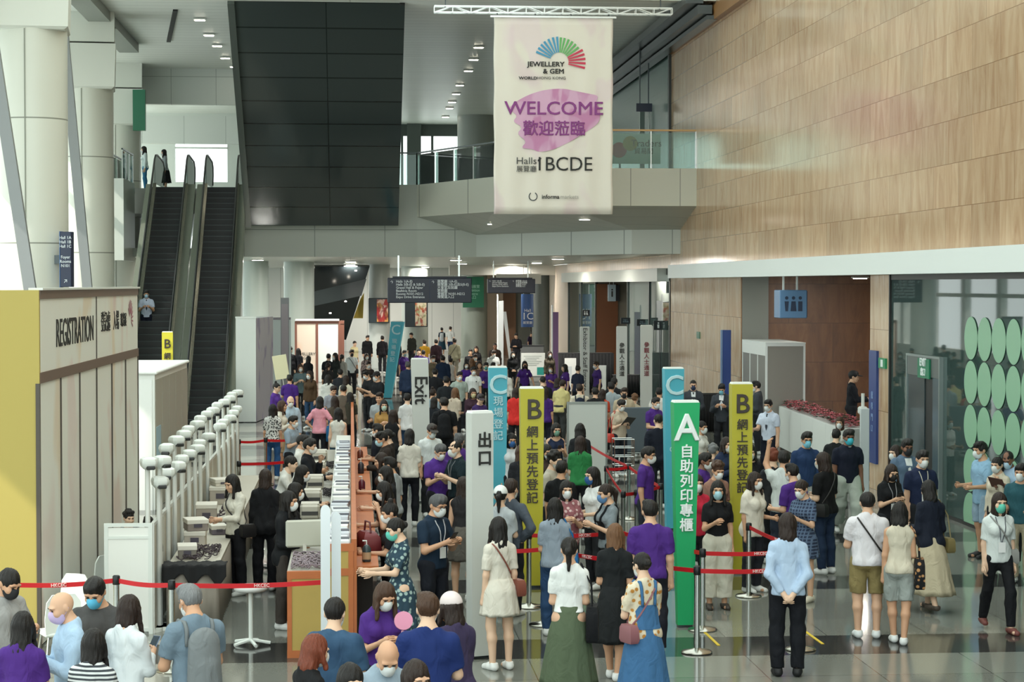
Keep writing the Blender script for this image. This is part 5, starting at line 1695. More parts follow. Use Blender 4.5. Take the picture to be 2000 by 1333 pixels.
    def front(s, x, z, back=False):
        """The y of the surface seen from the front (or back) at x, z."""
        i = int(np.clip(round((x - s.lo[0]) / s.h), 0, s.n[0] - 1))
        k = int(np.clip(round((z - s.lo[2]) / s.h), 0, s.n[2] - 1))
        col = s.F[i, :, k]
        neg = np.where(col < 0)[0]
        if not len(neg):
            return None
        j = neg[-1] if back else neg[0]
        o = j + (1 if back else -1)
        o = min(max(o, 0), s.n[1] - 1)
        a, b = col[j], col[o]
        t = 0 if a == b else a / (a - b)
        return float(s.ax[1][j] + (s.ax[1][o] - s.ax[1][j]) * t)


def np_mesh(name, parts, smooth=True):
    vs, fs, o = [], [], 0
    for V, Q in parts:
        vs.append(np.asarray(V, np.float32).reshape(-1, 3))
        fs += [[int(i) + o for i in q] for q in Q]
        o += len(vs[-1])
    V = np.concatenate(vs)
    me = bpy.data.meshes.new(name)
    me.from_pydata(V.tolist(), [], fs)
    me.update()
    if smooth:
        me.polygons.foreach_set('use_smooth', [True] * len(me.polygons))
    return me


def mb_np(mb):
    return np.array(mb.v, np.float32), mb.f


def rx(a):
    c, s = math.cos(a), math.sin(a)
    return np.array([[1, 0, 0], [0, c, -s], [0, s, c]])


def rz_(a):
    c, s = math.cos(a), math.sin(a)
    return np.array([[c, -s, 0], [s, c, 0], [0, 0, 1]])


def unit(v):
    v = np.array(v, float)
    return v / np.linalg.norm(v)


ARM = {'D': (.13, .03, -1, .05, -.16, -1), 'P': (.16, -.26, -.95, -.45, -.80, .40), 'C': (.18, -.12, -1, -.62, -.62, -.35), 'B': (.17, .30, -.95, -.52, .22, -.76),
       'X': (.22, -.18, -.95, -.92, -.55, .10), 'R': (.12, -.42, -.88, -.12, -.97, .03), 'U': (.30, -.55, .42, -.10, -.25, 1), 'H': (.55, .18, -.8, -.62, -.12, -.62),
       'F': (.10, -.05, -1, -.10, -1, -.02), 'S': (.14, -.42, -.8, -.12, -.62, .72), 'T': (.18, -.45, -.85, -.32, -.22, 1), 'w': (.10, -.36, -1, .0, -.55, -.85), 'v': (.12, .36, -1, .05, .12, -1),
       'A': (.42, -.05, -.9, .22, -.35, -.85), 'L': (.35, -.35, -.7, -.2, -.95, .1)}
_SK = {}


def skeleton(pose, leg, lean, sex, pitch, turn):
    key = (pose, leg, lean, sex, pitch, turn)
    if key in _SK:
        return _SK[key]
    sw = 0.166 if sex == 'm' else 0.140
    hipc = np.array([0, 0, 0.95])
    Rl = rx(math.radians(lean))
    up = lambda p: hipc + Rl @ (np.array(p, float) - hipc)
    J = {'sex': sex, 'sw': sw, 'Rl': Rl, 'up': up}
    for nm, sd in (('L', 1), ('R', -1)):
        a = ARM[pose[0 if sd > 0 else 1]]
        sh = up((sd * sw, 0.008, 1.352))
        e = sh + unit((sd * a[0], a[1], a[2])) * 0.285
        w = e + unit((sd * a[3], a[4], a[5])) * 0.245
        J['sh' + nm], J['el' + nm], J['wr' + nm] = sh, e, w
    st = {'s': ((.10, 0, 0), (.10, 0, 0)), 'w': ((.09, -.24, 0), (.09, .26, .05)), 'v': ((.09, .26, .05), (.09, -.24, 0)), 'o': ((.15, -.03, 0), (.13, .03, 0)), 'x': ((.06, -.1, 0), (.05, .08, 0))}[leg]
    for (dx, dy, dz), nm, sd in zip(st, 'LR', (1, -1)):
        hip = np.array([sd * 0.092, 0.0, 0.90])
        an = np.array([sd * dx, 0.03 + dy, 0.085 + dz])
        mid = (hip + an) / 2 + np.array([sd * 0.01, -0.02 - abs(dy) * 0.18, 0.0])
        J['hip' + nm], J['kn' + nm], J['an' + nm] = hip, mid, an
    J['neck'] = up((0, 0.012, 1.43))
    piv = up((0, 0.005, 1.475))
    Rh = rz_(math.radians(turn)) @ rx(math.radians(pitch)) @ rx(math.radians(lean * 0.35))
    J['Rh'], J['hc'] = Rh, piv + Rh @ np.array([0, -0.025, 0.118])
    J['piv'] = piv
    _SK[key] = J
    return J


def torso(v, J, g=0.0, hips=True, top=True):
    """The trunk, grown outward by g."""
    m = J['sex'] == 'm'
    up = J['up']
    ch, wa, hi = (0.148, 0.134, 0.144) if m else (0.128, 0.110, 0.148)
    if top:
        v.cone(up((0, 0.0, 1.06)), up((0, -0.005, 1.27)), wa + g, ch + g, 1.45, 0.05)
        v.cone(up((0, -0.005, 1.27)), up((0, 0.012, 1.34)), ch + g, 0.105 + g, 1.42, 0.05)
        s = J['sw'] - 0.012
        v.cone(up((-s, 0.008, 1.345)), up((s, 0.008, 1.345)), 0.050 + g * .7, 0.050 + g * .7, 1.0, 0.05)
        v.cone(up((-s * .78, 0.012, 1.365)), up((0, 0.018, 1.440)), 0.038 + g * .5, 0.046 + g * .4, 1.0, 0.06)
        v.cone(up((s * .78, 0.012, 1.365)), up((0, 0.018, 1.440)), 0.038 + g * .5, 0.046 + g * .4, 1.0, 0.06)
        if not m:
            for sd in (1, -1):
                v.ell(up((sd * 0.062, -0.082, 1.245)), (0.062 + g, 0.052 + g, 0.06 + g), 0.05)
    if hips:
        v.cone((0, 0.005, 0.915), up((0, 0.0, 1.06)), hi + g, wa + g, 1.38, 0.05)
        for sd in (1, -1):
            v.ell((sd * 0.07, 0.058, 0.90), (0.085 + g, 0.075 + g, 0.09 + g), 0.05)


def finger_mesh(J, nm, sd):
    w, e = J['wr' + nm], J['el' + nm]
    d = unit(w - e)
    n = np.array([-sd * 1.0, -0.25, 0.0]) if abs(d[0]) < 0.75 else np.array([0, 0.3, -1.0])
    n = unit(n - d * (n @ d))
    a = unit(np.cross(d, n))
    if a[1] > 0:
        a = -a
    mb = MB()
    kn = w + d * 0.082
    curl = 0.45
    for i, (off, ln) in enumerate(((0.030, .066), (0.010, .076), (-0.010, .071), (-0.029, .056))):
        p = kn + a * off - d * (0.004 * abs(i - 1))
        c = curl + 0.09 * i
        d1 = unit(d * math.cos(c * .5) + n * math.sin(c * .5))
        d2 = unit(d * math.cos(c * 1.4) + n * math.sin(c * 1.4))
        d3 = unit(d * math.cos(c * 2.2) + n * math.sin(c * 2.2))
        q1, q2 = p + d1 * ln * .45, p + d1 * ln * .45 + d2 * ln * .32
        q3 = q2 + d3 * ln * .26
        mb.tube([p - d * 0.025, p, q1, q2, q3], [.0095, .0095, .0088, .0078, .0055], 5)
    tb = w + d * 0.03 + a * 0.026
    td = unit(d * 0.75 + a * 0.6 + n * 0.35)
    mb.tube([tb - td * 0.012, tb + td * 0.03, tb + td * 0.045 + d * 0.018, tb + td * 0.052 + d * 0.04], [.012, .0115, .010, .0065], 5)
    return mb_np(mb)


_HEAD = None


def head_np():
    global _HEAD
    if _HEAD is None:
        v = Vox((-.1, -.135, -.15), (.1, .12, .125), 0.0065)
        v.ell((0, 0.012, 0.025), (0.074, 0.094, 0.092), 0.02)
        v.ell((0, -0.028, -0.035), (0.060, 0.068, 0.078), 0.045)
        v.ell((0, -0.055, -0.090), (0.030, 0.030, 0.024), 0.05)
        v.cone((0, -0.094, 0.008), (0, -0.108, -0.030), 0.007, 0.011, 1, 0.02)
        v.ell((0, -0.104, -0.033), (0.017, 0.012, 0.010), 0.014)
        for sd in (1, -1):
            v.ell((sd * 0.032, -0.098, 0.008), (0.018, 0.014, 0.011), 0.014, True)
            v.ell((sd * 0.034, -0.082, 0.030), (0.026, 0.014, 0.008), 0.022)
            v.ell((sd * 0.040, -0.065, -0.028), (0.022, 0.024, 0.022), 0.03)
            v.ell((sd * 0.076, 0.018, -0.008), (0.010, 0.020, 0.031), 0.012)
        v.ell((0, -0.092, -0.058), (0.022, 0.010, 0.0065), 0.012)
        v.ell((0, -0.092, -0.069), (0.019, 0.010, 0.007), 0.012)
        v.ell((0, -0.108, -0.0635), (0.024, 0.012, 0.003), 0.006, True)
        _HEAD = v.net()
    return _HEAD


_BODY = {}


def body_mesh(pose, leg, lean, sex, pitch, turn, fine):
    key = (pose, leg, lean, sex, pitch, turn, fine)
    if key in _BODY:
        return _BODY[key]
    J = skeleton(pose, leg, lean, sex, pitch, turn)
    P = np.array([J[k] for k in J if k[:2] in ('sh', 'el', 'wr', 'hi', 'kn', 'an', 'ne')])
    v = Vox(np.minimum(P.min(0) - 0.20, (-.3, -.22, -.02)), np.maximum(P.max(0) + 0.20, (.3, .2, 1.3)), 0.013 if fine else 0.018)
    torso(v, J)
    v.cone(J['neck'] - (J['neck'] - J['piv']) * -0.2, J['hc'] + J['Rh'] @ np.array([0, 0.02, -0.06]), 0.054, 0.050, 1, 0.04)
    ar = 1.0 if sex == 'm' else 0.86
    for nm, sd in (('L', 1), ('R', -1)):
        v.cone(J['sh' + nm], J['el' + nm], 0.052 * ar, 0.041 * ar, 1, 0.03)
        v.cone(J['el' + nm], J['wr' + nm], 0.042 * ar, 0.027 * ar, 1, 0.02)
        d = unit(J['wr' + nm] - J['el' + nm])
        v.cone(J['wr' + nm], J['wr' + nm] + d * 0.075, 0.026, 0.036 * (0.5 + ar / 2), 1, 0.02)
        v.cone(J['hip' + nm], J['kn' + nm], 0.086, 0.056, 1, 0.04)
        m = J['kn' + nm] * 0.68 + J['an' + nm] * 0.32 + np.array([0, 0.018, 0])
        v.cone(J['kn' + nm], m, 0.054, 0.055, 1, 0.03)
        v.cone(m, J['an' + nm], 0.052, 0.036, 1, 0.03)
        a = J['an' + nm]
        tz = max(a[2] - 0.055, 0.03)
        v.cone(a + np.array([0, 0.03, -0.045]), a + np.array([0, -0.14, tz - a[2]]), 0.034, 0.027, 1, 0.03)
    V, Q = v.net()
    hv, hq = head_np()
    parts = [(V, Q), (hv @ J['Rh'].T + J['hc'], hq)]
    for nm, sd in (('L', 1), ('R', -1)):
        parts.append(finger_mesh(J, nm, sd))
    me = np_mesh('body', parts)
    _BODY[key] = (me, J)
    return _BODY[key]


_GAR = {}


def wrinkle(v, a):
    X, Y, Z = v.ax[0][:, None, None], v.ax[1][None, :, None], v.ax[2][None, None, :]
    v.F = (v.F + a * np.sin(31 * Z + 12 * X + 2.2 * np.sin(13 * X + 7 * Y) + 9 * Y) * (0.6 + 0.4 * np.sin(9 * Z - 17 * X))
           + a * 0.6 * np.sin(52 * X - 16 * Z + 20 * Y)).astype(np.float32)



def garment(kind, pose, leg, lean, sex, fine):
    """Clothes grown over the same skeleton; returns mesh and its grid."""
    key = (kind, pose, leg, lean, sex, fine)
    if key in _GAR:
        return _GAR[key]
    J = skeleton(pose, leg, lean, sex, 0, 0)
    up = J['up']
    h = 0.0125 if fine else 0.018
    extra = []
    if kind in ('tee', 'shirt', 'polo', 'tank', 'jacket', 'loose', 'crop', 'dress', 'dresslong', 'tunic'):
        P = np.array([J[k] for k in J if k[:2] in ('sh', 'el', 'wr')])
        lo, hi = P.min(0) - 0.12, P.max(0) + 0.12
        v = Vox(np.minimum(lo, (-.27, -.24, .74)), np.maximum(hi, (.27, .22, 1.52)), h)
        g = {'tee': .017, 'shirt': .017, 'polo': .017, 'tank': .019, 'jacket': .028, 'loose': .032, 'crop': .016, 'dress': .013, 'dresslong': .013, 'tunic': .026}[kind]
        torso(v, J, g)
        hem = {'jacket': .80, 'loose': .80, 'crop': .97, 'tunic': .76}.get(kind, .86)
        if kind in ('tee', 'shirt', 'polo', 'loose', 'jacket', 'tunic'):
            hw = (0.146 if sex == 'm' else 0.154) + g
            v.cone((0, 0.005, hem - 0.02), up((0, 0, 1.1)), hw, hw - 0.018, 1.36, 0.04)
        if kind == 'tank':
            for sd in (1, -1):
                v.cone(up((sd * 0.27, 0, 1.37)), up((sd * 0.19, 0, 1.48)), 0.095, 0.1, 1, 0.02, True)
        for nm, sd in (('L', 1), ('R', -1)):
            s_, e, w = J['sh' + nm], J['el' + nm], J['wr' + nm]
            ar = 1.0 if sex == 'm' else 0.86
            if kind in ('tee', 'polo', 'loose', 'crop', 'dress', 'dresslong'):
                f = 0.72 if kind in ('polo', 'crop') else 0.80
                end = s_ + (e - s_) * f
                gg = 0.030 if kind == 'loose' else 0.016
                v.cone(s_, e, (0.052 + gg) * ar, (0.052 + gg) * ar, 1, 0.03, False, (end, unit(e - s_)))
            elif kind != 'tank':
                gg = 0.022 if kind in ('jacket', 'tunic') else 0.014
                v.cone(s_, e, (0.054 + gg) * ar, (0.046 + gg) * ar, 1, 0.03)
                end = e + (w - e) * 0.94
                v.cone(e, w, (0.046 + gg) * ar, (0.032 + gg) * ar, 1, 0.02, False, (end, unit(w - e)))
        nk = up((0, -0.02, 1.458 if kind in ('jacket', 'shirt', 'polo') else 1.438))
        v.plane(nk, J['Rl'] @ np.array([0, -0.35, 0.94]))
        v.plane((0, 0, hem), (0, 0, -1))
        if kind == 'tank':
            v.ell(up((0, -0.05, 1.46)), (0.10, 0.12, 0.10), 0.02, True)
        wrinkle(v, 0.0055 if kind in ('loose', 'tunic', 'shirt', 'jacket') else 0.0042)
        if kind in ('dress', 'dresslong'):
            extra.append(skirt_np(J, 0.62 if kind == 'dress' else 0.42, 0.05))
    elif kind in ('trousers', 'jeans', 'shorts', 'wide', 'leggings'):
        v = Vox((-.34, -.46, .0), (.34, .50, 1.14), h)
        torso(v, J, 0.012, True, False)
        t0, k0, a0 = {'trousers': (.096, .074, .060), 'jeans': (.093, .066, .050), 'shorts': (.102, .090, .08), 'wide': (.110, .105, .100), 'leggings': (.090, .062, .046)}[kind]
        for nm in 'LR':
            hp, kn, an = J['hip' + nm], J['kn' + nm], J['an' + nm]
            if kind == 'shorts':
                end = hp + (kn - hp) * 0.92
                v.cone(hp, kn, t0, k0, 1, 0.02, False, (end, unit(kn - hp)))
            else:
                v.cone(hp, kn, t0, k0, 1, 0.04)
                f = 0.80 if kind == 'wide' else 0.98
                end = kn + (an - kn) * f
                v.cone(kn, an + np.array([0, 0.0, -0.02]), k0, a0, 1, 0.03, False, (end, unit(an - kn)))
                mm = kn * 0.68 + an * 0.32 + np.array([0, 0.018, 0])
                v.cone(kn, mm, k0 * .9, 0.068, 1, 0.03)
                v.cone(mm, an, 0.066, max(a0, .05), 1, 0.03, False, (end, unit(an - kn)))
        v.plane((0, 0, 1.05), (0, 0, 1))
        wrinkle(v, 0.002 if kind == 'leggings' else 0.0045)
    elif kind in ('skirt', 'midi', 'maxi'):
        v = None
        extra.append(skirt_np(J, {'skirt': .56, 'midi': .38, 'maxi': .24}[kind], {'skirt': .03, 'midi': .09, 'maxi': .13}[kind]))
    parts = list(extra)
    if v is not None:
        parts.insert(0, v.net())
    me = np_mesh(kind, parts)
    _GAR[key] = (me, v)
    return _GAR[key]


def skirt_np(J, hem, flare):
    rings = []
    n, m = 56, 12
    spread = abs(J['anL'][1] - J['anR'][1]) * 0.28
    for k in range(m + 1):
        t = k / m
        z = 1.03 + (hem - 1.03) * t
        hipf = min(1, t * 3.2)
        rxx = 0.132 + 0.052 * hipf ** 0.7 + flare * max(0, t - 0.15)
        ryy = 0.106 + 0.066 * hipf ** 0.7 + (flare + spread) * max(0, t - 0.15)
        ring = []
        for i in range(n):
            a = 2 * PI * i / n
            w = 1 + (0.015 + 0.035 * t) * t * math.sin(a * 11 + 0.7 * math.sin(3 * a))
            ring.append((rxx * w * math.cos(a), 0.008 + ryy * w * math.sin(a), z + 0.004 * math.sin(a * 7)))
        rings.append(ring)
    last = [(x * 0.9, y * 0.9, z + 0.02) for x, y, z in rings[-1]]
    mb = MB().loft(rings + [last])
    V, F = mb_np(mb)
    return V, [f[::-1] for f in F]


_HAIR = {}


def hair_mesh(style, J, key):
    k_ = (style, key)
    if k_ in _HAIR:
        return _HAIR[k_]
    Rh, hc = J['Rh'], J['hc']
    M = Rh
    H = lambda p: hc + Rh @ np.array(p, float)
    lo, hi = hc - np.array([.17, .2, .2]), hc + np.array([.17, .24, .2])
    if style in ('long', 'longwavy', 'pony', 'verylong', 'medium'):
        lo = lo - np.array([0, 0, .42])
    v = Vox(lo, hi, 0.0095)
    big = style not in ('buzz', 'thin')
    r = (0.085, 0.104, 0.100) if big else (0.078, 0.098, 0.095)
    v.ell(H((0, 0.014, 0.030)), r, 0.02, False, M)
    if style == 'short':
        v.ell(H((0, -0.045, 0.085)), (0.062, 0.05, 0.034), 0.03, False, M)
        v.ell(H((0.03, -0.01, 0.105)), (0.05, 0.06, 0.03), 0.03, False, M)
    if style == 'curly':
        for i in range(16):
            a, b = i * 2.4, 0.2 + 1.2 * (i % 5) / 5
            v.ell(H((0.085 * math.sin(b) * math.cos(a), 0.015 + 0.095 * math.sin(b) * math.sin(a), 0.035 + 0.098 * math.cos(b))), (0.03, 0.03, 0.03), 0.02)
    if style in ('bob', 'long', 'longwavy', 'verylong', 'medium'):
        ln = -0.13 if style == 'bob' else -0.11
        v.cone(H((0, 0.018, 0.0)), H((0, 0.026, ln)), 0.088, 0.090 if style == 'bob' else 0.075, 0.95, 0.03)
    if style in ('long', 'longwavy', 'verylong', 'medium'):
        dn = {'medium': -.20, 'long': -.32, 'longwavy': -.36, 'verylong': -.46}[style]
        a = H((0, 0.045, -0.03))
        wv = 0.012 if style == 'longwavy' else 0.0
        bk = J['Rl'] @ np.array([0, 0.02, dn])
        v.cone(a, a + bk * 0.55 + np.array([wv, 0.012, 0]), 0.080, 0.088, 1.5, 0.03)
        v.cone(a + bk * 0.55 + np.array([wv, 0.012, 0]), a + bk + np.array([-wv, 0.0, 0]), 0.088, 0.060, 1.7, 0.03)
        for sd in (1, -1):
            b = H((sd * 0.078, -0.015, 0.0))
            v.cone(b, b + np.array([sd * 0.012, -0.03, -0.19 if style != 'medium' else -0.13]), 0.024, 0.020, 1, 0.03)
    if style == 'pony':
        b = H((0, 0.115, 0.03))
        v.ell(b, (0.03, 0.03, 0.03), 0.02)
        v.cone(b, H((0, 0.145, -0.02)), 0.026, 0.036, 1, 0.02)
        e = H((0, 0.145, -0.02))
        v.cone(e, e + np.array([0, 0.0, -0.19]), 0.036, 0.016, 1, 0.02)
    if style == 'bun':
        v.ell(H((0, 0.118, 0.01)), (0.046, 0.04, 0.042), 0.015, False, M)
    if style == 'topbun':
        v.ell(H((0, 0.05, 0.145)), (0.036, 0.036, 0.034), 0.02, False, M)
    if style in ('short', 'buzz', 'thin', 'curly', 'bun', 'topbun', 'pony', 'grown'):
        # hair line: open face, ears and nape
        v.ell(H((0, -0.118, -0.050)), (0.074, 0.092, 0.100), 0.012, True, M)
        c = H((0, 0.05, -0.062 if style in ('bun', 'topbun', 'pony', 'grown') else -0.050))
        n = Rh @ np.array([0, -0.25, -1.0])
        cut = [(c, n)]
        if style in ('short', 'buzz', 'thin', 'curly', 'grown'):
            v.plane(c, unit(n))
        else:
            sl = v.F < 0
            X, Y, Z = v.ax[0][:, None, None], v.ax[1][None, :, None], v.ax[2][None, None, :]
            nn = unit(n)
            pl = (X - c[0]) * nn[0] + (Y - c[1]) * nn[1] + (Z - c[2]) * nn[2]
            far = (X - hc[0]) * 0 + (Y - hc[1]) * 1 + Z * 0 - 0.085
            v.F = np.maximum(v.F, np.where(far > 0, -1, pl)).astype(np.float32)
        for sd in (1, -1):
            v.ell(H((sd * 0.086, 0.012, -0.028)), (0.02, 0.032, 0.042), 0.012, True, M)
        if style == 'thin':
            v.ell(H((0, -0.06, 0.12)), (0.05, 0.07, 0.05), 0.02, True, M)
    else:
        v.ell(H((0, -0.125, -0.075)), (0.060, 0.105, 0.135), 0.015, True, M)
    X, Y, Z = v.ax[0][:, None, None], v.ax[1][None, :, None], v.ax[2][None, None, :]
    A = np.arctan2(X - hc[0], Y - hc[1] - 0.02)
    st_ = 0.0032 if style not in ('curly',) else 0.0015
    v.F = (v.F + st_ * np.sin(15 * A + 9 * Z + 2 * np.sin(30 * Z)) + 0.0022 * np.sin(58 * X + 20 * Z) * np.sin(47 * Y - 25 * Z)).astype(np.float32)
    me = np_mesh('hair', [v.net()])
    _HAIR[k_] = me
    return me


def cap_mesh(bucket=False):
    if 'cap' + str(bucket) in _HAIR:
        return _HAIR['cap' + str(bucket)]
    v = Vox((-.13, -.22, -.05), (.13, .15, .17), 0.008)
    v.ell((0, 0.014, 0.038), (0.094, 0.113, 0.106), 0.02)
    v.plane((0, 0, 0.034), (0, -0.1, -1))
    v.ell((0, -0.115, 0.046), (0.078, 0.085, 0.014), 0.012)
    me = np_mesh('cap', [v.net()])
    _HAIR['cap' + str(bucket)] = me
    return me


def mask_mesh():
    if 'mask' in _HAIR:
        return _HAIR['mask']
    v = Vox((-.1, -.15, -.13), (.1, .05, .03), 0.006)
    v.ell((0, -0.030, -0.038), (0.067, 0.082, 0.070), 0.02)
    v.ell((0, -0.060, -0.088), (0.040, 0.038, 0.030), 0.04)
    v.ell((0, -0.098, -0.040), (0.030, 0.030, 0.042), 0.035)
    v.plane((0, 0.0, -0.012), (0, 0.18, 1))
    v.plane((0, -0.022, 0), (0, 1, 0.1))
    mb = MB()
    for sd in (1, -1):
        mb.tube([(sd * 0.064, -0.024, -0.028), (sd * 0.078, 0.012, 0.004), (sd * 0.083, 0.034, -0.008)], 0.0022, 4)
        mb.tube([(sd * 0.062, -0.022, -0.062), (sd * 0.076, 0.012, -0.030), (sd * 0.083, 0.034, -0.010)], 0.0022, 4)
    me = np_mesh('face_mask', [v.net(), mb_np(mb)])
    _HAIR['mask'] = me
    return me


def eyes_mesh():
    if 'eyes' in _HAIR:
        return _HAIR['eyes']
    mb = MB()
    for sd in (1, -1):
        rg = []
        for a, b in ((0.0, .004), (.5, .0085), (.9, .0085), (1.3, .004)):
            pass
        c = Vector((sd * 0.032, -0.0885, 0.008))
        mb.loft([[(c.x + 0.0145 * math.cos(t) * w, c.y - d, c.z + 0.0062 * math.sin(t) * w) for t in np.linspace(0, 2 * PI, 12, endpoint=False)] for w, d in ((1.0, 0.0), (0.85, 0.004), (0.4, 0.006))])
        mb.tube([(sd * 0.014, -0.0975, 0.026), (sd * 0.032, -0.0985, 0.031), (sd * 0.052, -0.086, 0.026)], 0.0034, 5)
    me = np_mesh('eyes', [mb_np(mb)])
    _HAIR['eyes'] = me
    return me


def glasses_mesh():
    if 'gl' in _HAIR:
        return _HAIR['gl']
    mb = MB()
    for sd in (1, -1):
        mb.tube([(sd * 0.033 + 0.022 * math.cos(t), -0.108, 0.006 + 0.018 * math.sin(t)) for t in np.linspace(0, 2 * PI, 13)], 0.0026, 4)
        mb.tube([(sd * 0.055, -0.106, 0.010), (sd * 0.080, -0.03, 0.008), (sd * 0.083, 0.03, 0.0)], 0.0026, 4)
    mb.tube([(-0.011, -0.110, 0.008), (0.011, -0.110, 0.008)], 0.0026, 4)
    me = np_mesh('glasses', [mb_np(mb)])
    _HAIR['gl'] = me
    return me


def shoe_mesh(kind):
    if 'shoe' + kind in _HAIR:
        return _HAIR['shoe' + kind]
    v = Vox((-.09, -.25, -.03), (.09, .14, .2), 0.0085)
    v.cone((0, 0.045, 0.045), (0, -0.05, 0.045), 0.046, 0.042, 1, 0.03)
    v.cone((0, -0.05, 0.042), (0, -0.155, 0.026), 0.044, 0.036, 1, 0.03)
    hi = 0.085 if kind == 'sneaker' else 0.06
    v.cone((0, 0.03, 0.05), (0, 0.035, hi + 0.02), 0.042, 0.044, 1, 0.02)
    v.plane((0, 0, 0.0), (0, 0, -1))
    v.plane((0, 0, hi + 0.012), (0, 0.1, 1))
    me = np_mesh('shoe', [v.net()])
    _HAIR['shoe' + kind] = me
    return me


# ---- cloth
def cloth_mat(spec):
    """'#rrggbb' or '#rrggbb/pattern/#second' -> woven fabric with soft creases."""
    key = ('cloth', spec)
    if key in _MC:
        return _MC[key]
    pr = spec.split('/')
    m, t = new_mat('fabric')
    tc = t.n('ShaderNodeTexCoord')
    mp = t.n('ShaderNodeMapping')
    mp.inputs['Scale'].default_value = (7, 7, 4.5)
    t.l(tc.outputs['Object'], mp.inputs['Vector'])
    no = t.n('ShaderNodeTexNoise', i_Scale=1.0, i_Detail=2.5, i_Distortion=1.3)
    t.l(mp.outputs[0], no.inputs['Vector'])
    bu = t.n('ShaderNodeBump', i_Strength=0.7, i_Distance=0.035)
    t.l(no.outputs['Fac'], bu.inputs['Height'])
    t.l(bu.outputs[0], t.b.inputs['Normal'])
    c = lin(pr[0])
    t.b.inputs['Base Color'].default_value = (*c, 1)
    t.b.inputs['Roughness'].default_value = 0.82
    t.b.inputs['Specular IOR Level'].default_value = 0.25
    if len(pr) == 3:
        c2 = lin(pr[2])
        if pr[1] == 'stripe':
            n = t.n('ShaderNodeTexWave', wave_type='BANDS', bands_direction='Z')
            n.inputs['Scale'].default_value = 9.0
            t.l(tc.outputs['Object'], n.inputs['Vector'])
            f, th = n.outputs['Fac'], 0.5
        elif pr[1] == 'check':
            n = t.n('ShaderNodeTexBrick', offset=0.0)
            n.inputs['Scale'].default_value = 1.0
            n.inputs['Brick Width'].default_value = 0.045
            n.inputs['Row Height'].default_value = 0.045
            n.inputs['Mortar Size'].default_value = 0.008
            v, _ = coords(t, 'xz')
            t.l(v, n.inputs['Vector'])
            f, th = n.outputs['Fac'], 0.5
        elif pr[1] == 'fade':
            n = t.n('ShaderNodeTexNoise', i_Scale=4.0, i_Detail=2.0)
            t.l(tc.outputs['Object'], n.inputs['Vector'])
            f, th = n.outputs['Fac'], 0.5
        else:
            n = t.n('ShaderNodeTexVoronoi', i_Scale=26.0 if pr[1] == 'spot' else 17.0)
            t.l(tc.outputs['Object'], n.inputs['Vector'])
            f, th = n.outputs['Distance'], 0.42 if pr[1] == 'spot' else 0.36
        mr = t.n('ShaderNodeMapRange')
        mr.inputs['From Min'].default_value = th - (0.2 if pr[1] == 'fade' else 0.06)
        mr.inputs['From Max'].default_value = th + (0.2 if pr[1] == 'fade' else 0.06)
        t.l(f, mr.inputs[0])
        mx = t.n('ShaderNodeMix', data_type='RGBA')
        t.l(mr.outputs[0], mx.inputs[0])
        mx.inputs[6].default_value = (*c2, 1)
        mx.inputs[7].default_value = (*c, 1)
        t.l(mx.outputs[2], t.b.inputs['Base Color'])
    _MC[key] = m
    return m


SKIN = [mat('#d2a88a', 0.55), mat('#c89a7a', 0.55), mat('#dcb89c', 0.55), mat('#7d5540', 0.55)]
HAIRC = {'k': '#14110f', 'd': '#241812', 'b': '#3f2a1c', 'l': '#64462e', 'g': '#6f7172', 's': '#4b4c4d', 'r': '#6a3320'}


def part(name, me, m, parent, M=None):
    o = bpy.data.objects.new(name, me)
    if not me.materials:
        me.materials.append(m)
    o.material_slots[0].link = 'OBJECT'
    o.material_slots[0].material = m
    COL.objects.link(o)
    if parent is not None:
        o.parent = parent
    if M is not None:
        o.matrix_local = M
    return o


def M4(R, p):
    m = Matrix.Identity(4)
    for i in range(3):
        for j in range(3):
            m[i][j] = float(R[i][j])
        m[i][3] = float(p[i])
    return m


def patch(v, poly_rows, off=0.006):
    """A thin sheet lying on the front of a garment; rows of (z, x0, x1)."""
    mb, n = MB(), 5
    rows = []
    for z, x0, x1 in poly_rows:
        row = []
        for i in range(n):
            x = x0 + (x1 - x0) * i / (n - 1)
            y = v.front(x, z)
            row.append((x, (y if y is not None else -0.12) - off, z))
        rows.append(row)
    V = [p for r in rows for p in r]
    F = [(k * n + i, k * n + i + 1, (k + 1) * n + i + 1, (k + 1) * n + i) for k in range(len(rows) - 1) for i in range(n - 1)]
    mb.add(V, F)
    return mb


def strap_pts(v, a, b, back, n=10, off=0.012):
    pts = []
    for i in range(n + 1):
        x, z = a[0] + (b[0] - a[0]) * i / n, a[1] + (b[1] - a[1]) * i / n
        y = v.front(x, z, back)
        if y is None:
            y = 0.0
        pts.append((x, y + (off if back else -off), z))
    return pts


N_PEOPLE = 0


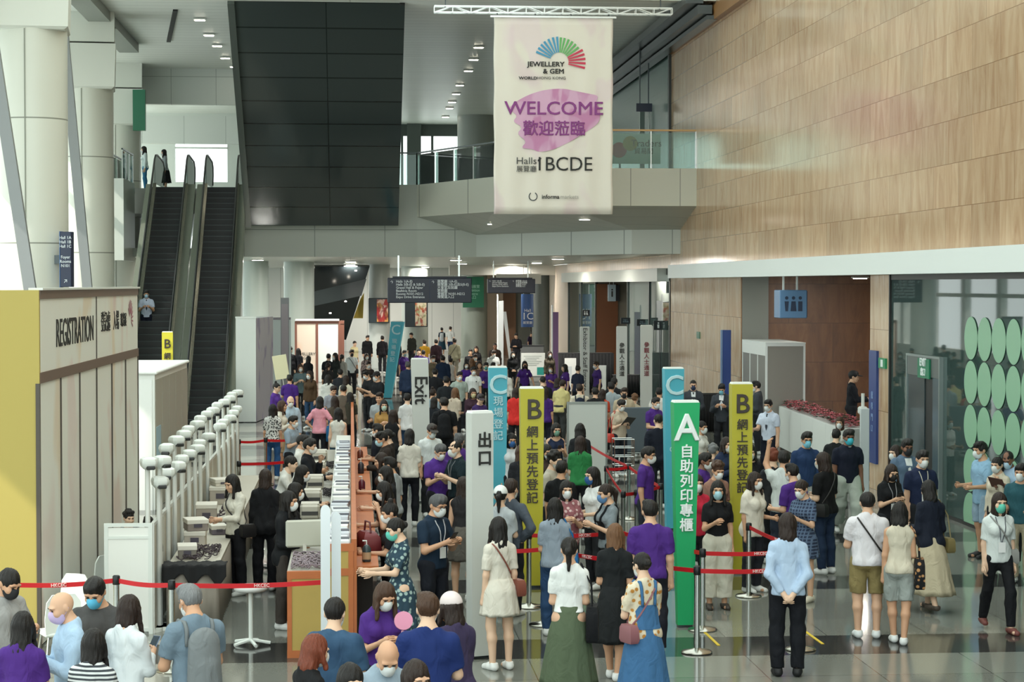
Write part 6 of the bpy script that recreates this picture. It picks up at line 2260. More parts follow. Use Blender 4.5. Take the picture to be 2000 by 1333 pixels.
def hair_mat(c):
    key = ('hair', c)
    if key in _MC:
        return _MC[key]
    m, t = new_mat('hair_strands')
    tc = t.n('ShaderNodeTexCoord')
    mp = t.n('ShaderNodeMapping')
    mp.inputs['Scale'].default_value = (150, 150, 12)
    t.l(tc.outputs['Object'], mp.inputs['Vector'])
    no = t.n('ShaderNodeTexNoise', i_Scale=1.0, i_Detail=2.0)
    t.l(mp.outputs[0], no.inputs['Vector'])
    bu = t.n('ShaderNodeBump', i_Strength=0.7, i_Distance=0.01)
    t.l(no.outputs['Fac'], bu.inputs['Height'])
    t.l(bu.outputs[0], t.b.inputs['Normal'])
    mx = t.n('ShaderNodeMix', data_type='RGBA')
    l_ = lin(c)
    mx.inputs[6].default_value = (*[v * 0.6 for v in l_], 1)
    mx.inputs[7].default_value = (*[v * 1.7 for v in l_], 1)
    t.l(no.outputs['Fac'], mx.inputs[0])
    t.l(mx.outputs[2], t.b.inputs['Base Color'])
    t.b.inputs['Roughness'].default_value = 0.5
    t.b.inputs['Specular IOR Level'].default_value = 0.35
    _MC[key] = m
    return m


def hexp(c):
    return PAL.get(c, c)


PAL = {}


def person(px, py, yaw, pose='DD', H=1.66, sex='f', hair='short:k', top='tee:#888888', bottom='trousers:#202226', shoes='#d8dad6', mask='#d9dedd', leg='s', lean=0, pitch=8, turn=0,
           skin=None, wide=1.0, z=0.0, label='', extras=(), pos=None, group=None):
    global N_PEOPLE
    N_PEOPLE += 1
    k = N_PEOPLE
    fine = py > 890
    sk = SKIN[skin if skin is not None else k % 3]
    me, J = body_mesh(pose, leg, lean, sex, pitch, turn, fine)
    hk, hcol = hair.split(':')
    topz = 0.135 if hk != 'bald' else 0.117
    hp = J['hc'] + J['Rh'] @ np.array([0, 0.01, topz])
    sc = H / 1.728
    wide = 1 + (wide - 1) * 0.6
    o = part('person', me, sk, None)
    w = at_z(px, py, z + hp[2] * sc) if pos is None else None
    a = math.radians(yaw)
    if pos is None:
        off = rz_(a) @ (hp * sc * np.array([wide, wide, 1]))
        loc = (w.x - off[0], w.y - off[1], z)
    else:
        loc = pos
    o.location = loc
    o.rotation_euler = (0, 0, a)
    o.scale = (sc * wide, sc * wide, sc)
    tag(o, label, 'person', group)
    Mh = M4(J['Rh'], J['hc'])
    if hk != 'bald':
        hm = hair_mat(HAIRC.get(hcol, hcol))
        part('hair', hair_mesh(hk, J, (pose if 0 else '', lean, pitch, turn, sex)), hm, o)
    part('eyes', eyes_mesh(), mat('#1b1512', 0.4), o, Mh)
    if mask != '-':
        part('face_mask', mask_mesh(), mat(mask, 0.75), o, Mh)
    tk, tc_ = top.split(':')
    tm, tv = garment(tk, pose, leg, lean, sex, fine)
    tname = {'tee': 'tshirt', 'polo': 'polo_shirt', 'tank': 'tank_top', 'loose': 'tshirt', 'crop': 'top', 'dresslong': 'dress', 'tunic': 'overshirt'}.get(tk, tk)
    tp = part(tname, tm, cloth_mat(tc_), o)
    if bottom != '-':
        bk, bc = bottom.split(':')
        bm, _ = garment(bk, 'DD', leg, 0, sex, fine)
        part({'wide': 'trousers', 'midi': 'skirt', 'maxi': 'skirt'}.get(bk, bk), bm, cloth_mat(bc), o)
    if shoes != '-':
        kind, sc_ = ('sneaker', shoes)
        if shoes.startswith('f'):
            kind, sc_ = 'flat', shoes[1:]
        for nm, sd in (('L', 1), ('R', -1)):
            an = J['an' + nm]
            part('shoe', shoe_mesh(kind), mat(sc_, 0.6), o, M4(rz_(sd * 0.14), an + np.array([0, -0.005, -0.085])))
    MW = Matrix.Translation(loc) @ Matrix.Rotation(a, 4, 'Z') @ Matrix.Diagonal((sc * wide, sc * wide, sc, 1))
    short = label
    for ex in extras:
        nm, _, val = ex.partition(':')
        if nm == 'cap':
            part('cap', cap_mesh(), mat(val, 0.7), o, Mh)
        elif nm == 'glasses':
            part('glasses', glasses_mesh(), mat('#1a1a1c', 0.3), o, Mh)
        elif nm == 'suit':
            patch(tv, [(1.43, -.055, .055), (1.34, -.05, .05), (1.22, -.034, .034), (1.08, -.004, .004)], 0.004).build('shirt_front', mat('#dfe3e4', 0.7), tp, smooth=True)
            patch(tv, [(1.42, -.018, .018), (1.39, -.014, .014), (1.25, -.022, .022), (1.13, -.004, .004)], 0.012).build('tie', mat(val or '#1c2333', 0.6), tp, smooth=True)
        elif nm == 'tie':
            patch(tv, [(1.42, -.016, .016), (1.38, -.013, .013), (1.15, -.028, .028), (1.07, -.002, .002)], 0.008).build('tie', mat(val, 0.6), tp, smooth=True)
        elif nm == 'collar':
            mb = MB()
            nk = J['neck']
            r_ = []
            for rr, dz in ((0.062, -0.005), (0.068, 0.03), (0.078, 0.012)):
                r_.append([(rr * math.cos(t), nk[1] + rr * math.sin(t) - 0.004, nk[2] + dz - 0.012 * (math.sin(t) < -0.6)) for t in np.linspace(0, 2 * PI, 22, endpoint=False)])
            mb.loft(r_, caps=False).build('collar', cloth_mat(val or tc_), tp, smooth=True)
        elif nm == 'lan':
            pts = strap_pts(tv, (-0.062, 1.42), (-0.005, 1.10), False, 8, 0.008)
            pts2 = strap_pts(tv, (0.062, 1.42), (0.005, 1.10), False, 8, 0.008)
            l_ = MB().tube(pts, 0.006, 5).tube(pts2, 0.006, 5).build('lanyard', mat(val or '#8b8c94', 0.7), o)
            y = (tv.front(0, 1.05) or -0.13) - 0.012
            MB().box(-0.045, 0.045, y - 0.004, y, 0.985, 1.11).build('badge', mat('#e3e5e4', 0.5), l_)
        elif nm == 'logo':
            patch(tv, [(1.30, .05, .085), (1.265, .05, .085)], 0.007).build('chest_badge', mat(val or '#e6e7ea', 0.6), tp)
        elif nm == 'backpack':
            b = thing('backpack', val.split('|')[1], 'backpack', (0, 0, 0))
            b.matrix_world = MW
            up = J['up']
            y0 = (tv.front(0, 1.2, True) or 0.13)
            bmv = Vox((-.2, y0 - .03, .84), (.2, y0 + .22, 1.46), 0.014)
            bmv.cone((0, y0 + .075, 0.98), (0, y0 + .065, 1.28), 0.135, 0.12, 1.5, 0.03)
            bmv.cone((0, y0 + .12, 0.97), (0, y0 + .12, 1.10), 0.10, 0.09, 1.6, 0.02)
            part('pack_body', np_mesh('pack_body', [bmv.net()]), cloth_mat(val.split('|')[0]), b)
            for sd in (1, -1):
                pts = strap_pts(tv, (sd * 0.10, 1.25), (sd * 0.105, 1.43), True, 5) + strap_pts(tv, (sd * 0.105, 1.43), (sd * 0.12, 1.12), False, 8)
                MB().tube(pts, 0.016, 6).build('strap', cloth_mat(val.split('|')[0]), b, smooth=True)
        elif nm in ('tote', 'handbag', 'crossbag'):
            cc, lab, sd = val.split('|')
            sd = 1 if sd == 'L' else -1
            b = thing({'tote': 'tote_bag', 'handbag': 'handbag', 'crossbag': 'shoulder_bag'}[nm], lab, 'bag', (0, 0, 0))
            b.matrix_world = MW
            cm_ = cloth_mat(cc) if nm == 'tote' else mat(cc, 0.5)
            w2, d2, h2, zc = {'tote': (.17, .06, .36, .86), 'handbag': (.13, .055, .19, .86), 'crossbag': (.12, .05, .18, .92)}[nm]
            x0 = sd * (0.235 if nm != 'crossbag' else 0.2)
            yb_ = 0.03 if nm != 'crossbag' else 0.06
            rg = [[(x0 + q * d2 * e, yb_ + p * w2 * e, zz) for q, p in ((-1, -1), (1, -1), (1.15, 0), (1, 1), (-1, 1), (-1.15, 0))] for zz, e in ((zc - h2 / 2, 0.86), (zc - h2 / 2 + 0.03, 1.0), (zc + h2 * 0.3, 0.95), (zc + h2 / 2, 0.78))]
            MB().loft(rg).build('bag_body', cm_, b, smooth=True, sharp=50)
            if nm == 'crossbag':
                pts = strap_pts(tv, (x0 * 0.8, zc + h2 / 2), (-sd * 0.11, 1.42), True, 9) + strap_pts(tv, (-sd * 0.11, 1.42), (x0 * 0.8, zc + h2 / 2), False, 9)
                MB().tube(pts, 0.010, 5).build('strap', mat('#23211f', 0.6) if cc[1] in '0123' else cm_, b)
            else:
                sx_, sz_ = sd * J['sw'] * 0.86, 1.435
                for dy in (-0.06, 0.07):
                    MB().tube([(x0, yb_ + dy * 1.4, zc + h2 / 2 - 0.02), (x0 * 0.95, dy * 0.9, 1.25), (sx_, dy * 0.4, sz_ + 0.015), (sx_ * 0.98, 0.0, sz_ + 0.02)], 0.009, 5).build('strap', cm_, b)
        elif nm == 'phone':
            cc, lab, hd = val.split('|')
            w_, e_ = J['wr' + hd], J['el' + hd]
            d = unit(w_ - e_)
            b = thing('phone', lab, 'phone', (0, 0, 0))
            c = w_ + d * 0.10 + np.array([0, -0.01, 0.035])
            zax = unit(np.array([0, 0.75, 0.65]))
            xax = np.array([1.0, 0, 0])
            yax = np.cross(zax, xax)
            b.matrix_world = MW @ M4(np.stack([xax, yax, zax], 1), c)
            MB().box(-0.037, 0.037, -0.075, 0.075, -0.005, 0.005, 0.004).build('casing', mat(cc, 0.35), b)
            MB().box(-0.033, 0.033, -0.07, 0.07, 0.005, 0.006).build('screen', mat('#2a3946', 0.1), b)
        elif nm == 'paper':
            cc, lab, hd = val.split('|')
            w_, e_ = J['wr' + hd], J['el' + hd]
            d = unit(w_ - e_)
            b = MB().box(-0.11, 0.11, -0.15, 0.15, -0.004, 0.004).build('document', mat(cc, 0.6))
            tag(b, lab, 'document')
            zax = unit(np.array([0.1, 0.6, 0.75]))
            xax = unit(np.cross(np.array([0, 1.0, 0]), zax))
            b.matrix_world = MW @ M4(np.stack([xax, np.cross(zax, xax), zax], 1), w_ + d * 0.16)
        elif nm == 'placard':
            cc, lab, hd = val.split('|')
            w_ = J['wr' + hd]
            b = thing('placard', lab, 'placard', (0, 0, 0))
            b.matrix_world = MW @ Matrix.Translation((float(w_[0]), float(w_[1]) - 0.06, float(w_[2]))) @ Matrix.Rotation(0.16, 4, 'Y')
            MB().tube([(0, 0, -0.45), (0, 0, 0.55)], 0.012, 6).build('stick', mat('#d6d2c6', 0.5), b)
            MB().box(-0.2, 0.2, -0.012, 0.012, 0.30, 0.98, 0.006).build('board', mat(cc, 0.5), b)
        elif nm == 'bib':
            # dungaree bib and straps over the blouse
            rows = [(z_, -.11, .11) for z_ in (1.22, 1.16, 1.10, 1.04, 0.98)]
            patch(tv, rows, 0.012).build('bib_front', cloth_mat(val), o, smooth=True)
            bb = MB()
            rr = []
            for z_ in (1.20, 1.14, 1.08, 1.02, 0.96):
                ww = 0.13 if z_ < 1.15 else 0.10
                rr.append([(x, (tv.front(x, z_, True) or 0.12) + 0.012, z_) for x in np.linspace(-ww, ww, 7)])
            V = [q for r in rr for q in r]
            bb.add(V, [(i * 7 + j, i * 7 + j + 1, (i + 1) * 7 + j + 1, (i + 1) * 7 + j) for i in range(4) for j in range(6)])
            bb.build('bib_back', cloth_mat(val), o, smooth=True)
            for sd in (1, -1):
                pts = strap_pts(tv, (sd * 0.07, 1.19), (sd * 0.085, 1.43), True, 6) + strap_pts(tv, (sd * 0.085, 1.43), (sd * 0.08, 1.2), False, 6)
                MB().tube(pts, 0.016, 6).build('strap', cloth_mat(val), o, smooth=True)
    return o

# ================================================================ WHO STANDS WHERE (head tops measured in the photograph)
PU, W, BK, NV, GR, LG, BE, LB, DN, CR = '#4b2a7c', '#d9dcd7', '#15171a', '#1b2742', '#666c70', '#b0b6b6', '#c3b59c', '#a6bdd4', '#2b4562', '#d6cfbd'
TR, JN = 'trousers:#1c1f26', 'jeans:' + DN
BL, TE, SK_, PK = '#a9d3e0', '#5fb8b4', '#b8d2e6', '#c9b6dc'   # mask colours


def q(px, py, yaw, label, **k):
    return person(px, py, yaw, label='person ' + label, **k)


# ---- nearest row, bottom left
q(26, 1113, 50, 'in a pale grey jacket at the far left edge, head bowed, black mask', H=1.72, sex='m', hair='grown:k', top='jacket:#9c9c9a', mask='#1b1c1f', pose='PD', pitch=28)
q(45, 1192, 172, 'with long black hair and purple shirt, back turned, lower left corner', H=1.6, hair='long:k', top='tee:' + PU, pose='PP')
q(112, 1160, -68, 'bald, in a light blue shirt with a lilac mask, lower left', H=1.7, sex='m', hair='bald:k', top='shirt:#a9c3da', bottom='trousers:#3a4150', mask=PK, pose='PP', pitch=22, extras=['collar:', 'phone:#1d2233|dark blue phone held by the bald man in light blue|L'])
q(180, 1131, -12, 'in a dark grey T-shirt with a blue mask looking down, lower left', H=1.72, sex='m', hair='short:k', top='tee:#4b4a49', mask='#58b4d8', pose='PP', pitch=30, wide=1.06)
q(184, 1226, 165, 'with very long black hair and striped top at the bottom left', H=1.58, hair='verylong:k', top='tee:#cfd2d2/stripe/#3c4046', pose='PP', mask='-')
q(256, 1160, 150, 'with long brown hair and white knitted top holding a phone, lower left', H=1.64, hair='longwavy:d', top='shirt:#d9e0e2', bottom='trousers:#16181b', pose='PP', pitch=14, extras=['phone:#7d95b8|pale blue phone held by the woman in the white knit|R'])
q(366, 1141, -152, 'with short grey hair, slate shirt and a grey backpack', H=1.76, sex='m', hair='short:g', top='polo:#6f8290', bottom='trousers:#2a2d33', pose='PP', pitch=26, wide=1.08, extras=['collar:', 'backpack:#767c7e|grey backpack on the grey haired man in a slate shirt'])
q(655, 1165, 168, 'with short black hair and a faded denim blue T-shirt, back turned', H=1.68, sex='m', hair='grown:k', top='loose:#3d5b78/fade/#27415c', pose='PP', pitch=12)
q(622, 1237, 118, 'with reddish brown hair and black top, bottom left of the desk', H=1.6, hair='medium:r', top='tee:#17181a', pose='PP', pitch=16)
q(757, 1140, 14, 'in a purple shirt looking down at a pink hand fan', H=1.62, hair='long:b', top='tee:' + PU, bottom='trousers:#24262d', pose='PP', pitch=30, turn=8)
q(836, 1156, 176, 'with brown hair and navy blue T-shirt seen from behind, bottom centre', H=1.74, sex='m', hair='short:b', top='tee:#1d2f66', bottom='trousers:#23262e', pose='PP', wide=1.08)
q(878, 1157, -148, 'in a white cap and dark violet hooded top, bottom centre', H=1.62, hair='medium:d', top='loose:#3c3450', bottom='trousers:#22242a', pose='PP', mask='#d98a3c', extras=['cap:#d9cdcb'], pitch=12)
q(761, 1262, 10, 'bald, in a grey blue shirt, head bowed at the bottom edge', H=1.68, sex='m', hair='bald:k', top='shirt:#8fa0ad', pose='PP', pitch=42, extras=['collar:'])
q(688, 1297, 20, 'with black hair cut off by the bottom edge, left of the bald head', H=1.62, hair='bob:k', top='tee:#23262c', pose='PP', pitch=20)
q(818, 1290, 30, 'with dark brown hair cut off by the bottom edge, right of the bald head', H=1.62, hair='medium:d', top='tee:#2a2430', pose='PP', pitch=20)
q(858, 966, 42, 'in a dark navy polo with glasses left of the nearest white totem', H=1.72, sex='m', hair='short:s', top='polo:#182a3c', bottom='trousers:#1b1e26', pose='PP', pitch=16, wide=1.06, extras=['glasses', 'lan:#b9bcc2', 'phone:#202226|black phone held in front of the dark navy polo|R'])
# ---- right of the exit totem
q(972, 1008, -158, 'in a cream dress with a brown bag, beside the nearest white totem', H=1.64, hair='long:k', top='dress:#d4cfc2', bottom='-', pose='DD', shoes='#e3e5e2', extras=['crossbag:#7d4436|brown leather shoulder bag on the person in the cream dress|R'])
q(1112, 1048, 172, 'in a white T-shirt and long olive green skirt, ponytail, seen from behind', H=1.66, hair='pony:k', top='crop:#dfe2df', bottom='maxi:#53604a', shoes='#e0e2e0', pose='FF', extras=['tote:#16171a|black tote bag of the person in the olive skirt|R'])
q(1202, 1021, 163, 'with long light brown hair and loose black dress, from behind', H=1.63, hair='verylong:l', top='dresslong:#191c1e', bottom='-', shoes='#e6e8e6', pose='FD', leg='x')
q(1252, 1078, -158, 'with a hair clip, floral blouse and blue denim pinafore, seen from behind', H=1.6, hair='bun:k', top='tee:#d8cdb4/floral/#b8803c', bottom='maxi:#3f6a94', shoes='#cfcac0', pose='PP', pitch=10, extras=['bib:#3f6a94', 'crossbag:#8d5c62|dusky pink bag on the person in the denim pinafore|L'])
q(1270, 976, 175, 'in a broad purple T-shirt seen from behind, next to the green totem', H=1.72, sex='m', hair='short:k', top='tee:' + PU, bottom='trousers:#1d1f27', pose='FD', wide=1.1)
q(1402, 938, 0, 'in a black top and wide white trousers facing forward with pale blue mask', H=1.64, hair='longwavy:k', top='crop:#121316', bottom='wide:#c9c5b6', mask=BL, pose='DP', shoes='f#3a342e', turn=-6)
q(1538, 1000, 172, 'in a light blue uniform shirt with hands clasped behind the back', H=1.72, sex='f', hair='bob:d', top='shirt:#adc2da', bottom='trousers:#14161c', mask='-', pose='BB', shoes='#0f1012', wide=1.08, extras=['collar:'])
q(1694, 960, 170, 'in a white shirt and khaki shorts with a thin crossbody strap, from behind', H=1.7, sex='m', hair='grown:k', top='polo:#d9d6da', bottom='shorts:#8a7c52', shoes='#dfe3e2', pose='PF', wide=1.12, extras=['collar:', 'crossbag:#2c2a2d|small dark crossbody bag on the person in khaki shorts|R'])
q(1757, 979, 168, 'in a beige vest top and grey shorts carrying a patterned tote, from behind', H=1.63, hair='medium:k', top='tank:#cbc3b0', bottom='shorts:#9aa19d', shoes='#e4e7e5', pose='DF', leg='x', extras=['tote:#1a1b1d/floral/#b88a5c|black flower patterned tote bag on the person in the vest top|R'])
q(1811, 937, -166, 'in a navy smock and long beige skirt turned away, right side', H=1.66, hair='bob:k', top='tunic:#171d2b', bottom='maxi:#b9ae94', shoes='f#4a4038', pose='FF', leg='v', pitch=16, extras=['handbag:#7d7048|olive handbag beside the long beige skirt|R'])
q(1802, 879, 8, 'in a navy polo with large white mask and lanyard by the shop glass', H=1.74, sex='m', hair='short:k', top='polo:#1b2540', pose='DD', wide=1.06, extras=['lan:#c9c4b4', 'logo:#dfe2ea'])
q(1772, 857, 8, 'in a grey blue blazer over a white shirt with black mask', H=1.76, sex='m', hair='short:k', top='jacket:#566a80', mask='#1a1b1e', skin=3, pose='DD', extras=['suit:#d5d8d8'])
q(1748, 869, -62, 'with long brown hair and white mask at the stone pier, facing left', H=1.64, hair='long:d', top='tee:#c9a58c', pose='FD')
q(1744, 907, 14, 'with black mask and black T-shirt looking at a phone by the pier', H=1.6, hair='medium:d', top='tee:#141518', mask='#1c1a1b', pose='PP', pitch=20, extras=['lan:#8f8f93', 'phone:#222428|phone held by the person in black mask near the pier|R'])
q(1914, 862, -78, 'in a sky blue shirt and pale shorts standing by the green discs', H=1.76, sex='m', hair='short:k', top='loose:#8fb4cf', bottom='shorts:#97afc2', shoes='#1a1a1c', pose='FF')
q(1966, 882, -40, 'in a pale blue shirt bending over a brown folder, right edge', H=1.72, sex='m', hair='thin:k', top='shirt:#a9c2da', pose='PP', pitch=26, skin=3, mask=SK_, extras=['paper:#5a352c|brown folder held by the person in pale blue at the right edge|R'])
q(1947, 892, -50, 'in a cream blouse half hidden behind the pale blue shirt', H=1.62, hair='pony:k', top='shirt:#cfc6b2', pose='TD')
q(1993, 905, -30, 'in a dark teal shirt cut off by the right edge', H=1.66, sex='m', hair='short:k', top='tee:#27515a', bottom='trousers:#a39a82', pose='FF')
q(1953, 961, 2, 'walking forward in a white T-shirt and black trousers with green mask', H=1.66, hair='bob:d', top='tee:#cfd6d4', bottom='leggings:#15161a', mask='#5fc0a8', shoes='f#6d3a34', pose='DD', leg='w', extras=['lan:#5c5f66', 'crossbag:#8a8a86|grey shoulder strap bag on the walking person in white|L'])
# ---- right, second rank
q(1658, 838, 4, 'in a black navy polo and pale trousers with teal mask, walking forward', H=1.76, sex='m', hair='short:k', skin=3, top='polo:#151a2a', bottom='wide:#a8b0a6', mask='#3fb4c8', pose='DD', leg='w', wide=1.1, extras=['collar:#d8dadc'])
q(1576, 843, 3, 'in a dark blue long sleeved shirt with glasses and light blue mask', H=1.76, sex='m', hair='short:k', top='shirt:#22375a', bottom='trousers:#b5b9b8', mask='#7cc4da', pose='DD', extras=['glasses', 'collar:'])
q(1606, 882, -138, 'in a black T-shirt and blue jeans turned away with white mask', H=1.74, hair='bob:d', sex='m', top='tee:#111214', bottom='jeans:#22324a', shoes='#d9dbd8', pose='FF', wide=1.08, extras=['crossbag:#17181a|black bag slung on the person in the black T-shirt|L'])
q(1562, 938, -46, 'in a blue grey checked dress looking down to the left', H=1.6, hair='bun:d', top='dress:#5a6c86/check/#2f3a50', bottom='-', shoes='#d4cfbd', pose='PP', pitch=20)
q(1532, 880, 158, 'in a white shirt raising one arm to point, seen from behind', H=1.74, sex='m', hair='short:k', top='shirt:#cfd6d4', bottom='trousers:#2c3442', pose='UF', wide=1.06)
q(1510, 878, 170, 'with red brown hair just behind the pointing arm', H=1.68, hair='curly:r', top='tee:#2a2c30')
q(1546, 905, -150, 'in a purple shirt behind the white shirt of the pointing person', H=1.66, sex='m', hair='short:k', top='tee:' + PU, pose='FF')
q(1476, 921, 38, 'with long straight brown hair and an ivory top right of the yellow totem', H=1.62, hair='long:d', top='loose:#d6d0c2', bottom='trousers:#24262c', pose='FD', mask='#dadbd9')
q(1466, 868, -10, 'in black with white mask peeping out right of the yellow totem', H=1.64, hair='medium:k', top='tee:#15161a')
q(1420, 853, 30, 'in a dark navy coat with white mask left of the yellow totem', H=1.68, hair='medium:d', top='jacket:#1f2b45', pose='PP')
q(1404, 903, 14, 'with brown wavy hair and white mask above the black top', H=1.64, hair='curly:b', top='tee:#8d6a5c', pose='DD', pitch=18)
q(1378, 884, 62, 'in purple with dark skin just right of the green totem', H=1.66, sex='m', hair='short:k', skin=3, top='polo:' + PU, pose='FF')
q(1362, 926, 6, 'in a red T-shirt with white mask beside the green totem', H=1.62, hair='bob:d', top='tee:#b8283e', pose='DD')
q(1372, 822, 44, 'in a white blouse with a white mask before the black table', H=1.6, hair='bun:k', top='tee:#d4d4cd', pose='FF')
q(1393, 868, 150, 'with grey curls low behind the white blouse', H=1.5, hair='curly:g', top='tee:#7d6f68', pose='FF')
q(1354, 742, -6, 'in a dark suit with navy mask before the pale stone wall', H=1.76, sex='m', hair='buzz:k', top='jacket:#3a3e44', mask='#1c2c4a', pose='CC', extras=['suit:#20242c'])
q(1409, 750, -16, 'in a dark suit with blue mask reading something in both hands', H=1.76, sex='m', hair='short:k', top='jacket:#383c42', mask='#6fb2c4', pose='PP', pitch=24, extras=['suit:#c9cfd2'])
q(1476, 744, -110, 'in a charcoal suit half hidden behind the right yellow totem', H=1.78, sex='m', hair='short:k', top='jacket:#3d4247', pose='FD')
q(1500, 780, -38, 'in a white uniform shirt and dark tie pointing left', H=1.72, sex='m', hair='short:k', top='polo:#c4cede', bottom='trousers:#161a26', pose='DR', extras=['tie:#1a2030', 'glasses'])
q(1640, 814, -24, 'small figure with a white top at the right end of the planter', H=1.56, hair='bob:b', top='tee:#c9cbc4', pose='FF')
q(1634, 838, 150, 'in black with a green strap in front of the planter end', H=1.58, hair='short:k', sex='m', top='tee:#17191b')
q(1664, 726, 78, 'in black with a black cap beside the white gel dispenser', pos=tuple(at_s(1664, 760, 89))[:2] + (0.46,), H=1.74, sex='m', hair='short:k', top='shirt:#15181f', mask='-', pose='RR', extras=['cap:#141518'])
# ---- centre right, behind the belts
q(1267, 872, 66, 'in a purple T-shirt in profile right of the barrier posts', H=1.72, sex='m', hair='short:k', top='tee:' + PU, bottom='trousers:#2b2f38', pose='DD', extras=['glasses'])
q(1286, 808, 176, 'in a black navy T-shirt, broad back, left of the blue totem', H=1.74, sex='m', hair='buzz:k', top='tee:#151a26', bottom='trousers:#1d2028', wide=1.08)
q(1281, 776, 34, 'with a black fringe and purple shirt, left of the blue totem', H=1.68, sex='m', hair='short:k', top='polo:' + PU, pose='FF')
q(1288, 757, 160, 'in a white shirt behind the black fringe', H=1.68, sex='m', hair='short:k', top='shirt:#d8d5ce')
q(1215, 781, 22, 'in a beige T-shirt with a red waist bag, reading a leaflet', H=1.68, hair='short:k', top='tee:#bdb09c', bottom='trousers:#20262e', pose='PP', pitch=24, extras=['handbag:#c0392b|red bag on the person reading a leaflet|R', 'paper:#3b3a38|dark leaflet read by the person in the beige T-shirt|L'])
q(1219, 757, -6, 'with a black mask and beige jacket behind the reader', H=1.72, sex='m', hair='short:d', top='jacket:#b3a58c', mask='#17171a', extras=['suit:#e3e3df'])
q(1194, 746, 172, 'in a grey blue shirt seen from behind, above the pale screen', H=1.74, sex='m', hair='short:k', top='shirt:#9aa7ac', pose='FF', wide=1.05)
q(1200, 738, 150, 'in black beyond the grey blue shirt', H=1.7, sex='m', hair='short:k', top='jacket:#17191c')
q(1163, 757, 170, 'with a white collar over black above the pale screen', H=1.66, sex='m', hair='short:k', top='tee:#17191c', extras=['collar:#d6d8d6'])
q(1177, 760, 160, 'in an orange red top above the pale screen', H=1.6, hair='bob:d', top='tee:#c24a30')
q(1132, 750, 176, 'with a navy backpack over cream above the left of the pale screen', H=1.7, sex='m', hair='short:d', top='tee:#cfc7b4', extras=['backpack:#1c2536|navy backpack above the left corner of the pale screen'])
q(1100, 742, 150, 'in a pale yellow polo bending forward', H=1.7, sex='m', hair='short:d', top='polo:#c2b87e', bottom='trousers:#3a3d3c', pose='FF', lean=18)
q(1133, 826, 168, 'with black wavy hair before the pale screen', H=1.64, hair='medium:k', top='tee:#1f2124')
q(1134, 851, 160, 'with long dark red brown hair and green top', H=1.62, hair='long:d', top='tee:#2c7a44', pose='FF', wide=1.08)
q(1087, 826, 12, 'with a green mask and bare shoulders left of the pale screen', H=1.62, hair='medium:k', top='tank:#1d2740', mask='#6f9a86', pose='PP', pitch=14, extras=['phone:#2a2224|phone held by the person with the green mask|R'])
q(1070, 868, 20, 'with dark hair low beside the left yellow totem', H=1.56, hair='bob:k', top='tee:#3c2f2c', pitch=18)
q(1084, 882, 58, 'with curly black hair and beige collared shirt right of the yellow totem', H=1.74, sex='m', hair='curly:k', top='polo:#b5b0a2', bottom='trousers:#20242c', pose='DF', mask='#b9bcb8', extras=['collar:#dfe1de'])
q(1107, 938, 4, 'with a black bowl cut, white mask and rosy flower shirt', H=1.6, hair='bob:k', top='loose:#8f5b60/floral/#cbb3b0', pose='PP', pitch=10)
q(1098, 900, 150, 'in a black top behind the bowl cut', H=1.66, sex='m', hair='short:k', top='tee:#17191d')
q(1156, 911, -64, 'with a deep blue mask and white shirt over black, facing left', H=1.66, hair='bob:k', top='tee:#d7d9d8', mask='#23568f', pose='FF')
q(1180, 945, -72, 'with a high ponytail, grey T-shirt and black dungarees, facing left', H=1.62, hair='pony:d', top='tee:#7d868b', bottom='trousers:#17191d', mask='#5d86b4', pose='PP', pitch=12, extras=['bib:#17191d'])
q(1084, 971, 172, 'with long black hair and grey T-shirt holding a blue bag, from behind', H=1.62, hair='long:k', top='tee:#8b97a3', bottom='jeans:#2b4668', pose='FF', extras=['tote:#1f5f92|bright blue tote bag by the long haired person in grey|R'])
q(978, 949, 166, 'in a white cap and pale grey T-shirt beside the yellow totem', H=1.64, hair='pony:k', top='tee:#b4bcc0', pose='PP', extras=['cap:#dfe2e0'])
q(999, 935, 150, 'in a slate sleeve behind the yellow totem', H=1.7, sex='m', hair='short:d', top='shirt:#4c545e', pose='HH')
q(1000, 846, 8, 'with a blue mask between the two totems', H=1.6, hair='bob:k', top='tee:#cfd3d4', mask='#2f5f9a', pitch=14)
q(1018, 868, 170, 'with long brown hair leaning at the yellow totem\'s left edge', H=1.62, hair='long:b', top='tee:#23252a')
q(1008, 757, 160, 'in a bright red top just left of the yellow totem', H=1.66, hair='long:d', top='loose:#d2332e', pose='DD')
q(1064, 756, 172, 'with a purple back just right of the left yellow totem', H=1.68, hair='long:d', top='tee:#432672', bottom='trousers:#191c28')
q(1060, 735, 176, 'with cropped black hair and a black top behind the yellow totem', H=1.7, sex='m', hair='buzz:k', top='tee:#191b1e', wide=1.05)
q(906, 930, 160, 'with long dark hair and black strappy top left of the exit totem', H=1.62, hair='long:d', top='tank:#2b2a2c', bottom='skirt:#5a5650')
q(897, 846, 170, 'with greying dark hair left of the exit totem', H=1.68, sex='m', hair='short:s', top='polo:#4a2a72')
q(888, 860, -62, 'with receding hair and white mask in a black polo, left of the exit totem', H=1.74, sex='m', hair='thin:k', top='polo:#15262c', pose='PP', extras=['lan:#70757a'])
q(862, 868, 24, 'in a purple polo leaning over a phone, left of the exit totem', H=1.68, sex='m', hair='short:s', top='polo:#4f2d84', pose='PP', pitch=24, extras=['phone:#1d1e22|phone in the hands of the purple polo shirt|L'])
q(845, 829, 20, 'in a dark cap and white T-shirt right of the Exit totem', H=1.66, sex='m', hair='short:d', top='tee:#d5dad9', extras=['cap:#3a3633'], pitch=20)
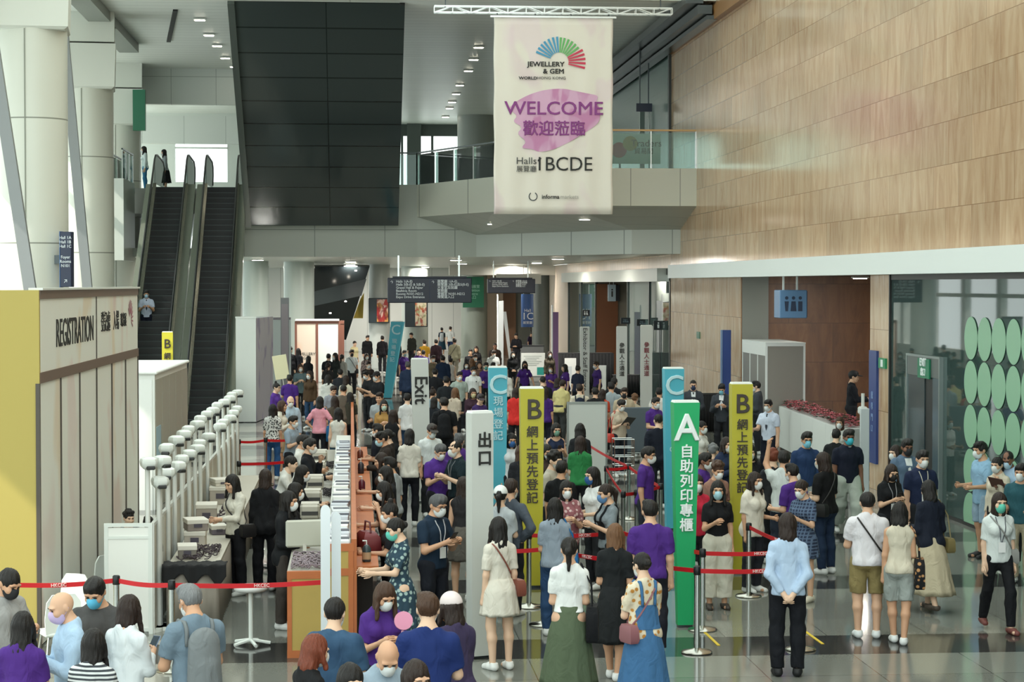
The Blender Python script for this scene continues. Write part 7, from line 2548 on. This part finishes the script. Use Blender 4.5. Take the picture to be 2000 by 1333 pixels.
q(800, 837, 172, 'in a white T-shirt and tight black trousers, black bob, by the Exit totem', H=1.66, hair='bob:k', top='tee:#d8d4c8', bottom='leggings:#13161c', pose='DF', extras=['tote:#181a1d|black shoulder bag of the person in tight black trousers|L'])
q(868, 776, 176, 'in black carrying a black pack with brown straps, right of the Exit totem', H=1.74, sex='m', hair='short:k', top='tee:#141619', wide=1.15, extras=['backpack:#15171a|black backpack with brown straps near the Exit totem'])
q(846, 759, 150, 'with an orange lit neck right of the Exit totem', H=1.64, hair='topbun:d', top='tee:#8fa3ac')
q(848, 775, 165, 'with black hair low at the right edge of the Exit totem', H=1.56, hair='bob:k', top='tee:#20242a')
q(890, 757, 140, 'with long light brown hair and cream top, arms folded', H=1.62, hair='longwavy:l', top='tee:#c6b9a6', pose='FF')
q(924, 758, 12, 'with a yellowish mask and plum jacket', H=1.62, hair='medium:d', top='tunic:#3c2834', mask='#c6bf94', pose='PP', pitch=10)
q(939, 770, 14, 'with a dark patterned cap beside the blue totem', H=1.6, hair='short:k', top='tee:#3c2a5c', extras=['cap:#3a3036'], pitch=18, mask='-')
q(898, 726, 8, 'in a pale grey green T-shirt with hand on hip', H=1.68, sex='m', hair='short:k', top='tee:#9aa79f', pose='DH')
q(925, 716, 6, 'in a white polo shirt with white mask', H=1.72, sex='m', hair='short:k', top='polo:#d8dcda', pose='DD', extras=['logo:#2a2f38'])
q(880, 698, 172, 'in a white top with peach shoulders seen from behind', H=1.62, hair='topbun:k', top='tank:#cfcac4', bottom='trousers:#1c1e22')
q(888, 661, 168, 'in a long khaki grey shirt walking away with a dark bag', H=1.76, sex='m', hair='short:k', skin=3, top='tunic:#7c7b66', bottom='trousers:#5c5a4e', leg='w', extras=['crossbag:#1a1d26|dark bag on the person in the long khaki shirt|L'])
q(865, 694, 176, 'in a navy jacket seen from behind near the middle', H=1.72, sex='m', hair='short:k', top='jacket:#1c2a40')
q(850, 720, 170, 'in a black coat between the Exit totem and the navy jacket', H=1.68, sex='m', hair='short:k', top='jacket:#16181c')
q(872, 735, 174, 'in charcoal carrying a black rucksack behind the grey green T-shirt', H=1.7, sex='m', hair='short:k', top='tee:#1e2226', wide=1.08)
q(846, 694, 8, 'with white mask and olive top right of the Exit totem\'s head', H=1.64, hair='short:d', top='tee:#6f6450')
q(829, 664, 176, 'in a mustard shirt seen from behind in the far middle', H=1.72, sex='m', hair='short:d', top='tee:#a07a1e', pose='FF')
q(852, 663, 174, 'in a maroon black shirt seen from behind in the far middle', H=1.72, sex='m', hair='short:k', top='jacket:#2a1a22')
q(863, 640, 176, 'with a pale backpack and dark skirt walking away at the far middle', H=1.62, hair='short:k', top='tee:#1c2634', bottom='midi:#1b3a4a', extras=['backpack:#b4bcc0|pale backpack far away beside the grey column'])
q(880, 638, 160, 'in a pale top and jeans walking away at the far middle', H=1.72, hair='short:d', sex='m', top='tee:#aeb4b2', bottom='jeans:#1f3352', leg='w')
q(919, 682, 4, 'in black sitting low by the broad grey column', H=1.6, hair='short:k', sex='m', top='tee:#17181b', mask='-')
q(930, 676, -8, 'with long hair in black by the broad grey column', H=1.66, hair='medium:d', top='jacket:#1a1a1d', mask='-')
q(911, 706, 4, 'in purple with white mask left of the white polo shirt', H=1.62, hair='medium:k', top='tee:#4c2a86')
q(922, 700, 150, 'with fair brown hair behind the white polo shirt', H=1.66, hair='medium:l', top='tee:#5a4634')
q(936, 705, 10, 'with brown hair and bare face right of the white polo shirt', H=1.66, hair='medium:d', top='tee:#6a5246', mask='-')
q(949, 708, 4, 'with teal mask and purple bib holding a box near the blue totem', H=1.64, hair='short:k', top='tee:#432a70', mask='#5a9c94', pose='FF')
q(928, 692, 8, 'with a pale face low behind the white polo shirt', H=1.62, hair='short:d', top='tee:#3a342f')
q(965, 684, 12, 'in a white shirt with head bowed above the blue totem', H=1.7, sex='m', hair='short:d', top='polo:#cdd2d0', pitch=22)
q(967, 670, 2, 'bare headed in dark brown above the white shirt', H=1.74, sex='m', hair='buzz:k', skin=3, top='jacket:#2a211c', mask='-')
q(963, 708, 4, 'with dark hair peeping over the blue totem', H=1.62, hair='short:k', top='tee:#b9b3a8', pitch=14)
q(985, 718, 170, 'in a white shirt directly right of the blue totem', H=1.7, sex='m', hair='short:k', top='shirt:#d6d6cf', bottom=TR)
q(1002, 686, 4, 'in black with white mask right of the blue totem', H=1.64, hair='medium:k', top='jacket:#15171a', pose='CC')
q(1008, 651, -24, 'in a black suit standing tall before the far passage', H=1.76, sex='m', hair='short:k', top='jacket:#1a1a20', pose='XX', mask='-')
q(1025, 705, 2, 'in a purple shirt striding forward with arms held out', H=1.64, hair='long:k', top='polo:#432472', pose='AA', leg='w', mask='#2a2226', extras=['logo:#c9c9d4'])
q(1050, 641, 12, 'in purple at the far counter', H=1.66, hair='short:k', top='tee:#3d2c50', pose='FF', mask='-')
q(1039, 648, 30, 'in purple bent over the far counter', H=1.6, hair='short:k', top='tee:#3a2f48', lean=20, mask='-')
q(1067, 642, 170, 'in white walking away right of the far counter', H=1.68, sex='m', hair='short:k', top='shirt:#c9d2d2', bottom='trousers:#31504c')
q(994, 632, 160, 'in dark clothes left of the far counter', H=1.7, sex='m', hair='short:k', top='jacket:#20262a')
q(1074, 686, 4, 'with white mask and khaki coat right of the health notice', H=1.64, hair='long:d', top='jacket:#4a4438')
q(1076, 713, -20, 'in purple with a red sleeve pointing at the health notice', H=1.62, hair='longwavy:d', top='tee:#47286f', pose='PD')
q(1102, 711, -70, 'in purple with wavy black hair facing left by the blank board', H=1.62, hair='medium:k', top='polo:#45256f', mask='-', pose='DD', extras=['logo:#d5d5de'])
q(1164, 706, -66, 'in purple facing left right of the Exhibitor totem', H=1.64, hair='short:d', top='tee:#3b2462', mask='#b9bcc0')
q(1090, 738, 140, 'in purple black behind the pale yellow polo', H=1.62, hair='medium:d', top='tee:#352450')
q(1129, 714, 160, 'in dark navy beside the blank board\'s right edge', H=1.62, hair='short:k', top='tee:#22283a')
q(1240, 770, 150, 'with fair hair low behind the slate trolley', H=1.5, hair='curly:l', top='tee:#aaa08c')
# ---- left: queue on the other side of the desk
q(286, 567, 6, 'in a white uniform shirt riding on the left escalator', H=1.72, sex='m', hair='short:k', top='polo:#b9c4d8', bottom='trousers:#161b2a', mask='#a5c8e0', pose='PP', shoes='#101114', extras=['tie:#1a2030'], pos=(at_s(286, 620, 62.4).x, at_s(286, 567, 62.4).y, 2.2))
q(283, 279, -80, 'in a pale blouse and jeans on the upper landing', H=1.64, hair='long:k', top='shirt:#d3e0e0', bottom='jeans:#3f7aa6', z=7.5, pose='DD', pos=tuple(at_s(283, 372, 53.5))[:2] + (7.5,))
q(320, 284, -80, 'in grey with a black skirt on the upper landing', H=1.62, hair='long:k', top='shirt:#8f979a', bottom='midi:#17191c', z=7.5, pos=tuple(at_s(322, 372, 52.5))[:2] + (7.5,))
q(552, 686, 40, 'in a cap and green top at the pale booth', H=1.66, sex='m', hair='short:k', top='tee:#1f7a4a', extras=['cap:#20242a'])
q(567, 678, 150, 'with black hair above the raised placard', H=1.7, sex='m', hair='curly:k', top='jacket:#191b1f')
q(583, 680, 160, 'with long black hair before the salmon booth panel', H=1.66, hair='long:k', top='tee:#1a1c22')
q(603, 695, 150, 'in black below the salmon booth panel', H=1.6, hair='bob:k', top='jacket:#17181c')
q(587, 711, 6, 'with white mask and teal grey vest left of centre', H=1.68, hair='medium:b', top='loose:#57696c', pose='PP')
q(604, 724, -30, 'in brown leather beside the teal grey vest', H=1.66, hair='long:d', top='jacket:#4a3826', bottom=JN)
q(566, 732, 176, 'in purple holding up a cream placard', H=1.66, sex='m', hair='short:k', top='tee:#46267a', pose='SD', extras=['placard:#ded9b4|cream placard held high over the queue|L'])
q(541, 748, 62, 'in purple with a small bun and glasses by the lilac panel', H=1.62, hair='topbun:k', top='tee:#55348c', mask='-', extras=['glasses'])
q(552, 782, 78, 'with long brown hair, cream blouse and shorts looking at a phone', H=1.62, hair='longwavy:b', top='shirt:#d6d2c4', bottom='shorts:#b9ab8c', pose='PP', mask='-', shoes='#cfd2cc', extras=['phone:#26282c|phone of the person in cream shorts|R'])
q(533, 789, 172, 'in a black and white spotted top and blue jeans', H=1.6, hair='long:k', top='tee:#cfd0cc/spot/#17181a', bottom='jeans:#2a5484')
q(568, 775, 12, 'bald with white mask and pale blue shirt, middle left', H=1.68, sex='m', hair='bald:k', top='shirt:#a9bccb', pitch=20, extras=['collar:'])
q(573, 812, 60, 'in a pale blue grey top beside the cream shorts', H=1.58, hair='short:k', sex='m', top='tee:#8c9ba8', bottom=TR, pose='PP')
q(625, 774, 172, 'in a pink striped T-shirt with hand on hip and blue tote', H=1.64, hair='bob:k', top='tee:#d88a9c/stripe/#e3a9b4', bottom=TR, pose='HH', extras=['tote:#225f8e|blue tote bag on the pink striped T-shirt|R'])
q(661, 796, 170, 'in a white sleeveless top and jeans with long black hair', H=1.62, hair='long:k', top='tank:#d6d5cc', bottom='jeans:#3a5a72', pose='DF')
q(654, 773, 168, 'with long dark hair behind the white sleeveless top', H=1.6, hair='long:d', top='tee:#4c4438')
q(671, 751, 174, 'in a grey brown printed T-shirt, cropped black hair', H=1.72, sex='m', hair='buzz:k', top='tee:#5f564c', wide=1.06)
q(641, 731, 172, 'with long black hair and white shirt in the left queue', H=1.64, hair='long:k', top='shirt:#d5d6d0')
q(652, 754, 20, 'in grey looking down in the left queue', H=1.58, hair='short:d', sex='m', top='tee:#8a8f98', pitch=24, mask='-')
q(676, 733, 168, 'in cream with dark red brown hair in the left queue', H=1.62, hair='bob:d', top='shirt:#c9c2ae')
q(684, 766, 168, 'in olive brown low at the desk\'s far end', H=1.54, hair='long:k', top='tee:#3c3a30')
q(714, 724, -58, 'in a black T-shirt reading a phone beside the far blue totem', H=1.72, sex='m', hair='short:k', top='tee:#15171a', pose='PP', pitch=20, extras=['phone:#cfd2d6|white phone beside the far blue totem|L'])
q(735, 726, -50, 'in a black cap and T-shirt close to the far blue totem', H=1.72, sex='m', hair='short:k', top='tee:#17191d', extras=['cap:#16181b'], pose='FF')
q(642, 691, 160, 'in black left of the white booth panel', H=1.66, hair='short:k', sex='m', top='tee:#202326')
q(654, 689, -60, 'with a mask in dark green before the white booth panel', H=1.7, hair='long:k', top='jacket:#262b28')
q(641, 708, 165, 'with tied dark hair at the booth counter', H=1.6, hair='pony:d', top='tee:#2b2a2a')
q(668, 692, 164, 'in pale grey right of the white booth panel', H=1.64, hair='pony:k', top='shirt:#b0aea4')
q(665, 721, 168, 'in dark slate in the left queue behind the cropped head', H=1.64, hair='short:k', sex='m', top='tee:#23262b')
q(687, 683, 14, 'in a white shirt with a dark bag strap in the left queue', H=1.72, sex='m', hair='short:k', top='polo:#c9d0cf', mask='#1c1e22', extras=['crossbag:#202226|dark shoulder bag on the white shirt of the left queue|L'])
q(693, 666, 30, 'in pale yellow at the far left passage', H=1.62, hair='bun:k', top='tee:#cfc69a', mask='-')
q(718, 655, 20, 'in a black jacket before the far white column', H=1.72, sex='m', hair='short:k', top='jacket:#16181b', mask='-')
q(716, 690, 20, 'in mottled pink at the left of the far blue totem', H=1.6, hair='long:d', top='shirt:#a58f8a/floral/#5a4a48')
q(720, 706, 20, 'with tied hair below the mottled pink blouse', H=1.58, hair='short:d', sex='m', top='tee:#3a3230')
q(747, 656, 170, 'in black half behind the far blue totem', H=1.74, sex='m', hair='short:k', top='jacket:#18171c')
q(773, 662, 172, 'in a long black coat right of the far blue totem', H=1.74, sex='m', hair='short:k', top='tunic:#16171c')
q(789, 640, 160, 'with long hair and a white dress under the food poster', H=1.64, hair='long:b', top='dress:#cfcfca', bottom='-')
q(803, 650, -40, 'in dark olive under the food poster', H=1.72, sex='m', hair='short:k', top='jacket:#23261f', mask='-')
q(790, 684, 24, 'in a purple shirt with grey blue mask left of the Exit totem', H=1.66, hair='short:k', top='polo:#42266f', mask='#7d98a0', pose='PD')
q(818, 681, 8, 'in purple with dark hair above the Exit totem', H=1.62, hair='short:k', top='tee:#3d2560', mask='-')
q(827, 684, 172, 'with dark hair beside the purple one above the Exit totem', H=1.6, hair='short:k', sex='m', top='tee:#46307a')
q(797, 706, 172, 'in a navy suit jacket directly left of the Exit totem', H=1.76, sex='m', hair='short:s', top='jacket:#25334c', extras=['collar:#d6d8da'])
q(796, 768, 168, 'in a white shirt with black rucksack straps left of the Exit totem', H=1.66, hair='short:k', top='tee:#d9dbda', bottom=JN)
q(750, 781, 4, 'with pale green mask and mustard cardigan hands together', H=1.62, hair='long:k', top='tunic:#a5814a', mask='#b9d6c8', pose='PP')
q(741, 766, -20, 'in a grey T-shirt left of the mustard cardigan', H=1.7, sex='m', hair='short:d', top='tee:#9aa2a4', pose='FF', mask='-')
q(768, 800, 160, 'in black right of the mustard cardigan', H=1.62, hair='long:d', top='tank:#1a1b1e')
# ---- visitors along the right of the desk
q(737, 827, -120, 'in black with cropped hair, furthest along the visitor side', H=1.66, sex='m', hair='short:k', top='tee:#1a1e28', pose='FF')
q(742, 843, -82, 'with pale blue mask at the visitor side, second furthest', H=1.68, sex='m', hair='short:k', top='shirt:#2d2520', mask=BL, pose='RF', pitch=18)
q(755, 838, -95, 'with dark bun beside the pale blue mask', H=1.64, hair='bun:k', top='tee:#2a2422', mask='-')
q(741, 884, -85, 'in dark brown at the visitor side with bare face', H=1.62, hair='long:d', top='tee:#3c2d26', pose='RF', pitch=16, mask='-')
q(760, 892, -120, 'in a pale grey T-shirt at the visitor side', H=1.64, sex='m', hair='short:k', top='tee:#9ba2a6', bottom='trousers:#5a534c')
q(749, 910, -82, 'with long black hair and white mask at the visitor side', H=1.62, hair='long:k', top='tee:#191b1e', pose='RF', pitch=18)
q(744, 941, -76, 'with long black hair raising a hand to a white mask', H=1.62, hair='long:k', top='tee:#4a3228', pose='TR', pitch=22)
q(757, 982, -88, 'with tied hair and a clip reaching over the visitor ledge', H=1.6, hair='topbun:k', top='tee:#16181d', pose='RR', pitch=16)
q(767, 1012, -74, 'in a dark blue leaf print dress with green mask at the ledge', H=1.62, hair='bun:k', top='dresslong:#2c4250/floral/#9db4b0', bottom='-', mask='#5cc0b0', pose='RR', pitch=18, shoes='f#2a2a2c')
# ---- staff on the left of the desk
q(606, 856, 78, 'in a black shirt holding a telephone to the face behind the desk', H=1.68, sex='m', hair='short:k', top='shirt:#14171d', pose='TR', pos=None, mask='#dcdcd6')
q(592, 849, 82, 'in a white shirt behind the desk, furthest of the staff', H=1.62, sex='m', hair='short:k', top='shirt:#d5d5cf', pose='RR')
q(571, 890, 84, 'in a white blouse with black cropped hair behind the desk', H=1.62, hair='grown:k', top='shirt:#d2d3cd', pose='RR', lean=14, mask='-')
q(594, 908, 82, 'in a black waistcoat over white sleeves reaching across the desk', H=1.6, hair='bob:k', top='shirt:#1a1c1f', pose='RR', lean=16)
q(580, 942, 88, 'with long dark hair and white collar leaning over the desk', H=1.58, hair='long:k', top='shirt:#1a1b1f', pose='RR', lean=12, extras=['collar:#d8dad8'])
q(519, 915, 172, 'in black with a brown black bob seen from behind, left of the desk', H=1.64, hair='bob:d', top='jacket:#141518', bottom='trousers:#121317')
q(449, 927, -52, 'in a white blouse and black trousers at the skirted table', H=1.62, hair='long:k', top='shirt:#cfccbf', bottom='trousers:#141519', pose='RF', mask='-', pitch=20, extras=['crossbag:#16171a|black hip bag of the person at the skirted table|L'])
q(566, 958, 70, 'with very long black hair and black jacket holding a cup behind the desk', H=1.66, hair='verylong:k', top='jacket:#16181b', bottom='trousers:#3d3834', pose='FF', pitch=10, shoes='#d9dbd9')
q(252, 997, 30, 'with black hair just showing above the sunlit white panel', H=1.3, hair='curly:k', sex='m', top='tee:#2a2d33', mask='-')
q(290, 1008, 170, 'in black beside the panel corner, barely showing', H=1.28, hair='short:k', sex='m', top='tee:#17181b', mask='-')
print('people', N_PEOPLE)
# the pink hand fan
A = at_s(788, 1226, 243)
t = thing('hand_fan', 'pink round hand fan held by the purple shirted woman at the bottom', 'fan', (A.x, A.y, A.z))
MB().disc((0, 0, 0.05), (1, 0, 0), (0, 0.3, 0.95), 0.075, 24, 0.03).build('fan_head', mat('#d58aa6', 0.5), t, smooth=True, sharp=40)
MB().tube([(0, 0.0, -0.03), (-0.03, 0.0, -0.14)], 0.016, 8).build('handle', mat('#e0a3b8', 0.5), t)
